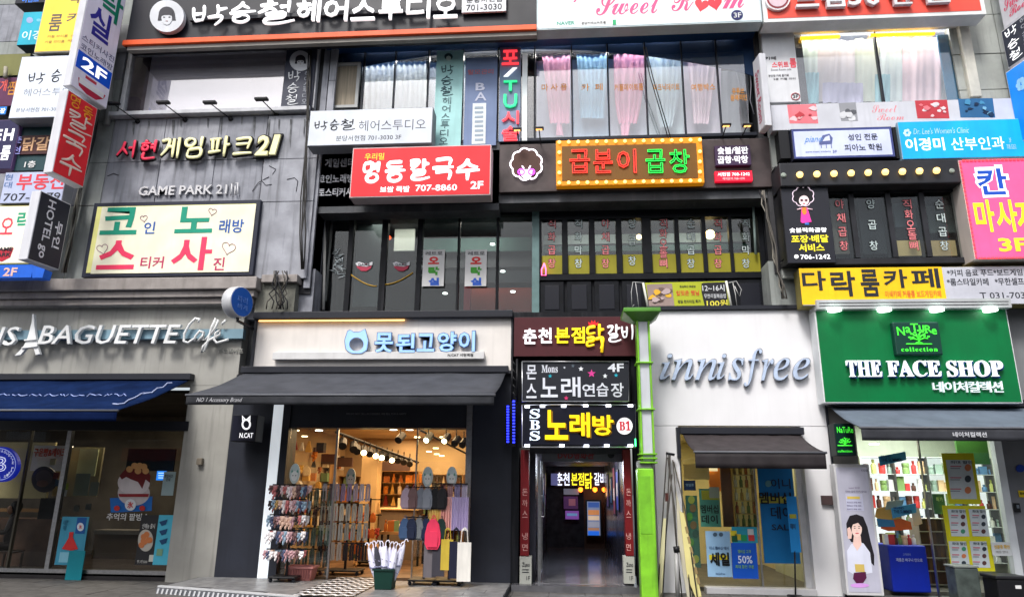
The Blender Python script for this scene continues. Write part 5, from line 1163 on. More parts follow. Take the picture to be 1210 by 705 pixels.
def downlight(p, x, y, Y=None, r=.07, e=9, col=(255, 225, 170), z=None):
    d = FW*FPX+RT*(x-605)-UP*(y-352.5); t_ = (z-CAMP.z)/d.z if z else None
    P = CAMP+d*t_ if z else at(x, y, Y)
    MB().lathe([(r, -.012), (r, .006)], P, 14).build('downlight', C(*col, .4, e), p); return P
for x, y in [(377, 508), (450, 501.5), (465, 507), (484, 507), (508, 505.5), (549, 503)]: downlight(nc, x, y, .7, .07, 6, (255, 245, 225))
for x, y, Y in [(493, 516, 2), (523, 516, 2.2), (507, 533, 3.4), (516, 536, 3.8), (522, 538, 4.2), (515, 529, 3), (360, 515, 2.2), (350, 508, 1.6)]: downlight(nc, x, y, Y, .06, 7)
tr = tpx('track_light_rail', 'black ceiling rail carrying a row of spot lamps inside the accessory shop', 'track lighting', 440, 520, 2)
line(tr, 'rail', BLACK, [(397, 510, 1.6), (494, 546, 4.4)], .03, 6)
for i, (x, y, Y) in enumerate([(405, 524, 1.7), (418, 528, 2.0), (422, 531, 2.1), (430, 532, 2.4), (437, 534, 2.6), (444, 536, 2.9), (451, 538, 3.1), (457, 539, 3.3), (463, 541, 3.5), (470, 542, 3.7), (477, 544, 3.9), (484, 546, 4.1)]):
    r = .085 if i < 2 else .075
    P_ = at(x, y, Y); ax = Vector((.25, -.8, -.5)).normalized()
    MB().tube([P_-ax*r*1.5, P_+ax*r*1.2], r, 10).build('spot_head', BLACK, tr)
    MB().tube([P_+Vector((0, 0, r)), P_+Vector((0, 0, .2))], .012, 5).build('spot_stem', BLACK, tr)
    if i in (3, 5, 8, 6): MB().tube([P_+ax*r*1.2, P_+ax*(r*1.2+.01)], r*.8, 10).build('spot_lens', C(255, 225, 160, .4, 14), tr)
tr = tpx('track_light_rail', 'second black ceiling rail seen through the shop window beside the tote bags', 'track lighting', 530, 520, 2)
line(tr, 'rail', BLACK, [(497, 508, 1.2), (556, 538, 3.4)], .022, 6)
for i, (x, y, Y) in enumerate([(473, 517, 1.2), (506, 517, 1.3), (527, 518, 1.6), (539, 521, 1.9), (548, 523, 2.2)]):
    P_ = at(x, y, Y); ax = Vector((-.2, -.8, -.5)).normalized()
    MB().tube([P_-ax*.12, P_+ax*.1], .075, 10).build('spot_head', BLACK, tr)
    MB().tube([P_+Vector((0, 0, .06)), P_+Vector((0, 0, .24))], .012, 5).build('spot_stem', BLACK, tr)
    if i in (2, 1): MB().tube([P_+ax*.1, P_+ax*.11], .055, 10).build('spot_lens', C(255, 230, 170, .4, 10), tr)
def lamp(name, typ, loc, energy, col, size=1, rot=None):
    l = bpy.data.lights.new(name, typ); l.energy = energy; l.color = col
    if typ == 'AREA': l.shape = 'RECTANGLE'; l.size = size; l.size_y = size
    else: l.shadow_soft_size = size
    o = bpy.data.objects.new(name, l); COL.objects.link(o); o.location = loc
    if rot: o.rotation_euler = rot
    return o
xm_ = (IX0+IX1)/2
lamp('shop_ceiling_light', 'AREA', (xm_, 2.0, ZC-.03), 95, (1, .66, .34), 2.4); lamp('shop_ceiling_light', 'AREA', (xm_, 5.0, ZC-.03), 90, (1, .66, .34), 2.4)
# wall shelving with goods
def goods(label, name, cat, grp, M, P, sz, shape='box'):
    pass
PROTO = {}
def cname(M):
    """everyday colour word of a paint"""
    import colorsys
    key = next((k for k, v in _mc.items() if v == M), (128, 128, 128)); h, s, v = colorsys.rgb_to_hsv(*[q/255 for q in key[:3]])
    if s < .14: return 'white' if v > .85 else 'pale grey' if v > .7 else 'grey' if v > .4 else 'black'
    if v < .3: return 'dark'
    h *= 360; pre = 'pale ' if s < .3 and v > .6 else 'dark ' if v < .45 else ''
    n = 'red' if h < 12 or h > 345 else 'orange' if h < 28 else 'tan' if h < 45 else 'yellow' if h < 70 else 'green' if h < 165 else 'blue' if h < 250 else 'purple' if h < 300 else 'pink'
    if pre and n == 'red': n = 'pink' if pre == 'pale ' else 'red'
    if n == 'orange' and v < .75: n, pre = 'brown', ''
    return pre+n
TIER = ['top', 'second', 'third', 'fourth', 'fifth', 'sixth', 'seventh']
def item(kind, M, P, s, label, cat, grp):
    """one small top-level article; meshes shared per kind and material"""
    key = (kind, M.name)
    if key not in PROTO:
        mb = MB()
        if kind == 'pouch': mb.prism([(x, -.15, z) for x, z in [(-.4, 0), (-.15, .75), (-.1, 1), (.1, 1), (.15, .75), (.4, 0), (.32, -.12), (-.32, -.12)]], (0, .3, 0))
        elif kind == 'bottle': mb.lathe([(.3, 0), (.34, .05), (.34, .6), (.14, .72), (.14, .8), (.18, .8), (.18, 1), (.02, 1)], (0, 0, 0), 8)
        elif kind == 'jar': mb.lathe([(.42, 0), (.45, .1), (.45, .5), (.4, .55), (.46, .58), (.46, .9), (.02, .92)], (0, 0, 0), 10)
        elif kind == 'pair': mb.box(-.38, -.05, -.1, .1, -1, 0).box(.05, .38, -.1, .1, -.96, 0).box(-.3, .3, -.04, .04, 0, .18)
        elif kind == 'tassel':
            mb.box(-.36, .36, .05, .09, -.55, 0)
            for qx, qz, qr in ((-.2, -.45, .2), (.18, -.6, .22), (-.05, -.85, .18), (.1, -.25, .15)): mb.lathe([(.02, -qr), (qr*.85, -qr*.5), (qr, 0), (qr*.85, qr*.5), (.02, qr)], (qx, -.12, qz), 6)
        elif kind == 'bag': mb.box(-.42, .42, -.08, .08, -1, -.25).tube([(-.22, 0, -.27), (-.16, 0, -.02), (0, 0, .02), (.16, 0, -.02), (.22, 0, -.27)], .03, 4)
        elif kind == 'cloth': mb.sheet(lambda u, v: Vector((-.5+u, .08*math.sin(u*19)*(.4+v), -v)), 12, 3)
        elif kind == 'backpack':
            mb.prism([(x, -.3, z) for x, z in [(-.3, -.97), (.3, -.97), (.45, -.8), (.46, -.5), (.34, -.2), (.14, -.04), (-.14, -.04), (-.34, -.2), (-.46, -.5), (-.45, -.8)]], (0, .6, 0))
            mb.prism([(x, -.42, z) for x, z in [(-.28, -.9), (.28, -.9), (.33, -.6), (.2, -.42), (-.2, -.42), (-.33, -.6)]], (0, .119, 0)).tube([(-.1, 0, -.05), (-.07, 0, .06), (.07, 0, .06), (.1, 0, -.05)], .025, 5)
        else: mb.box(-.5, .5, -.3, .3, 0, 1)
        me_o = mb.build(name_of[kind], M, None, smooth=kind in ('bottle', 'jar', 'tassel', 'cloth'), bevel=.06 if kind == 'backpack' else 0)
        PROTO[key] = me_o; o = me_o
    else:
        o = PROTO[key].copy(); COL.objects.link(o)
    o.location = P; o.scale = s if isinstance(s, tuple) else (s, s, s)
    o.rotation_euler = (0, 0, random.uniform(-.25, .25))
    o['label'] = label.replace('@', cname(M)); o['category'] = cat; o['group'] = grp
    return o
name_of = dict(pouch='pouch', bottle='cosmetic_bottle', jar='cosmetic_jar', pair='sock_pair', tassel='hair_tie_bundle', bag='tote_bag', cloth='folded_scarf', backpack='mini_backpack', box='product_box')
def shelf(label, x0, y0, x1, y1, Y, dep, rows, frameM, backM=None, cat='shelf', name='display_shelf'):
    t = tpx(name, label, cat, (x0+x1)/2, y1, Y); a, b, c, d = rect(x0, y0, x1, y1, Y)
    wbox(t, 'side_panel', frameM, a-.02, a, Y, Y+dep, c, d); wbox(t, 'side_panel', frameM, b, b+.02, Y, Y+dep, c, d)
    if backM: wbox(t, 'back_panel', backM, a, b, Y+dep, Y+dep+.02, c, d)
    zs = [c+(d-c)*i/rows for i in range(rows+1)]
    for z in zs: wbox(t, 'shelf_board', frameM, a, b, Y, Y+dep-.002, z-.012, z)
    return a, b, zs, t
random.seed(11)
WD = mat('honey_wood', (.36, .2, .08), .5, var=.2, scale=3)
GC = [C(225, 180, 95), C(170, 100, 45), C(235, 215, 180), C(90, 60, 40), C(210, 130, 50), C(245, 230, 200), C(150, 60, 50), C(120, 150, 110)]
for (x0, y0, x1, y1, Y, rows, lab) in [(446, 556, 492, 640, 4.6, 6, 'honey wood wall shelves of small goods at the back of accessory shop'), (398, 562, 424, 640, 5.0, 5, 'narrow wood shelves of goods between cream column and sock stand'), (350, 545, 386, 640, 4.8, 5, 'wood shelves of goods seen dimly through the shop side window'), (496, 560, 545, 640, 4.9, 5, 'wood shelves behind the glass pane beside the tote bags')]:
    a, b, zs, _ = shelf(lab, x0, y0, x1, y1, Y, .4, rows, WD, WARM)
    for r_, z in enumerate(zs[:-1]):
        x = a+.08
        while x < b-.05:
            s = random.uniform(.1, .2); k_ = random.choice(['box', 'pouch', 'jar', 'bottle'])
            item(k_, random.choice(GC), (x+s/2, Y+.15, z+(.14*s if k_ == 'pouch' else .001)), (s, s, random.uniform(.14, .3)), 'small @ '+name_of[k_].replace('_', ' ')+' on the '+TIER[len(zs)-2-r_]+' shelf of the '+lab.split(' of ')[0].split(' behind')[0], 'accessory', 'goods on the wood shelves of the accessory shop'); x += s+.04
nz_ = 0
for i in range(13):
    for j in range(6):
        yy = .9+i*.42; zz = .75+j*.33; s = random.uniform(.14, .24); nz_ += 1
        item(random.choice(['pouch', 'box', 'tassel', 'backpack']), random.choice(GC+[C(60, 60, 66), C(190, 90, 90), C(230, 225, 220)]), (IX0+.1, yy, zz+(.2 if False else 0)), (s*.8, s, s), 'small @ article hanging on the side wall, '+TIER[5-j]+' row, '+('near the window' if i < 5 else 'half way back' if i < 9 else 'deep in the shop'), 'accessory', 'goods hung on the side wall of the accessory shop')
gd = tpx('display_table', 'low display table stacked with goods in the middle of the accessory shop', 'table', 470, 655, 2.4)
ga, gb, gc_, gd_ = rect(448, 628, 496, 660, 2.3)
wbox(gd, 'table_top', WD, ga, gb, 2.3, 2.9, gd_-.05, gd_); 
for xx in (ga+.04, gb-.04):
    for yy in (2.34, 2.86): wbox(gd, 'leg', BLACK, xx-.02, xx+.02, yy-.02, yy+.02, .1, gd_-.05)
for k in range(14): s = random.uniform(.09, .16); item(random.choice(['box', 'jar', 'bottle']), random.choice(GC), (ga+.08+(k % 7)*(gb-ga-.14)/6, 2.42+.25*(k//7), gd_+.001), (s, s, random.uniform(.12, .24)), '@ article standing on the low display table of the accessory shop', 'accessory', 'goods on the low display table')
ct = tpx('sales_counter', 'pale cash counter with grey front deep inside the accessory shop', 'counter', 470, 640, 3.6)
a, b, c, d = rect(444, 600, 494, 640, 3.4); wbox(ct, 'counter_top', C(235, 205, 150), a, b, 3.4, 4.1, d-.04, d, bevel=.01); wbox(ct, 'counter_front', C(120, 105, 90), a+.05, b-.05, 3.46, 4.0, .1, d-.041)
box(ct, 'monitor', C(240, 225, 190), 470, 588, 488, 600, 3.5, .05)
# -- display stands
def stand(label, x, ytop, ybot, Y, wd, tiers, M=BLACK, cat='display stand', name='display_stand', oval=True):
    z0 = .1; P = at(x, ybot, Y); X = at(x, (ytop+ybot)/2, Y).x; zt = at(x, ytop, Y).z
    t = thing(name, label, cat, (X, Y, z0))
    wbox(t, 'base', M, X-wd*.75, X+wd*.75, Y-.22, Y+.22, z0+.06, z0+.09, bevel=.01)
    for sx in (-1, 1):
        for sy in (-1, 1): 
            MB().lathe([(.01, -.03), (.03, -.015), (.03, .015), (.01, .03)], (X+sx*wd*.65, Y+sy*.17, z0+.03), 10, 'y').build('caster', DARK, t)
    wbox(t, 'post', M, X-.018, X+.018, Y-.018, Y+.018, z0+.09, zt)
    out = []
    for ty in tiers:
        z = at(x, ty, Y).z; wbox(t, 'rail', M, X-wd, X+wd, Y-.2, Y-.18, z, z+.02); wbox(t, 'rail_arm', M, X-.01, X+.01, Y-.18, Y+.018, z, z+.018); out.append(z)
    if oval:
        pts = [(X+.09*math.cos(2*math.pi*i/20), Y-.03, zt+.14+.17*math.sin(2*math.pi*i/20)) for i in range(20)]
        MB().prism(pts, (0, .02, 0)).build('oval_header', C(200, 215, 215), t)
        MB().prism([(X+(q_.x-X)*.62, Y-.036, zt+.10+(q_.z-zt-.14)*.5) for q_ in map(Vector, pts)], (0, .004, 0)).build('cat_face', C(235, 238, 235), t)
        for sx in (-1, 1):
            wbox(t, 'cat_eye', INK, X+sx*.025-.008, X+sx*.025+.008, Y-.041, Y-.037, zt+.1, zt+.115)
            MB().prism([(X+sx*.045-.02, Y-.035, zt+.16), (X+sx*.045+.02, Y-.035, zt+.16), (X+sx*.05, Y-.035, zt+.21)], (0, .004, 0)).build('cat_ear', C(90, 160, 140), t)
    return X, out
LG = 'small articles hanging on the accessory shop stands'
X, zs = stand('black stand of hair ties with oval header nearest the white light strip', 343, 569, 684, -.35, .30, [573, 590, 608, 626, 648])
PAS = [C(245, 243, 245), C(80, 90, 120), C(60, 50, 50), C(230, 205, 210), C(190, 150, 155), C(225, 190, 170), C(150, 175, 195), C(240, 235, 235), C(200, 120, 120), C(120, 90, 90), C(205, 170, 110)]
for r_, z in enumerate(zs):
    for k in range(11):
        for yy in (-.24, -.05):
            item('tassel', random.choice(PAS), (X-.3+k*.06+random.uniform(-.015, .015), -.35+yy, z-.01+random.uniform(-.02, .02)), (random.uniform(.07, .12), .1, random.uniform(.12, .22)), '@ hair tie bundle on the '+TIER[r_]+' tier of the stand beside the light strip', 'hair accessory', 'hair ties on the first accessory stand')
X, zs = stand('black stand of packed socks just inside the shop doorway', 411, 573, 670, .75, .42, [573, 596, 618, 641], oval=True)
for r_, z in enumerate(zs):
    for k in range(8):
        col = [[C(190, 180, 200), C(120, 100, 110), C(215, 210, 225), C(170, 150, 190)], [C(215, 215, 205), C(190, 190, 180)], [C(200, 202, 195), C(170, 172, 165)], [C(30, 28, 30), C(44, 40, 44), C(200, 190, 180)]][r_]
        item('pair', random.choice(col), (X-.4+k*.115, .5, z-.02), (.11, .1, .26), '@ packed socks on the '+TIER[r_]+' tier of the doorway sock stand', 'socks', 'socks on the doorway stand')
X, zs = stand('black stand of green packed slippers dim behind the first window pane', 372, 580, 668, .7, .34, [578, 600, 624, 648], oval=False)
for r_, z in enumerate(zs):
    for k in range(6): item('pair', random.choice([[C(95, 110, 100), C(80, 95, 88)], [C(70, 45, 45), C(60, 35, 36)], [C(80, 105, 100), C(95, 120, 112)], [C(78, 98, 92), C(64, 84, 78)]][r_]), (X-.32+k*.125, .5, z-.02), (.115, .1, .27), '@ packed slippers on the '+TIER[r_]+' tier behind the first shop window', 'slippers', 'slippers behind the shop window')
X, zs = stand('black stand of small backpacks and a hot pink pouch by the doorway', 503, 573, 684, -.35, .30, [576, 611])
for r_, row in enumerate([[(170, 150, 165), (110, 85, 85), (120, 125, 135), (130, 135, 145), (24, 24, 28), (34, 32, 36)], [(60, 85, 120), (28, 36, 60), (110, 115, 120), (26, 36, 66), (228, 60, 95), (24, 50, 46)]]):
    for k, c_ in enumerate(row):
        big = (r_ == 1 and k == 4)
        lab = 'hot pink small backpack hanging among the dark ones' if big else ['@ small backpack hanging on the upper rail by the doorway', '@ small backpack hanging on the lower rail by the doorway'][r_]
        item('backpack', C(*c_), (X-.3+k*.12, -.58-.02*(k % 2)-.06*big, zs[r_]+.01), (.2+.08*big, .16, .36 if not big else .5), lab, 'backpack', 'small backpacks on the doorway stand')
X, zs = stand('black stand of pastel scarves and tote bags beside the shop post', 532, 573, 684, -.35, .30, [572, 588, 622])
for k, c_ in enumerate([(225, 190, 130), (170, 110, 100), (190, 150, 150), (160, 150, 185), (205, 195, 215)]): item('cloth', C(*c_), (X-.24+k*.12, -.5, zs[0]), (.1, .3, .34), 'thin @ scarf hanging on the top rail by the shop post', 'scarf', 'scarves on the top rail')
for k, c_ in enumerate([(222, 190, 110), (220, 185, 100), (235, 170, 160), (240, 180, 170), (185, 170, 210), (180, 165, 205), (190, 175, 215)]): item('cloth', C(*c_), (X-.27+k*.09, -.6, zs[1]+.02), (.12, .3, .52), 'folded @ scarf in the long middle row by the shop post', 'scarf', 'scarves on the middle rail')
for k, (c_, s, lab) in enumerate([((105, 100, 105), .62, 'grey tote bag hanging lowest by the doorway stand'), ((60, 58, 66), .6, 'charcoal tote bag hanging beside the yellow one'), ((190, 165, 60), .5, 'mustard yellow tote bag hanging beside the shop post'), ((28, 30, 50), .62, 'navy tote bag hanging between yellow and white bags'), ((225, 222, 215), .66, 'white printed tote bag hanging lowest at the shop post')]):
    o = item('bag', C(*c_), (X-.27+k*.14, -.62-.02*k, zs[2]-.02), (.24 if k < 4 else .26, .2, s+.12), lab, 'tote bag', 'tote bags by the shop post')
for lab, x_, Yx, yt, cols in (('black stand of orange and brown pouches deep inside the accessory shop', 436, 2.3, 588, [(200, 110, 50), (120, 70, 40), (225, 180, 120), (170, 60, 50)]), ('black stand of yellow and red pouches beside the low display table', 428, 3.6, 592, [(220, 170, 70), (190, 70, 50), (235, 215, 180), (90, 110, 80)])):
    X, zs = stand(lab, x_, yt, 660, Yx, .3, [yt+2, yt+20, yt+38, yt+55], oval=False)
    for r_, z in enumerate(zs):
        for k in range(6): item(random.choice(['pouch', 'tassel', 'backpack']), C(*random.choice(cols)), (X-.26+k*.1, Yx-.26, z-(.24 if True else 0)), (.12, .1, .2), 'small @ pouch on the '+TIER[r_]+' tier of the '+lab.split(' of ')[1].split(' pouches')[0]+' pouch stand', 'pouch', 'pouches on the inner stands')
bsk = tpx('basket', 'pink plastic basket on the deck behind the window', 'basket', 353, 687, .0)
a, b, c, d = rect(338, 670, 369, 686, -.25); c = .1
mb = MB(); v = [(a+.04, -.25, c), (b-.04, -.25, c), (b-.04, .0, c), (a+.04, .0, c), (a, -.28, d), (b, -.28, d), (b, .03, d), (a, .03, d)]
mb.add(v, [(0, 3, 2, 1), (0, 1, 5, 4), (1, 2, 6, 5), (2, 3, 7, 6), (3, 0, 4, 7)]); o = mb.build('body', C(190, 125, 120), bsk); o.modifiers.new('t', 'SOLIDIFY').thickness = .012
MB().box(a-.015, b+.015, -.3, -.275, d-.01, d+.02).box(a-.015, b+.015, .025, .05, d-.01, d+.02).box(a-.015, a+.01, -.274, .024, d-.01, d+.02).box(b-.01, b+.015, -.274, .024, d-.01, d+.02).build('rim', C(205, 140, 135), bsk)
for i in range(9): wbox(bsk, 'rib', C(150, 92, 90), a+.05+i*(b-a-.1)/8-.006, a+.05+i*(b-a-.1)/8+.006, -.297, -.285, c+.04, d-.03)
# umbrella bin
P = at(456, 700, -1.0); X = at(456, 672, -1.0).x
ub = thing('umbrella_bin', 'dark green bin on the deck in front of the shop doorway', 'bin', (X, -1.0, .1))
zt = at(456, 671, -1.0).z; 
mb = MB(); w0, w1 = .13, .16
mb.add([(X-w0, -1-w0, .1), (X+w0, -1-w0, .1), (X+w0, -1+w0, .1), (X-w0, -1+w0, .1), (X-w1, -1-w1, zt), (X+w1, -1-w1, zt), (X+w1, -1+w1, zt), (X-w1, -1+w1, zt)], [(0, 3, 2, 1), (0, 1, 5, 4), (1, 2, 6, 5), (2, 3, 7, 6), (3, 0, 4, 7)])
o = mb.build('body', C(14, 52, 44), ub, bevel=.01); o.modifiers.new('t', 'SOLIDIFY').thickness = .01
MB().box(X-w1-.012, X+w1+.012, -1-w1-.012, -1-w1+.0, zt-.02, zt+.01).build('rim', C(12, 44, 38), ub)
random.seed(21)
for i in range(11):
    f = (i-5)/5; bx_ = X+f*.09; tx = X+f*.27; M = C(222, 222, 240) if i != 2 else C(60, 60, 70)
    yb = -1+random.uniform(-.06, .06)
    u = thing('umbrella', 'furled white umbrella standing in the green bin' if i not in (2, 10) else ('furled umbrella with dark band standing in the green bin' if i == 2 else 'furled white umbrella with raised hooked handle leaning out of the bin'), 'umbrella', (bx_, yb, zt-.3), group='umbrellas in the green bin')
    h = .34+random.uniform(-.02, .03)+(.06 if i == 10 else 0)
    top = Vector((tx, yb-.04, zt+h-.06*abs(f)))
    bot = Vector((bx_, yb, zt-.25)); pts = [bot.lerp(top, k/6) for k in range(7)]
    n_s = 10
    MB().tube(pts, [.016, .036, .052, .06, .054, .04, .02], n_s).build('canopy', M, u, smooth=False)
    dirv = Vector((1 if f >= 0 else -1, 0, 0)); hk = [top, top+Vector((0, 0, .05)), top+Vector((0, 0, .08))+dirv*.02, top+Vector((0, 0, .085))+dirv*.045, top+Vector((0, 0, .05))+dirv*.06]
    MB().tube(hk, .009, 6).build('handle', C(225, 225, 240), u)
    MB().tube([pts[3]+Vector((-.05, -.05, 0)), pts[3]+Vector((0, -.066, -.01)), pts[3]+Vector((.05, -.05, 0))], .011, 5).build('strap', C(120, 122, 150), u)
    for k in range(3): MB().tube([pts[2+k]+Vector((-.05, -.045, .01)), pts[2+k]+Vector((.05, -.045, -.02))], .006, 4).build('crease', C(150, 150, 180), u)
# deck with zigzag mat
def gz(px, py, z):
    d = FW*FPX+RT*(px-605)-UP*(py-352.5); return CAMP+d*((z-CAMP.z)/d.z)
pA, pB = gz(186, 692, .1), gz(372, 706, .1)
fr = -2.0; tB = (fr-pA.y)/(pB.y-pA.y); pC = pA.lerp(pB, tB)
dk = thing('entrance_deck', 'low grey stone deck with ribbed edge in front of the accessory shop', 'step', (at(400, 700, -.8).x, -.8, -.01), kind='structure')
dx0, dx1 = pA.x, at(604, 690, 0).x
DKM = mat('deck_tile', (.20, .20, .205), .35, var=.2, scale=6)
edge_x = lambda y: pA.x+(y-pA.y)/(pC.y-pA.y)*(pC.x-pA.x) if y < pA.y else pA.x
MB().prism([(dx0, 0, -.012), (dx0, pA.y, -.012), (pC.x, pC.y, -.012), (dx1, fr, -.012), (dx1, 0, -.012)], (0, 0, .1)).build('deck_core', JOINT, dk)
random.seed(8); ty = -.002
while ty > fr+.1:
    y0_ = ty-.3; k_ = 0
    while True:
        a = dx1-.01-.6*(k_+1)+(.3 if int(-ty/.3) % 2 else 0); b = min(dx1-.01, a+.594); a = max(a, edge_x(y0_)+.07)
        if b-a < .03: break
        wbox(dk, 'paving_tile', DKM, a, b, y0_+.004, ty, .088, .1+random.uniform(-.001, .001), bevel=.002); k_ += 1
    ty -= .3
E0, E1 = Vector((dx0, -.002, .1)), Vector((pA.x, pA.y, .1))
def edge_strip(P, Q):
    d = (Q-P); L_ = d.length; d.normalize(); nrm = Vector((-d.y, d.x, 0))
    MB().prism([P+Vector((0, 0, -.02)), Q+Vector((0, 0, -.02)), Q+nrm*.07+Vector((0, 0, -.02)), P+nrm*.07+Vector((0, 0, -.02))], (0, 0, .03)).build('edge_trim', ALU, dk)
    MB().prism([P-nrm*.004+Vector((0, 0, -.11)), Q-nrm*.004+Vector((0, 0, -.11)), Q-nrm*.004+Vector((0, 0, -.021)), P-nrm*.004+Vector((0, 0, -.021))], -nrm*.01).build('riser', C(96, 98, 104), dk)
    for i in range(int(L_/.09)):
        p = P+d*(i*.09+.02)-nrm*.016
        MB().prism([p+Vector((0, 0, -.1)), p+d*.035+Vector((0, 0, -.1)), p+d*.055+Vector((0, 0, -.025)), p+d*.02+Vector((0, 0, -.025))], -nrm*.008).build('edge_rib', C(200, 202, 206), dk)
edge_strip(E1, pC)
mt = thing('door_mat', 'black and white zigzag door mat before the accessory shop doorway', 'mat', (at(408, 694, -.5).x, -.5, .1))
m0, m1 = gz(378, 690, .1).x, gz(447, 690, .1).x
wbox(mt, 'mat_base', C(20, 20, 24), m0, m1, -1.95, .35, .1015, .108)
for j in range(9):
    y = -1.9+j*.245; mb = MB(); n = 11; w_ = (m1-m0-.04)/n
    for i in range(n):
        x = m0+.02+i*w_; u0 = 0 if i % 2 == 0 else .1; u1 = .1-u0
        mb.prism([(x, y+u0, .1085), (x+w_, y+u1, .1085), (x+w_, y+u1+.085, .1085), (x, y+u0+.085, .1085)], (0, 0, .002))
    mb.build('zigzag_stripe', C(215, 215, 218), mt)
# fascia logo and letters
t = tpx('raised_lettering', 'pale blue glowing cat ring and rounded characters on the cream fascia', 'lettering', 450, 420, -.2)
LB = C(150, 190, 240, .4, .55); EB = C(90, 110, 150)
box(t, 'white_rail', C(205, 205, 205), 322, 415.5, 572, 424, -.22, .1, bevel=.006)
cat = [(409, 413), (407.5, 402), (412, 388), (417, 392.5), (425, 392.5), (431, 388), (434.5, 402), (433, 413), (427, 417), (415, 417)]
for M, yy, g in ((EB, -.2, .8), (LB, -.24, 0)):
    mb = MB(); inner = [(421+8.6*math.cos(a), 406.5+8.2*math.sin(a)) for a in [math.pi*.62+2*math.pi*i/30 for i in range(30)]]
    outer = []
    for k in range(30):
        a = math.pi*.62+2*math.pi*k/30; d = Vector((math.cos(a), math.sin(a))); best = 1e9
        for i in range(len(cat)):
            p, q2 = Vector(cat[i])-Vector((421, 404)), Vector(cat[(i+1) % len(cat)])-Vector((421, 404)); e = q2-p; den = d.x*e.y-d.y*e.x
            if abs(den) > 1e-6:
                tt = (p.x*e.y-p.y*e.x)/den; ss = (p.x*d.y-p.y*d.x)/den
                if tt > 0 and -1e-3 <= ss <= 1.001: best = min(best, tt)
        outer.append((421+d.x*(best+g), 404+d.y*(best+g)))
    for k in range(30):
        j = (k+1) % 30; mb.prism([at(*outer[k], yy), at(*outer[j], yy), at(*inner[j], yy), at(*inner[k], yy)], (0, .035, 0))
    mb.build('cat_ring', M, t)
for ch, x0, x1, y0, y1 in [('못', 443, 464, 393, 416), ('된', 468, 490, 394, 416), ('고', 493, 513, 394, 415), ('양', 517, 539, 392, 415), ('이', 542, 561, 391, 415)]:
    text(t, ch, EB, x0-.8, y0-.8, x1+1, y1+1.2, -.19, dep=.05, weight=.1, name='letter_backing'); text(t, ch, LB, x0, y0, x1, y1, -.23, dep=.04, weight=.06, name='letter')
text(t, 'N.CAT 서현역점', INK, 529, 417.3, 559, 421, -.226, dep=.003, weight=.03)
GA = mat('charcoal_canvas', (.05, .054, .066), .8, var=.12, scale=3)
aw = awning('charcoal fabric awning with small white lettering over the accessory shop', (291, 441), (598, 439), (221, 467), (584, 466), -1.95, .15, 0, GA, mat('charcoal_canvas_valance', (.028, .03, .036), .8))
text(aw, 'NO 1 Accessory Brand', C(205, 205, 210), 232, 469.5, 286, 476, -1.99, dep=.003, weight=-.01, shear=.35)
t = sign('small black box sign with white cat ring on dark cladding', 274, 490, 303, 521, -.45, .3, C(20, 22, 40, .4), BLACK, .01)
line(t, 'cat_ring', LED_W, [(291+4.5*math.cos(i*math.pi/8), 501+5.5*math.sin(i*math.pi/8), -.46) for i in range(17)], .016, 6); line(t, 'cat_ear', LED_W, [(287, 497, -.46), (286.5, 491, -.46), (289.5, 495, -.46)], .012, 5); line(t, 'cat_ear', LED_W, [(295, 497, -.46), (295.5, 491, -.46), (292.5, 495, -.46)], .012, 5)
text(t, 'N.CAT', LED_W, 283, 511, 299, 517, -.458, dep=.003, weight=.04)
# ================================================================ PASSAGE ENTRANCE
en = tpx('passage_entrance', 'dark passage entrance between red pillars under stacked song room signs', 'entrance', 683, 690, 0)
e_ = lambda x, y=600: at(x, y, 0).x
DKW = mat('passage_wall', (.04, .04, .055), .25, var=.3, scale=1.5)
EX0, EX1 = e_(632), e_(741)
zc = at(690, 528, 0).z
wbox(en, 'passage_floor', mat('polished_floor', (.10, .10, .11), .18, var=.25, scale=3), e_(606), e_(757), -.25, 8, .0, .1)
FT = mat('polished_floor_tile', (.2, .2, .215), .14, var=.25, scale=3, coat=.4); random.seed(5)
for j in range(14):
    for i in range(4):
        w_ = (EX1-EX0)/4; wbox(en, 'floor_tile', FT, EX0+i*w_+.003, EX0+(i+1)*w_-.003, .02+j*.56, .02+(j+1)*.56-.006, .1, .106)
wbox(en, 'passage_wall', DKW, EX0-.1, EX0, .3, 8, .1, zc); wbox(en, 'passage_wall', DKW, EX1, EX1+.1, .3, 8, .1, zc)
wbox(en, 'end_wall', mat('passage_end_wall', (.03, .028, .035), .6, var=.3), EX0-.1, EX1+.1, 7.9, 8, .1, zc)
wbox(en, 'passage_ceiling', mat('passage_ceiling', (.06, .06, .075), .5), EX0-.1, EX1+.1, .2, 8, zc-.1, zc)
wbox(en, 'outer_pier', DW, e_(604), e_(613), -.02, .3, .1, zc); wbox(en, 'outer_pier', DW, e_(751), e_(757), -.02, .3, .1, zc+2.4)
wbox(en, 'signs_backing', DW, e_(604, 470), e_(757, 470), .05, .3, zc, at(690, 372, 0).z)
for k, (x0, x1) in enumerate([(614, 629), (737, 751)]):
    box(en, 'red_pillar', C(112, 24, 30, .4), x0+1, 531, x1-4, 656, -.04, .25); box(en, 'pillar_foot', C(170, 172, 165), x0, 657, x1-1, 689, -.045, .25)
    for i, ch in enumerate('돈까스·냉면'): 
        if ch != '·': text(en, ch, C(210, 160, 155), x0+3, 577+i*13, x1-5.5, 585+i*13, -.046, dep=.003, weight=0)
    text(en, 'Zuno', INK, x0+3, 664, x1-3, 669, -.052, dep=.003, weight=.03); text(en, '1F', INK, x1-7, 680, x1-3, 685, -.052, dep=.003, weight=.01)
    for i in range(2): box(en, 'dark_mark', INK, x0+3, 672+i*3, x1-4, 673+i*3, -.05, .003)
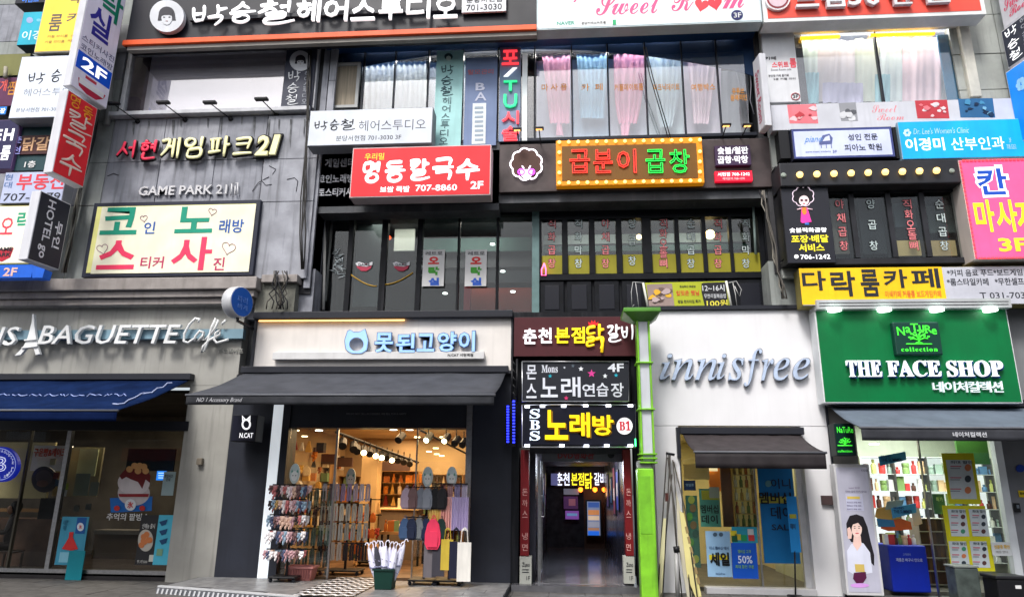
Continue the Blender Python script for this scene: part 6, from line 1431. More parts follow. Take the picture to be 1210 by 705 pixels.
box(en, 'pale_header', C(110, 112, 122), 640, 531, 738, 545, .3, .05); text(en, 'DVD영화관', C(150, 60, 66), 659, 533.5, 702, 542, .29, dep=.004, weight=.07); ell(en, 'header_mark', INK, 722, 537, 4, 4, .29, .004, 12)
# glass door leaf, swung inwards
t = tpx('glass_door', 'open glass door leaf with steel edge and handle in the passage', 'door', 634, 688, .4)
dxl = e_(632)+.06
wbox(t, 'pane', GLASSC, dxl, dxl+.012, .3, 1.2, .13, zc-.25)
wbox(t, 'edge_rail', METAL, dxl-.02, dxl+.03, .26, .3, .1, zc-.2); wbox(t, 'edge_rail', METAL, dxl-.02, dxl+.03, 1.2, 1.24, .1, zc-.2); wbox(t, 'bottom_rail', METAL, dxl-.02, dxl+.03, .302, 1.198, .105, .2)
MB().tube([(dxl+.03, .42, 1.15), (dxl+.09, .42, 1.15), (dxl+.09, .42, 1.5), (dxl+.03, .42, 1.5)], .014, 8).build('handle', METAL, t)
# far end
YE = 7.2
t = sign('glowing sign with white and yellow characters at the far end of passage', 655, 556, 717, 575, YE, .1, C(60, 28, 32), BLACK, .01)
YQ = YE-.02
for s, x0, x1, M in [('춘천', 657, 673, C(225, 230, 255, .4, 2)), ('본점', 675, 690, C(250, 230, 40, .4, 1.8)), ('닭', 691, 700, C(250, 230, 40, .4, 1.8)), ('갈비', 702, 715, C(225, 230, 255, .4, 2))]: text(t, s, M, x0, 558, x1, 573 if s != '닭' else 577, YQ, dep=.01, weight=.05)
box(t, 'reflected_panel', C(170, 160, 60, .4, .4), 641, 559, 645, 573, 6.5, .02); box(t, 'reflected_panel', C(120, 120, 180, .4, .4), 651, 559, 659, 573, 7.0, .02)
t = tpx('menu_light_board', 'lit menu board with food pictures standing at the passage end', 'menu board', 701, 634, 7)
box(t, 'frame', BLACK, 692, 590, 711, 634, 6.9, .1); box(t, 'lit_face', C(120, 130, 160, .4, .9), 694, 592, 709, 632, 6.89, .008)
for y0, y1, c_ in [(593, 599, (60, 90, 160)), (602, 608, (200, 130, 80)), (609, 614, (220, 190, 160)), (616, 622, (150, 150, 165)), (623, 626, (170, 120, 90)), (627, 632, (40, 110, 230))]: box(t, 'picture', C(*c_, .4, .9), 695, y0, 708, y1, 6.885, .004)
t = tpx('picture_panel', 'dim purple lit pictures on the left wall at the passage end', 'poster', 674, 614, 7.3)
for y0, y1, x0, x1, c_ in [(577, 584, 666, 684, (120, 120, 135)), (586, 601, 666, 683, (80, 40, 90)), (589, 597, 672, 680, (150, 90, 110)), (603, 613, 668, 684, (150, 90, 190)), (606, 609, 670, 682, (120, 170, 220))]: box(t, 'picture', C(*c_, .4, .5), x0, y0, x1, y1, 7.3-.004*(y0 in (589, 606)), .004)
wbox(en, 'warm_end_panel', C(70, 46, 30), at(690, 600, 7.5).x, at(729, 600, 7.5).x, 7.5, 7.55, .1, 2.9)
for x in (686, 703, 714): 
    q_ = at(x, 578, 7.2); MB().lathe([(.01, -.07), (.06, -.03), (.06, .04), (.01, .06)], q_, 10).build('orange_lamp', C(255, 120, 30, .4, 4), en, smooth=True)
lamp('passage_lamp', 'POINT', tuple(at(706, 582, 7.0)), 1.5, (1, .5, .2), .1)
lamp('passage_lamp', 'POINT', ((EX0+EX1)/2, 2.4, zc-.3), 45, (.8, .85, 1), .15)
# stacked signs
t = sign('maroon sign with white, yellow and brush characters and a red crown', 607, 374, 757, 421, -.15, .2, C(72, 26, 32, .5), C(40, 24, 26), .008)
YQ = -.165
for ch, x0, x1, y0, y1, M, wg in [('춘', 618, 634, 388, 406, LED_W, .06), ('천', 636, 652, 387, 405, LED_W, .06), ('본', 656, 673, 387, 405, C(250, 225, 30, .4, .9), .06), ('점', 675, 691, 386, 405, C(250, 225, 30, .4, .9), .06), ('닭', 693, 714, 384, 412, C(250, 205, 30, .4, .9), .04), ('갈', 717, 733, 384, 404, LED_W, .03), ('비', 735, 751, 384, 400, LED_W, .03)]: (brush(t, ch, M, x0, y0, x1, y1, YQ-.03, w=.07, flat=.6) if ch in '닭갈비' else text(t, ch, M, x0, y0, x1, y1, YQ-.03, dep=.03, weight=wg, name='letter'))
line(t, 'brush_tail', C(250, 205, 30, .4, .9), [(710, 398, YQ-.03), (712, 407, YQ-.03), (711, 416, YQ-.03)], .025, 6)
poly(t, 'red_crown', C(225, 40, 40, .4, .6), [(696, 384), (695, 380), (698, 382), (699, 378), (701, 381), (703, 378), (704, 382), (707, 380), (706, 384)], YQ-.03, .02)
def metal_frame(t, x0, y0, x1, y1, Y, M=METAL):
    line(t, 'frame_rod', M, [(x0, y0, Y), (x1, y0, Y), (x1, y1, Y), (x0, y1, Y), (x0, y0, Y)], .014, 6)
t = sign('black song practice sign with grey characters, coloured stars and 4F', 616, 427, 744, 474, -.35, .2, C(34, 36, 44, .4), BLACK, .01)
metal_frame(t, 617, 427, 743, 474, -.37)
GRY = C(205, 208, 218, .4, .12)
for s, x0, x1, y0, y1, wg in [('몬', 622, 634, 431, 448, .05), ('스', 622, 634, 453, 470, .05), ('노', 639, 659, 446, 469, .05), ('래', 663, 686, 445, 469, .05), ('연', 688, 703, 453, 468, .04), ('습', 705, 719, 452, 468, .04), ('장', 722, 737, 452, 469, .04)]: text(t, s, GRY, x0, y0, x1, y1, -.365, dep=.01, weight=wg, name='letter')
text(t, BOLD('Mons'), GRY, 640, 431, 659, 440, -.362, dep=.003, weight=.03); text(t, '4F', GRY, 718, 429, 737, 439, -.362, dep=.003, weight=.05)
def star(p, M, cx, cy, r, Y): return poly(p, 'star', M, [(cx+(r if i % 2 == 0 else r*.42)*math.sin(i*math.pi/5), cy-(r if i % 2 == 0 else r*.42)*math.cos(i*math.pi/5)) for i in range(10)], Y, .004)
for cx, cy, r, c_ in [(667, 434, 1.5, (200, 205, 215)), (677, 432, 2.4, (80, 90, 100)), (686.5, 435.5, 3.2, (225, 228, 235)), (699, 441, 5, (205, 60, 140)), (715, 444, 3, (220, 225, 230)), (728, 443, 2.6, (40, 160, 180)), (650, 444, 2.6, (40, 160, 180)), (669, 470, 3, (190, 50, 100))]: star(t, C(*c_, .4, .15), cx, cy, r, -.362)
t = sign('black sign with big yellow characters, glowing capitals and white B1 disc', 616, 479, 752, 526, -.4, .25, C(10, 12, 28, .4), BLACK, .01)
metal_frame(t, 617, 478, 751, 528, -.42)
for i, ch in enumerate(BOLD('SBS')): text(t, ch, C(215, 230, 255, .4, 1.3), 626, 483+i*13, 638, 494+i*13, -.42, dep=.02, weight=.02, name='letter')
for s, x0, x1, y0, y1 in [('노', 644, 671, 484, 519), ('래', 673, 697, 487, 516), ('방', 700, 725, 490, 514)]: text(t, s, C(140, 100, 5), x0+1, y0+1.5, x1+1.5, y1+1.5, -.41, dep=.01, weight=.09, name='letter_backing'); text(t, s, C(252, 210, 20, .4, .7), x0, y0, x1, y1, -.44, dep=.03, weight=.07, name='letter')
ell(t, 'floor_disc', C(230, 225, 232, .4, .6), 738, 503, 9.5, 10, -.425, .01); text(t, BOLD('B1'), C(200, 30, 50), 731.5, 497, 745, 508, -.432, dep=.004, weight=.04)
for x, y in [(623, 480), (641, 479.5), (666, 479.5), (692, 479), (719, 479), (745, 479), (623, 526), (664, 526), (693, 526.5), (717, 526), (745, 526)]: q_ = at(x, y, -.45); wbox(t, 'edge_lamp', C(230, 235, 255, .4, 5), q_.x-.04, q_.x+.04, -.46, -.43, q_.z-.02, q_.z+.02)
t = tpx('blue_light_strips', 'two vertical strips of blue dot lights beside the song room sign', 'light strip', 602, 528, -.2)
for x, y0, y1 in [(600, 478, 526), (607, 472, 527)]:
    box(t, 'strip', BLACK, x-2, y0, x+2, y1, -.2, .05)
    for i in range(14): box(t, 'blue_diode', C(40, 50, 255, .4, 4), x-1.4, y0+1+i*(y1-y0-3)/14, x+1.4, y0+2.6+i*(y1-y0-3)/14, -.22, .02)
t = tpx('sign_bracket', 'black steel truss holding the stacked signs at the dark pier', 'bracket', 608, 470, -.2)
for x in (605, 611): line(t, 'rod', BLACK, [(x, 424, -.2), (x, 474, -.2)], .02, 6)
for i in range(6): line(t, 'rod', BLACK, [(605, 426+i*9, -.2), (611, 434+i*9, -.2)], .012, 5)
# ================================================================ GREEN POST
YP = -.75
gp = tpx('green_post', 'lime green street post with ribbed pale upper tube and square cap', 'post', 766, 705, YP)
GRN = mat('lime_paint', (.20, .52, .03), .4, var=.16, scale=4, streak=.4, stain=(.09, .2, .03), blotch=.2); GRD = mat('green_cap', (.09, .26, .04), .35, var=.2, scale=2)
X0, X1 = at(756, 640, YP).x, at(776, 640, YP).x; zj = at(766, 553, YP).z; zt = at(762, 378, YP).z
wbox(gp, 'lower_column', GRN, X0, X1, YP, YP+.3, -.15, zj, bevel=.02)
wbox(gp, 'collar', C(120, 125, 120), X0+.01, X1-.02, YP+.02, YP+.28, zj, zj+.12, bevel=.01)
xa, xb = at(755, 460, YP).x, at(771, 460, YP).x
wbox(gp, 'diffuser', C(185, 188, 195, .3, .12), xa+.035, xb-.035, YP+.03, YP+.25, zj+.12, zt)
for a in (xa, xb-.03): wbox(gp, 'edge_fin', GRN, a, a+.03, YP, YP+.28, zj+.12, zt, bevel=.005)
for y in (428, 483, 536, 541, 546): z = at(763, y, YP).z; wbox(gp, 'ring', GRN, xa-.03, xb+.03, YP-.03, YP+.31, z-.012, z+.012, bevel=.004)
cx, cy = (xa+xb)/2, YP+.14; zc2 = at(757, 369, YP).z
MB().add([(cx-.15, cy-.12, zt-.02), (cx+.15, cy-.12, zt-.02), (cx+.15, cy+.12, zt-.02), (cx-.15, cy+.12, zt-.02), (cx-.34, cy-.36, zt+.1), (cx+.28, cy-.36, zt+.1), (cx+.28, cy+.3, zt+.1), (cx-.34, cy+.3, zt+.1), (cx-.34, cy-.36, zt+.17), (cx+.28, cy-.36, zt+.17), (cx+.28, cy+.3, zt+.17), (cx-.34, cy+.3, zt+.17)],
    [(3, 2, 1, 0), (0, 1, 5, 4), (1, 2, 6, 5), (2, 3, 7, 6), (3, 0, 4, 7), (4, 5, 9, 8), (5, 6, 10, 9), (6, 7, 11, 10), (7, 4, 8, 11), (8, 9, 10, 11)]).build('cap', GRD, gp, bevel=.012)
wbox(gp, 'green_indicator', C(60, 255, 130, .4, 5), X0-.02, X0-.005, YP-.01, YP+.02, at(755, 527, YP).z, at(755, 518, YP).z)
wbox(gp, 'hatch', mat('lime_paint_hatch', (.17, .46, .03), .4, var=.1), X0+.02, X1-.06, YP-.006, YP-.001, zj-1.0, zj-.12, bevel=.003)
# ================================================================ WHITE COSMETICS SHOP
iw = tpx('white_shopfront', 'white panelled cosmetics shopfront with slanted chrome lettering', 'shopfront', 880, 700, 0)
WP = mat('white_panel', (.74, .74, .76), .45, var=.03, scale=1.5, streak=.05)
i_ = lambda x, y: at(x, y, 0).x
WX0, WX1 = i_(772, 500), i_(977, 500)
zt = at(870, 366, 0).z; zo = at(870, 503, 0).z
OX0, OX1 = i_(806, 600), i_(955, 600)
wbox(iw, 'upper_panel', WP, WX0, WX1, 0, .4, zo, zt, bevel=.01)
wbox(iw, 'left_panel', WP, WX0, OX0, .003, .4, -.01, zo-.004); wbox(iw, 'right_panel', WP, OX1, WX1, .003, .4, -.01, zo-.004)
wbox(iw, 'top_trim', DARK, WX0-.03, WX1+.02, -.06, .42, zt, zt+.07)
wbox(iw, 'side_trim', DARK, WX1, WX1+.03, -.03, .4, -.01, zt-.002)
wbox(iw, 'small_box', C(70, 55, 55), i_(970, 591), i_(983, 591), -.06, 0, at(976, 596, 0).z, at(976, 585, 0).z, bevel=.006)
t = tpx('raised_lettering', 'large slanted chrome blue lowercase letters on the white panel wall', 'lettering', 870, 450, -.1)
CH = mat('chrome_blue', (.55, .66, .85), .35, .3, var=.1, scale=8); CH2 = C(140, 143, 150, .3)
xs = [(779, 795, 'i', 418, 448), (793, 819, 'n', 424, 449), (821, 847, 'n', 424, 449), (846, 859, 'i', 418, 448), (860, 880, 's', 423, 449), (878, 902, 'f', 412, 456), (899, 915, 'r', 424, 449), (914, 934, 'e', 423, 449), (937, 958, 'e', 423, 448)]
for x0, x1, ch, y0, y1 in xs:
    ch = ITAL(ch)
    text(t, ch, CH2, x0-.5, y0-.8, x1+1, y1+1.5, -.06, dep=.05, weight=.015, shear=.1, name='letter_backing'); text(t, ch, CH, x0, y0, x1, y1, -.1, dep=.04, weight=0, shear=.1, name='letter')
BA = mat('brown_canvas', (.035, .028, .03), .7, var=.15)
aw = awning('brown black box awning over the white cosmetics shop window', (806, 512), (944, 512), (821, 534), (975, 534), -1.35, .24, 0, BA, mat('brown_canvas_valance', (.022, .018, .02), .7), cassette=DARK)
wbox(aw, 'frame_side', DARK, i_(799, 520), i_(803, 520), -.1, .02, at(801, 540, 0).z, at(801, 505, 0).z)
# window
YI = .2
wbox(iw, 'window_sill', C(175, 175, 178), i_(834, 690), OX1, -.05, .2, .0, .1, bevel=.01)
wbox(iw, 'window_frame', METAL, OX0, OX0+.05, YI-.03, YI+.05, .0, zo); wbox(iw, 'window_frame', ALU, OX1-.1, OX1, YI-.03, YI+.05, .0, zo)
wbox(iw, 'window_pane', GLASSC, OX0+.05, i_(897, 600), YI, YI+.01, .1, zo); wbox(iw, 'window_frame', METAL, i_(897, 600), i_(899, 600), YI-.02, YI+.04, .1, zo); wbox(iw, 'window_pane', GLASSC, i_(899, 600), OX1-.1, YI, YI+.01, .0, zo)
YEL = mat('cream_interior', (.55, .47, .26), .6, var=.15, scale=1)
JX0, JX1 = WX0+.1, WX1-.1
wbox(iw, 'room_wall', YEL, JX0, JX1, 4.5, 4.6, 0, zo); wbox(iw, 'room_wall', YEL, JX0-.05, JX0, .42, 4.5, 0, zo); wbox(iw, 'room_wall', YEL, JX1, JX1+.05, .42, 4.5, 0, zo)
wbox(iw, 'room_floor', C(70, 66, 60), JX0, JX1, .42, 4.5, -.01, .05); wbox(iw, 'room_ceiling', C(200, 190, 160), JX0, JX1, .42, 4.5, zo, zo+.05)
lamp('cosmetics_ceiling_light', 'AREA', ((JX0+JX1)/2, 2.2, zo-.04), 60, (1, .85, .5), 1.8)
box(iw, 'interior_panel', C(225, 205, 160), 808, 548, 838, 566, 1.0, .05); box(iw, 'interior_panel', C(205, 130, 60), 838, 552, 852, 580, 1.2, .05); box(iw, 'interior_panel', C(110, 75, 55), 853, 548, 866, 622, .9, .05)
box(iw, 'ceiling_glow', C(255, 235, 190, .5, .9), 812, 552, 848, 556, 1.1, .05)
a, b, zs, _ = shelf('cream lit shelves of small bottles in the white cosmetics shop', 868, 545, 893, 622, .8, .3, 5, C(190, 160, 90), C(220, 200, 120, .6, .15))
random.seed(13)
for r_, z in enumerate(zs[:-1]):
    for k in range(4): item('bottle', random.choice([C(170, 140, 60), C(120, 140, 70), C(230, 225, 200), C(190, 160, 110), C(200, 120, 60)]), (a+.05+k*.1, .9, z+.001), (.09, .09, .2), '@ bottle on the '+TIER[4-r_]+' cream lit cosmetics shelf', 'bottle', 'bottles on the cream lit shelves')
Yp = .16
t = poster('big deep blue poster with dark sale wording on the cosmetics window', 899, 552, 941, 665, Yp, C(10, 105, 165))
text(t, '이니', C(20, 34, 50), 911, 565, 934, 577, Yp-.01, dep=.003, weight=.02); box(t, 'yellow_underlay', C(170, 165, 60), 897, 586, 933, 594, Yp-.006, .003); text(t, '멤버십', C(20, 26, 34), 897, 581, 935, 595, Yp-.014, dep=.003, weight=.06); text(t, '데이', C(20, 34, 50), 911, 598, 936, 613, Yp-.01, dep=.003, weight=.03); text(t, 'SALE', C(20, 34, 50), 912, 619, 938, 626, Yp-.01, dep=.003, weight=.03)
ell(t, 'round_face', C(90, 140, 150), 908, 571, 4, 4, Yp-.008, .003, 14)
t = poster('slim blue standing banner in front of the big deep blue poster', 932, 586, 944, 652, -.1, C(30, 130, 200), 'banner', 'standing_banner')
box(t, 'yellow_bar', C(170, 165, 60), 933, 607, 941, 612, -.106, .003); text(t, '데이', INK, 934, 618, 940, 625, -.106, dep=.003, weight=.03)
line(t, 'pole', BLACK, [(939, 650, -.09), (940, 704, -.09)], .014, 5); line(t, 'foot', BLACK, [(931, 703, -.3), (950, 704, .0)], .02, 5)
t = poster('pale blue sale poster with bold black characters low on the cosmetics window', 835, 627, 864, 681, Yp, C(150, 190, 225)); 
text(t, '세일', C(24, 28, 34), 839, 652, 862, 668, Yp-.012, dep=.003, weight=.08); box(t, 'yellow_underlay', C(215, 200, 40), 838, 655, 861, 661, Yp-.006, .003); text(t, '이니 멤버십 데이', C(50, 80, 120), 838, 645, 861, 649, Yp-.01, dep=.002, weight=.03)
for x in (845, 852): ell(t, 'eye_dot', C(70, 90, 110), x, 631, 2.6, 2.4, Yp-.008, .003, 12)
text(t, 'innisfree', C(50, 80, 120), 846, 676, 857, 678.5, Yp-.008, dep=.002, weight=.01)
t = poster('strong blue fifty percent poster beside the pale blue sale poster', 865, 641, 895, 683, Yp, C(20, 90, 205)); text(t, '50%', C(225, 235, 250), 872, 656, 889, 665, Yp-.008, dep=.003, weight=.03); text(t, '멤버십 고객', C(140, 200, 90), 872, 649, 887, 653, Yp-.008, dep=.002, weight=.02); text(t, '최대 할인 쿠폰', C(140, 200, 90), 869, 667, 891, 671, Yp-.008, dep=.002, weight=.02)
t = poster('teal patchwork poster with small coloured squares above the fifty percent poster', 865, 622, 895, 641, Yp, C(45, 150, 175))
for x, y, c_ in [(867, 630, (215, 200, 50)), (872, 634, (200, 180, 60)), (879, 635, (40, 150, 90)), (888, 635, (200, 60, 60)), (887, 628, (200, 205, 205)), (868, 636, (30, 90, 60))]: box(t, 'colour_square', C(*c_), x-3.5, y-3.5, x+3.5, y+3.5, Yp-.004-(x % 5)*.001, .003)
t = poster('green and yellow membership poster hanging in the cosmetics window', 827, 577, 851, 622, .3, C(90, 165, 150))
box(t, 'yellow_patch', C(200, 195, 60), 829, 579, 849, 590, .294, .003); text(t, '멤버십', C(24, 30, 30), 828, 596, 849, 606, .292, dep=.003, weight=.05); text(t, '데이', C(24, 30, 30), 829, 608, 848, 618, .292, dep=.003, weight=.06); box(t, 'pale_patch', C(190, 195, 180), 838, 575, 850, 588, .292, .003)
t = poster('small navy notice hanging in the narrow side of the cosmetics window', 808, 567, 822, 579, .3, C(14, 40, 80)); text(t, '영업중', C(140, 170, 200), 810, 571, 820, 574, .294, dep=.002, weight=.01)
t = poster('dim green leaf patterned panel low behind the stacked easels', 812, 585, 826, 670, .34, C(55, 105, 90)); random.seed(4)
for i in range(8): ell(t, 'leaf', random.choice([C(80, 140, 60), C(150, 160, 70), C(40, 80, 70), C(110, 90, 60)]), 819+random.uniform(-5, 5), 590+i*10, 4, 5, .334-.0015*i, .001, 10)
# folded easels leaning on the wall
random.seed(12)
t = tpx('folded_easels', 'bundle of folded wire banner easels leaning on the white wall', 'easel', 795, 705, -.4)
WIR = C(70, 66, 62, .4); SIL = C(150, 150, 150, .3)
for p in [[(788, 535, -.1), (777, 705, -.6)], [(790, 535, -.1), (799, 640, -.35), (806, 705, -.5)], [(792, 537, -.12), (783, 705, -.62)], [(795, 543, -.12), (800, 600, -.25), (812, 660, -.4), (816, 705, -.5)], [(789, 540, -.2), (797, 600, -.3), (800, 648, -.5)], [(796, 545, -.1), (810, 604, -.3), (824, 705, -.6)], [(794, 560, -.2), (785, 650, -.4), (781, 705, -.5)]]: line(t, 'wire_leg', WIR, p, .011, 6)
line(t, 'steel_tube', SIL, [(799, 650, -.5), (801, 705, -.55)], .035, 8); line(t, 'clamp', BLACK, [(787, 535, -.12), (797, 537, -.12)], .022, 6); line(t, 'clamp', BLACK, [(799, 645, -.5), (800, 652, -.5)], .05, 8)
poly(t, 'tag', C(90, 50, 45), [(786, 582), (790, 582), (790, 592), (786, 592)], -.3, .01)
t = tpx('rolled_banner', 'cream and yellow cloth banner folded against the wire easels', 'banner', 818, 705, -.5)
poly(t, 'cloth', C(215, 205, 140), [(803, 603), (808, 606), (829, 704), (822, 705), (812, 680)], -.45, .02); poly(t, 'cloth_fold', C(190, 185, 165), [(799, 580), (804, 600), (815, 690), (818, 705), (812, 705), (801, 640)], -.42, .02)
for i in range(6): poly(t, 'grey_print', C(150, 130, 90), [(809+i*2.7, 622+i*12), (812+i*2.7, 621+i*12), (814+i*2.7, 629+i*12), (811+i*2.7, 630+i*12)], -.455, .004)
t = tpx('rolled_banner', 'narrow pale yellow cloth strip between the two outer easel legs', 'banner', 782, 705, -.5)
poly(t, 'cloth', C(205, 200, 160), [(784, 612), (787, 612), (783, 705), (775, 705)], -.5, .02)
# ================================================================ GREEN SHOP
fs_ = tpx('green_shopfront', 'glass cosmetics shopfront beneath the big green fascia sign', 'shopfront', 1110, 700, 0)
t = sign('large green fascia sign with white serif capitals and tree emblem plaque', 968, 364, 1199, 476, -.35, .3, C(2, 106, 56, .4, .08), C(215, 218, 220), .02)
SL = [(968, 1208)]
box(t, 'top_louvre', C(175, 178, 180), 965, 353, 1195, 364, -.5, .4); box(t, 'louvre_line', C(60, 60, 64), 968, 356.5, 1192, 357.3, -.505, .004); box(t, 'louvre_line', C(60, 60, 64), 968, 360, 1192, 360.8, -.505, .004)
for x in (986, 1045, 1107, 1170): q_ = at(x, 366, -.5); MB().lathe([(.11, -.02), (.11, .02)], q_, 16).build('flood_lamp', C(225, 255, 235, .4, 6), t)
box(t, 'plaque', C(18, 62, 52, .4), 1057, 380, 1112, 419, -.47, .12, bevel=.02)
LG2 = C(70, 235, 60, .4, .9)
for ch, x0, x1, y0, y1 in [('N', 1060, 1069, 386, 396), ('a', 1070, 1076, 386, 393), ('T', 1076, 1085, 382, 391), ('u', 1086, 1092, 384, 391), ('R', 1093, 1101, 384, 393), ('e', 1101, 1107, 388, 395)]: text(t, ch, LG2, x0, y0, x1, y1, -.478, dep=.005, weight=.02)
text(t, BOLD('collection'), LG2, 1065, 410, 1108, 415, -.478, dep=.005, weight=.02, space=1.2)
def tree_mark(t, cx, cy, s, Y, M):
    for p in [[(0, 8), (0, 2), (-3, -2), (-9, -5)], [(0, 2), (3, -3), (9, -6)], [(0, 1), (0, -5), (2, -9)], [(-3, -1), (-4, -6)], [(-1, 3), (-8, 1), (-13, 2)], [(1, 3), (8, 0), (13, 1)], [(-5, 8), (0, 6), (5, 8)]]: line(t, 'tree_branch', M, [(cx+x*s, cy+y*s, Y) for x, y in p], .014*s/.9, 5)
    line(t, 'ground_line', M, [(cx-19*s, cy+9*s, Y), (cx+19*s, cy+9*s, Y)], .01, 5)
    for x, y in [(-11, -6), (-6, -8), (-1, -11), (5, -9), (11, -8), (-14, -1), (14, -2), (-9, -1), (8, -3)]: ell(t, 'leaf', M, cx+x*s, cy+y*s, 2.2*s, 1.3*s, Y-.004, .008, 8)
tree_mark(t, 1086, 399, .8, -.48, LG2)
for s, x0, x1 in [('THE', 1001, 1042), ('FACE', 1049, 1112), ('SHOP', 1120, 1186)]:
    s = BOLD(s); text(t, s, C(10, 50, 110), x0+1.2, 427, x1+1.2, 446.5, -.42, dep=.05, weight=.03, name='letter_backing')
    text(t, s, C(240, 246, 250, .4, .7), x0, 425.5, x1, 444.5, -.47, dep=.05, weight=0, split=True)
for i, ch in enumerate('네이처컬렉션'): text(t, ch, C(230, 240, 245, .4, .5), 1103+i*14, 450.5-i*.1, 1115.5+i*14, 463, -.4, dep=.04, weight=0, name='letter')
GA2 = mat('slate_canvas', (.10, .125, .16), .8, var=.1, scale=3)
aw = awning('slate grey fabric awning with small white characters over green shop glass', (980, 481), (1300, 479), (1017, 506), (1360, 505), -1.4, .19, 0, GA2, mat('slate_canvas_valance', (.032, .034, .042), .8))
text(aw, '네이처컬렉션', C(200, 202, 208), 1126, 510, 1166, 516, -1.44, dep=.003, weight=.04)
g_ = lambda x, y=600: at(x, y, 0).x
GX0 = WX1+.04; GPX = g_(1012, 600)
zg = at(1100, 478, 0).z
wbox(fs_, 'left_pillar', C(135, 132, 128), GX0, g_(1024, 620), .02, .4, -.01, zg)
wbox(fs_, 'header', C(60, 62, 66), g_(1024, 500), XR, .05, .4, at(1100, 500, 0).z, zg)
wbox(fs_, 'fascia_backing', C(120, 122, 124), GX0, XR, .02, .4, zg, at(1100, 366, 0).z)
zgo = at(1100, 500, 0).z
wbox(fs_, 'glass_frame', C(190, 195, 200, .3, .1), g_(1186, 600), g_(1195, 600), -.03, .1, .0, zgo); wbox(fs_, 'right_wall', C(120, 122, 128), g_(1195, 600)+.003, XR, .0, .3, -.01, zgo)
wbox(fs_, 'glass_pane', GLASSC, g_(1098), g_(1186), .06, .07, .0, zgo); wbox(fs_, 'glass_edge', METAL, g_(1097), g_(1098.5), .04, .09, .0, zgo)
KX0, KX1 = g_(1024, 620), g_(1275, 600)
wbox(fs_, 'room_wall', C(150, 155, 140), KX0-.6, KX1, 3.2, 3.3, 0, zgo+.3); wbox(fs_, 'room_wall', C(150, 155, 140), KX1, KX1+.05, .42, 3.2, 0, zgo+.3); wbox(fs_, 'room_wall', C(150, 155, 140), KX0-.65, KX0-.6, .42, 3.2, 0, zgo+.3)
wbox(fs_, 'room_floor', C(92, 88, 84), KX0-.6, KX1, .42, 3.2, -.01, .05); wbox(fs_, 'room_ceiling', C(170, 172, 150), KX0-.6, KX1, .42, 3.2, zgo+.3, zgo+.35)
box(fs_, 'green_panel', C(48, 88, 30), 1131, 515, 1168, 548, 1.2, .05)
for x, y in [(1033, 524), (1054, 519)]: downlight(fs_, x, y, .7, .08, 7, (255, 250, 235))
lamp('green_shop_ceiling_light', 'AREA', ((KX0+KX1)/2, 1.6, zgo+.25), 110, (.95, 1, .92), 1.8)
SHF = C(60, 60, 58); random.seed(17)
BC = [C(225, 225, 220), C(190, 60, 60), C(120, 150, 90), C(90, 130, 170), C(225, 190, 150), C(80, 50, 40), C(200, 205, 120), C(235, 235, 235), C(150, 170, 160)]
zz = [664, 642, 621, 600, 577, 552]
a, b, zs, sh = shelf('lit white wall shelves full of cosmetics across the green shop', 1024, 540, 1262, 664, 2.2, .35, 6, C(200, 205, 205), C(225, 232, 232, .6, 1.3))  # back panel glows, standing in for strip lights under the shelves
for k in range(1, 6): wbox(sh, 'divider', SHF, a+(b-a)*k/6-.015, a+(b-a)*k/6+.015, 2.19, 2.5, zs[0], zs[-1])
for r_, z in enumerate(zs[:-1]):
    x = a+.08
    while x < b-.05:
        s = random.uniform(.09, .16); k_ = random.choice(['bottle', 'jar', 'box', 'bottle']); item(k_, random.choice(BC), (x+s/2, 2.32, z+.001), (s, s, random.uniform(.13, .28)), 'small @ '+('product box' if k_ == 'box' else 'cosmetic '+k_)+' on the '+TIER[5-r_]+' lit white wall shelf of green shop', 'cosmetics', 'cosmetics on the white wall shelves'); x += s+.012
a, b, zs, sh = shelf('low dark stacked shelf unit of boxes behind the blue cloth table', 1090, 612, 1122, 690, 1.0, .35, 5, C(170, 165, 160))
for r_, z in enumerate(zs[:-1]):
    for k in range(6): item('box', random.choice([C(90, 60, 50), C(110, 80, 60), C(70, 50, 46)]), (a+.06+k*(b-a-.1)/6+.03, 1.15, z+.001), (.09, .2, .2), '@ small box on the '+TIER[4-r_]+' low stacked shelf of green shop', 'product box', 'boxes on the low shelves')
bt = tpx('cloth_table', 'display table under a plain royal blue cloth near green shop entrance', 'table', 1074, 691, .3)
a, b, c, d = rect(1052, 644, 1097, 691, .25)
mb = MB().box(a, b, .25, .85, .05, d); mb.build('cloth', C(12, 40, 165), bt, bevel=.02); text(bt, '고객센터', C(120, 140, 200), 1067, 653, 1076, 656, .245, dep=.002, weight=.02); text(bt, '제품은 바구니 안으로', C(190, 200, 230), 1059, 659, 1090, 663, .24, dep=.002, weight=.02)
random.seed(19)
for k in range(7): item(random.choice(['jar', 'bottle', 'box']), random.choice(BC), (a+.07+k*(b-a-.12)/6.5, .45, d+.001), (.1, .1, .16), 'small @ pack standing on the blue cloth table', 'cosmetics', 'packs on the blue cloth table')
t = tpx('balloon_garland', 'orange, blue and yellow paper display cut-outs behind the blue cloth table', 'display', 1060, 636, .6)
for pts, c_ in [([(1036, 600), (1058, 596), (1064, 612), (1044, 616), (1034, 610)], (215, 170, 90)), ([(1042, 614), (1062, 611), (1076, 616), (1078, 625), (1050, 627), (1041, 624)], (205, 95, 50)), ([(1036, 612), (1056, 614), (1058, 622), (1038, 622)], (60, 130, 180)), ([(1076, 598), (1086, 600), (1090, 618), (1080, 622)], (220, 190, 170)), ([(1048, 592), (1068, 590), (1066, 600), (1046, 602)], (150, 160, 150))]: poly(t, 'cut_out', C(*c_), pts, .6-.03*random.random(), .01)
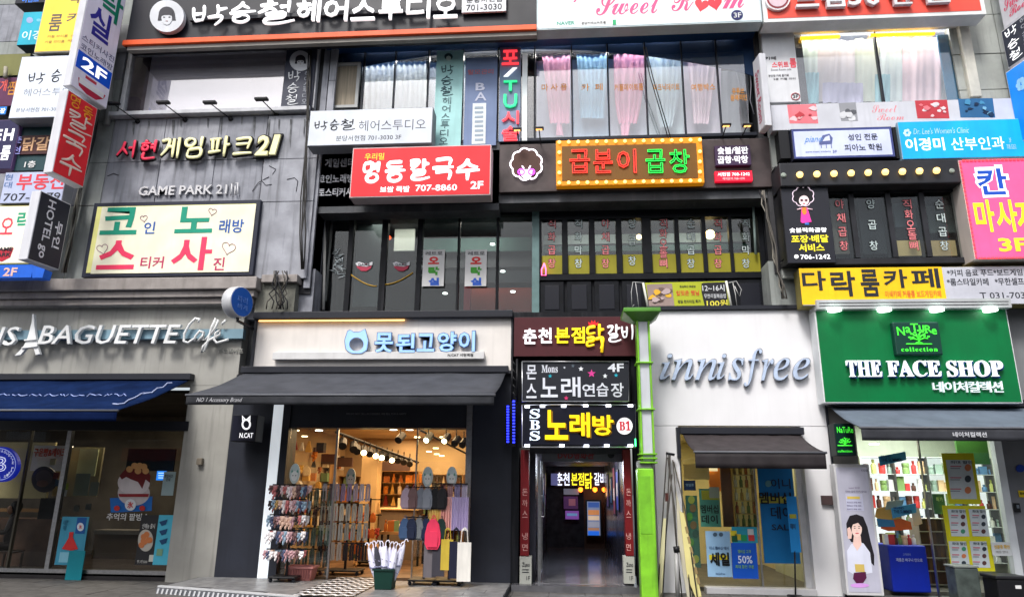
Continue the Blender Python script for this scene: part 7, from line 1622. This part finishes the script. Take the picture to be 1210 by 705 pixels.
for x0, y0, x1, y1, lab in [(1038, 537, 1070, 548, 'tilted sky blue banner with lettering, upper one inside the green shop'), (1053, 598, 1082, 610, 'tilted sky blue banner with lettering, lower one inside the green shop')]:
    t = tpx('hanging_banner', lab, 'banner', (x0+x1)/2, y1, .5); poly(t, 'sheet', C(70, 150, 205), [(x0, y0+2), (x1, y0-4), (x1+1, y1-5), (x0+2, y1+2)], .5, .01); text(t, 'BRAND', C(30, 60, 110), x0+3, y0+.5, x0+15, y0+3, .49, dep=.002, weight=.03); text(t, 'THE SUMMER', C(30, 60, 110), x0+3, y0+4, x1-4, y0+8, .49, dep=.002, weight=.03)
t = tpx('light_box_advert', 'tall lit advert box showing a dark haired woman and purple cream jar', 'advert', 1015, 702, -.3)
YA = -.3
box(t, 'case', C(195, 195, 198), 993, 548, 1036, 703, YA, .2, bevel=.01)
grad = C(168, 168, 184, .5, .2); box(t, 'lit_face', grad, 995.5, 552, 1033, 699, YA-.006, .005)
Z = YA-.008
poly(t, 'hair_back', C(30, 26, 32), [(1000, 618), (1004, 609), (1012, 607), (1020, 610), (1025, 622), (1029, 640), (1033, 655), (1033, 668), (1027, 662), (1018, 640), (1006, 640), (1001, 632)], Z, .002)
poly(t, 'blouse', C(205, 208, 225, .5, .1), [(1001, 650), (1006, 642), (1020, 641), (1028, 652), (1031, 676), (1012, 680), (1002, 674)], Z-.002, .002)
poly(t, 'neck', C(225, 190, 180, .5, .1), [(1009, 632), (1017, 632), (1018, 643), (1013, 650), (1008, 643)], Z-.004, .002)
poly(t, 'hand', C(225, 190, 180, .5, .1), [(1001, 624), (1004, 622), (1007, 629), (1006, 636), (1002, 636)], Z-.004, .002)
ell(t, 'face', C(232, 202, 192, .5, .12), 1012.5, 625, 6, 9, Z-.006, .002, 24)
poly(t, 'fringe', C(30, 26, 32), [(1005, 620), (1008, 614), (1013, 613), (1018, 615), (1021, 625), (1018, 622), (1014, 617), (1008, 619)], Z-.009, .002)
for s in (-1, 1): ell(t, 'eye', C(60, 40, 40), 1012.5+s*2.5, 623.5, 1.1, .5, Z-.008, .001, 8); ell(t, 'brow', C(70, 50, 50), 1012.5+s*2.6, 621.3, 1.4, .35, Z-.008, .001, 8)
ell(t, 'lips', C(205, 90, 95), 1012.8, 629.5, 2.2, .8, Z-.008, .001, 10); ell(t, 'nose', C(215, 175, 165), 1012.6, 626.5, .5, .8, Z-.0075, .001, 8)
poly(t, 'jar_body', C(80, 22, 60), [(1009, 676), (1023, 675), (1024, 682), (1020, 688), (1012, 688.5), (1008, 683)], Z-.004, .002); box(t, 'jar_lid', C(200, 175, 95), 1010.5, 666, 1021.5, 675, Z-.006, .002); ell(t, 'purple_glow_print', C(205, 150, 220), 1016, 691, 11, 2.6, Z-.002, .001)
box(t, 'pale_card', C(190, 192, 215), 1000, 583, 1020, 603, Z-.002, .002); box(t, 'yellow_strip', C(215, 190, 90), 1001, 586, 1016, 589, Z-.004, .002)
text(t, 'belif 한방', C(120, 100, 130), 1003, 575, 1016, 577, Z-.002, dep=.001, weight=0); text(t, '피부는 쉽게 지치지 않아요', C(90, 80, 110), 999, 579, 1024, 581.5, Z-.004, dep=.001, weight=0); text(t, '더후', C(80, 80, 90), 1018, 554, 1026, 557, Z-.002, dep=.001, weight=0)
for i in range(3): text(t, '환유고 크림 세트', C(100, 90, 130), 1001, 592+i*4, 1018, 594+i*4, Z-.006, dep=.001, weight=0)
t = sign('small dark green box sign with bright tree emblem on the pillar', 987, 500, 1010, 538, -.5, .25, C(10, 40, 38, .4), C(20, 34, 34), .01)
text(t, 'NaTuRe', LG2, 989, 504, 1008, 511, -.51, dep=.004, weight=.01); tree_mark(t, 998.5, 522, .45, -.51, LG2); text(t, 'collection', LG2, 990, 531, 1007, 534, -.51, dep=.004, weight=0)
# yellow posters on glass
YY = .03
def price_poster(label, x0, y0, x1, y1, sheets):
    t = poster(label, x0, y0, x1, y1, YY, C(205, 200, 30))
    random.seed(int(x0)+int(y0))
    for (u0, v0, u1, v1) in sheets:
        box(t, 'white_sheet', C(195, 205, 210), u0, v0, u1, v1, YY-.004, .003)
        text(t, '최대 할인', C(40, 60, 60), u0+2, v0+1, u1-2, v0+4.5, YY-.008, dep=.002, weight=.03)
        h = (v1-v0-6)/3
        for i in range(3):
            box(t, 'text_bar', C(190, 90, 110), u0+2, v0+7+i*h, u0+(u1-u0)*.5, v0+8.2+i*h, YY-.007, .002); box(t, 'text_bar', C(120, 130, 140), u0+2, v0+9.5+i*h, u0+(u1-u0)*.45, v0+10.5+i*h, YY-.007, .002)
            ell(t, 'product_print', random.choice([C(90, 60, 60), C(70, 140, 110), C(200, 120, 80), C(50, 60, 70)]), u0+(u1-u0)*.76, v0+9+i*h, (u1-u0)*.13, h*.32, YY-.007, .002, 10)
    return t
price_poster('yellow bordered price poster with one big white sheet on green shop glass', 1117, 535, 1155, 595, [(1121, 543, 1151, 589)])
price_poster('wide yellow price poster with four white sheets, below the single sheet one', 1119, 597, 1170, 674, [(1122, 601, 1143, 633), (1147, 601, 1167, 633), (1123, 639, 1144, 670), (1148, 639, 1168, 670)])
t = poster('white card with yellow heading fixed beside the wide yellow poster', 1172, 640, 1196, 656, -.02, C(200, 205, 208)); text(t, '신분증 확인', C(215, 170, 30), 1175, 643, 1193, 648, -.028, dep=.002, weight=.04); text(t, '매장 안내', C(150, 150, 150), 1177, 650, 1191, 653, -.028, dep=.002, weight=0)
t = poster('teal notice hanging between shelves and the single sheet poster', 1103, 583, 1117, 607, .3, C(60, 110, 105)); text(t, '특가', C(200, 220, 210), 1106, 587, 1114, 592, .29, dep=.002, weight=.03)
t = tpx('round_plaque', 'small round blue plaque on the grey wall beside green shop', 'plaque', 1205, 558, -.02); ell(t, 'disc', C(20, 60, 160), 1206, 553, 5, 4.5, -.02, .02, 20)
t = tpx('intercom', 'black intercom fixed on the pale glass frame', 'intercom', 1203, 604, -.05); box(t, 'body', BLACK, 1200, 594, 1206, 605, -.08, .05, bevel=.006); box(t, 'screen', C(110, 120, 130), 1201.5, 596, 1204.5, 600, -.084, .004)
t = tpx('yellow_notice', 'small yellow notice beneath the round blue plaque', 'notice', 1207, 586, -.02); box(t, 'sheet', C(225, 195, 30), 1204, 579, 1214, 587, -.02, .01); text(t, '주의', BLACK, 1205, 581, 1211, 585, -.026, dep=.002, weight=.05)
t = thing('litter_bin', 'black litter bin with small white label at the picture corner', 'bin', (at(1200, 700, -.8).x, -.6, -.01))
a, b, c, d = rect(1180, 680, 1216, 715, -.8); wbox(t, 'body', C(22, 22, 26, .4), a, b, -.8, -.4, -.01, d-.05, bevel=.02); wbox(t, 'lid', C(30, 30, 34, .35), a-.02, b+.02, -.82, -.38, d-.049, d, bevel=.015); box(t, 'label_plate', C(210, 210, 212), 1200, 691, 1207, 695, -.805, .004)
t = thing('glass_bin', 'grey see-through crate standing before the wide yellow poster', 'crate', (at(1142, 695, -.5).x, -.4, -.01))
a, b, c, d = rect(1130, 668, 1158, 700, -.6); wbox(t, 'body', mat('smoked_acrylic', (.06, .075, .07), .2, var=.2), a, b, -.6, -.3, -.01, d-.03, bevel=.02); wbox(t, 'rim', C(110, 116, 114), a-.01, b+.01, -.61, -.29, d-.029, d, bevel=.008)
lamp('bakery_lamp', 'AREA', (q(60), 2.2, 3.2), 45, (1, .85, .6), 2.0)
# ---- seated person dim behind bakery glass
def person_seated(x, zc, Y):
    P = Vector((x, Y, 0)); t = thing('person', 'person with dark hair in a dark top seated behind the bakery glass', 'person', (x, Y, 0))
    V = {'pel': (0, 0, .5), 'bel': (0, -.01, .68), 'che': (0, .0, .88), 'nek': (0, .0, 1.03), 'hed': (0, -.01, 1.14), 'top': (0, .0, 1.25),
         'ls': (-.17, 0, .97), 'le': (-.22, -.08, .73), 'lw': (-.12, -.3, .74), 'rs': (.17, 0, .97), 're': (.22, -.08, .73), 'rw': (.12, -.3, .74),
         'lh': (-.1, 0, .48), 'lk': (-.12, -.42, .48), 'la': (-.12, -.4, .1), 'lt': (-.12, -.52, .04), 'rh': (.1, 0, .48), 'rk': (.12, -.42, .48), 'ra': (.12, -.4, .1), 'rt': (.12, -.52, .04)}
    Rr = {'pel': .15, 'bel': .13, 'che': .15, 'nek': .055, 'hed': .088, 'top': .075, 'ls': .065, 'le': .045, 'lw': .033, 'rs': .065, 're': .045, 'rw': .033, 'lh': .09, 'lk': .065, 'la': .045, 'lt': .04, 'rh': .09, 'rk': .065, 'ra': .045, 'rt': .04}
    E = [('pel', 'bel'), ('bel', 'che'), ('che', 'nek'), ('nek', 'hed'), ('hed', 'top'), ('che', 'ls'), ('ls', 'le'), ('le', 'lw'), ('che', 'rs'), ('rs', 're'), ('re', 'rw'), ('pel', 'lh'), ('lh', 'lk'), ('lk', 'la'), ('la', 'lt'), ('pel', 'rh'), ('rh', 'rk'), ('rk', 'ra'), ('ra', 'rt')]
    ks = list(V); me = bpy.data.meshes.new('body'); me.from_pydata([V[k] for k in ks], [(ks.index(a), ks.index(b)) for a, b in E], []); o = bpy.data.objects.new('body', me); COL.objects.link(o); o.parent = t
    me.materials.append(C(38, 32, 34)); m = o.modifiers.new('skin', 'SKIN'); 
    for i, k in enumerate(ks): me.skin_vertices[0].data[i].radius = (Rr[k], Rr[k]*.85)
    me.skin_vertices[0].data[0].use_root = True; o.modifiers.new('s', 'SUBSURF').render_levels = 2
    MB().lathe([(.02, -.1), (.085, -.07), (.105, 0), (.1, .07), (.06, .12), (.01, .13)], (0, .02, 1.17), 14).build('hair', C(20, 16, 18), t, smooth=True, local=True)
    MB().lathe([(.02, -.09), (.06, -.06), (.075, 0), (.07, .05), (.02, .08)], (0, -.045, 1.14), 12).build('face', C(150, 115, 95), t, smooth=True, local=True)
    for sx in (-1, 1): MB().box(sx*.03-.01, sx*.03+.01, -.121, -.115, 1.14, 1.15).build('eye', BLACK, t, local=True)
    for sx, nm in ((-1, 'lw'), (1, 'rw')):
        for k in range(5): MB().tube([(sx*.12+(k-2)*.014, -.32, .74), (sx*.12+(k-2)*.017, -.36, .74), (sx*.12+(k-2)*.017, -.385+.006*abs(k-2), .725)], [.009, .008, .006], 6).build('finger', C(150, 115, 95), t, local=True)
    return t
pp = person_seated(at(14, 620, .75).x, 0, .75); pp.rotation_euler = (0, 0, R(-50))
ch = thing('cafe_chair', 'dark wooden chair under the seated person in the bakery', 'chair', (pp.location.x, .75, 0))
wbox(ch, 'seat', C(60, 42, 32), pp.location.x-.2, pp.location.x+.2, .55, .95, .36, .4); 
for sx in (-1, 1):
    for sy in (-1, 1): wbox(ch, 'leg', C(50, 36, 28), pp.location.x+sx*.18-.015, pp.location.x+sx*.18+.015, .75+sy*.18-.015, .75+sy*.18+.015, 0, .36)
# ================================================================ ACROSS THE STREET (seen only in reflections)
ob = thing('opposite_building', 'plain grey building across the street behind the viewpoint', 'building', (0, -34, 0))
OBM = C(110, 108, 106); wbox(ob, 'wall', OBM, -45, 45, -46, -34, -.15, 13)
for j in range(3):
    for i in range(20): wbox(ob, 'window', C(*random.choice([(60, 70, 80), (190, 200, 210), (210, 212, 215), (90, 110, 130), (170, 160, 140)]), .2), -43+i*4.4, -40+i*4.4, -33.98, -33.9, 4.5+j*3, 6.3+j*3)

for i in range(14): wbox(ob, 'sign_band', C(*random.choice([(200, 60, 50), (230, 230, 235), (40, 90, 170), (230, 190, 60), (40, 130, 90)])), -42+i*6, -37.5+i*6, -33.8, -33.98, 3.2, 4.0)
# lit notices along the passage walls
for k, (yy, z0_, z1_, c_) in enumerate([(1.6, 1.2, 2.0, (60, 70, 140)), (2.6, 1.1, 2.1, (120, 60, 70)), (3.7, 1.3, 1.9, (70, 110, 150)), (5.0, 1.2, 2.0, (110, 90, 150))]):
    for sx, X_ in ((0, EX0), (1, EX1)):
        p_ = thing('wall_poster', 'dim %s poster on the %s wall of the passage, %s from the street' % (cname(C(*c_)), 'door side' if sx == 0 else 'green post side', ['first', 'second', 'third', 'fourth'][k]), 'poster', (X_, yy, z0_), group='posters along the passage walls')
        a_ = X_+.003 if sx == 0 else X_-.023
        wbox(p_, 'frame', C(40, 40, 46), a_, a_+.02, yy, yy+.6, z0_, z1_); b_ = X_+.024 if sx == 0 else X_-.028
        wbox(p_, 'print', C(*c_, .4, .25), b_, b_+.004, yy+.04, yy+.56, z0_+.04, z1_-.04); wbox(p_, 'picture', C(190, 180, 170, .4, .2), b_+(.005 if sx == 0 else -.003), b_+(.007 if sx == 0 else -.001), yy+.12, yy+.48, z0_+.3, z0_+.55)
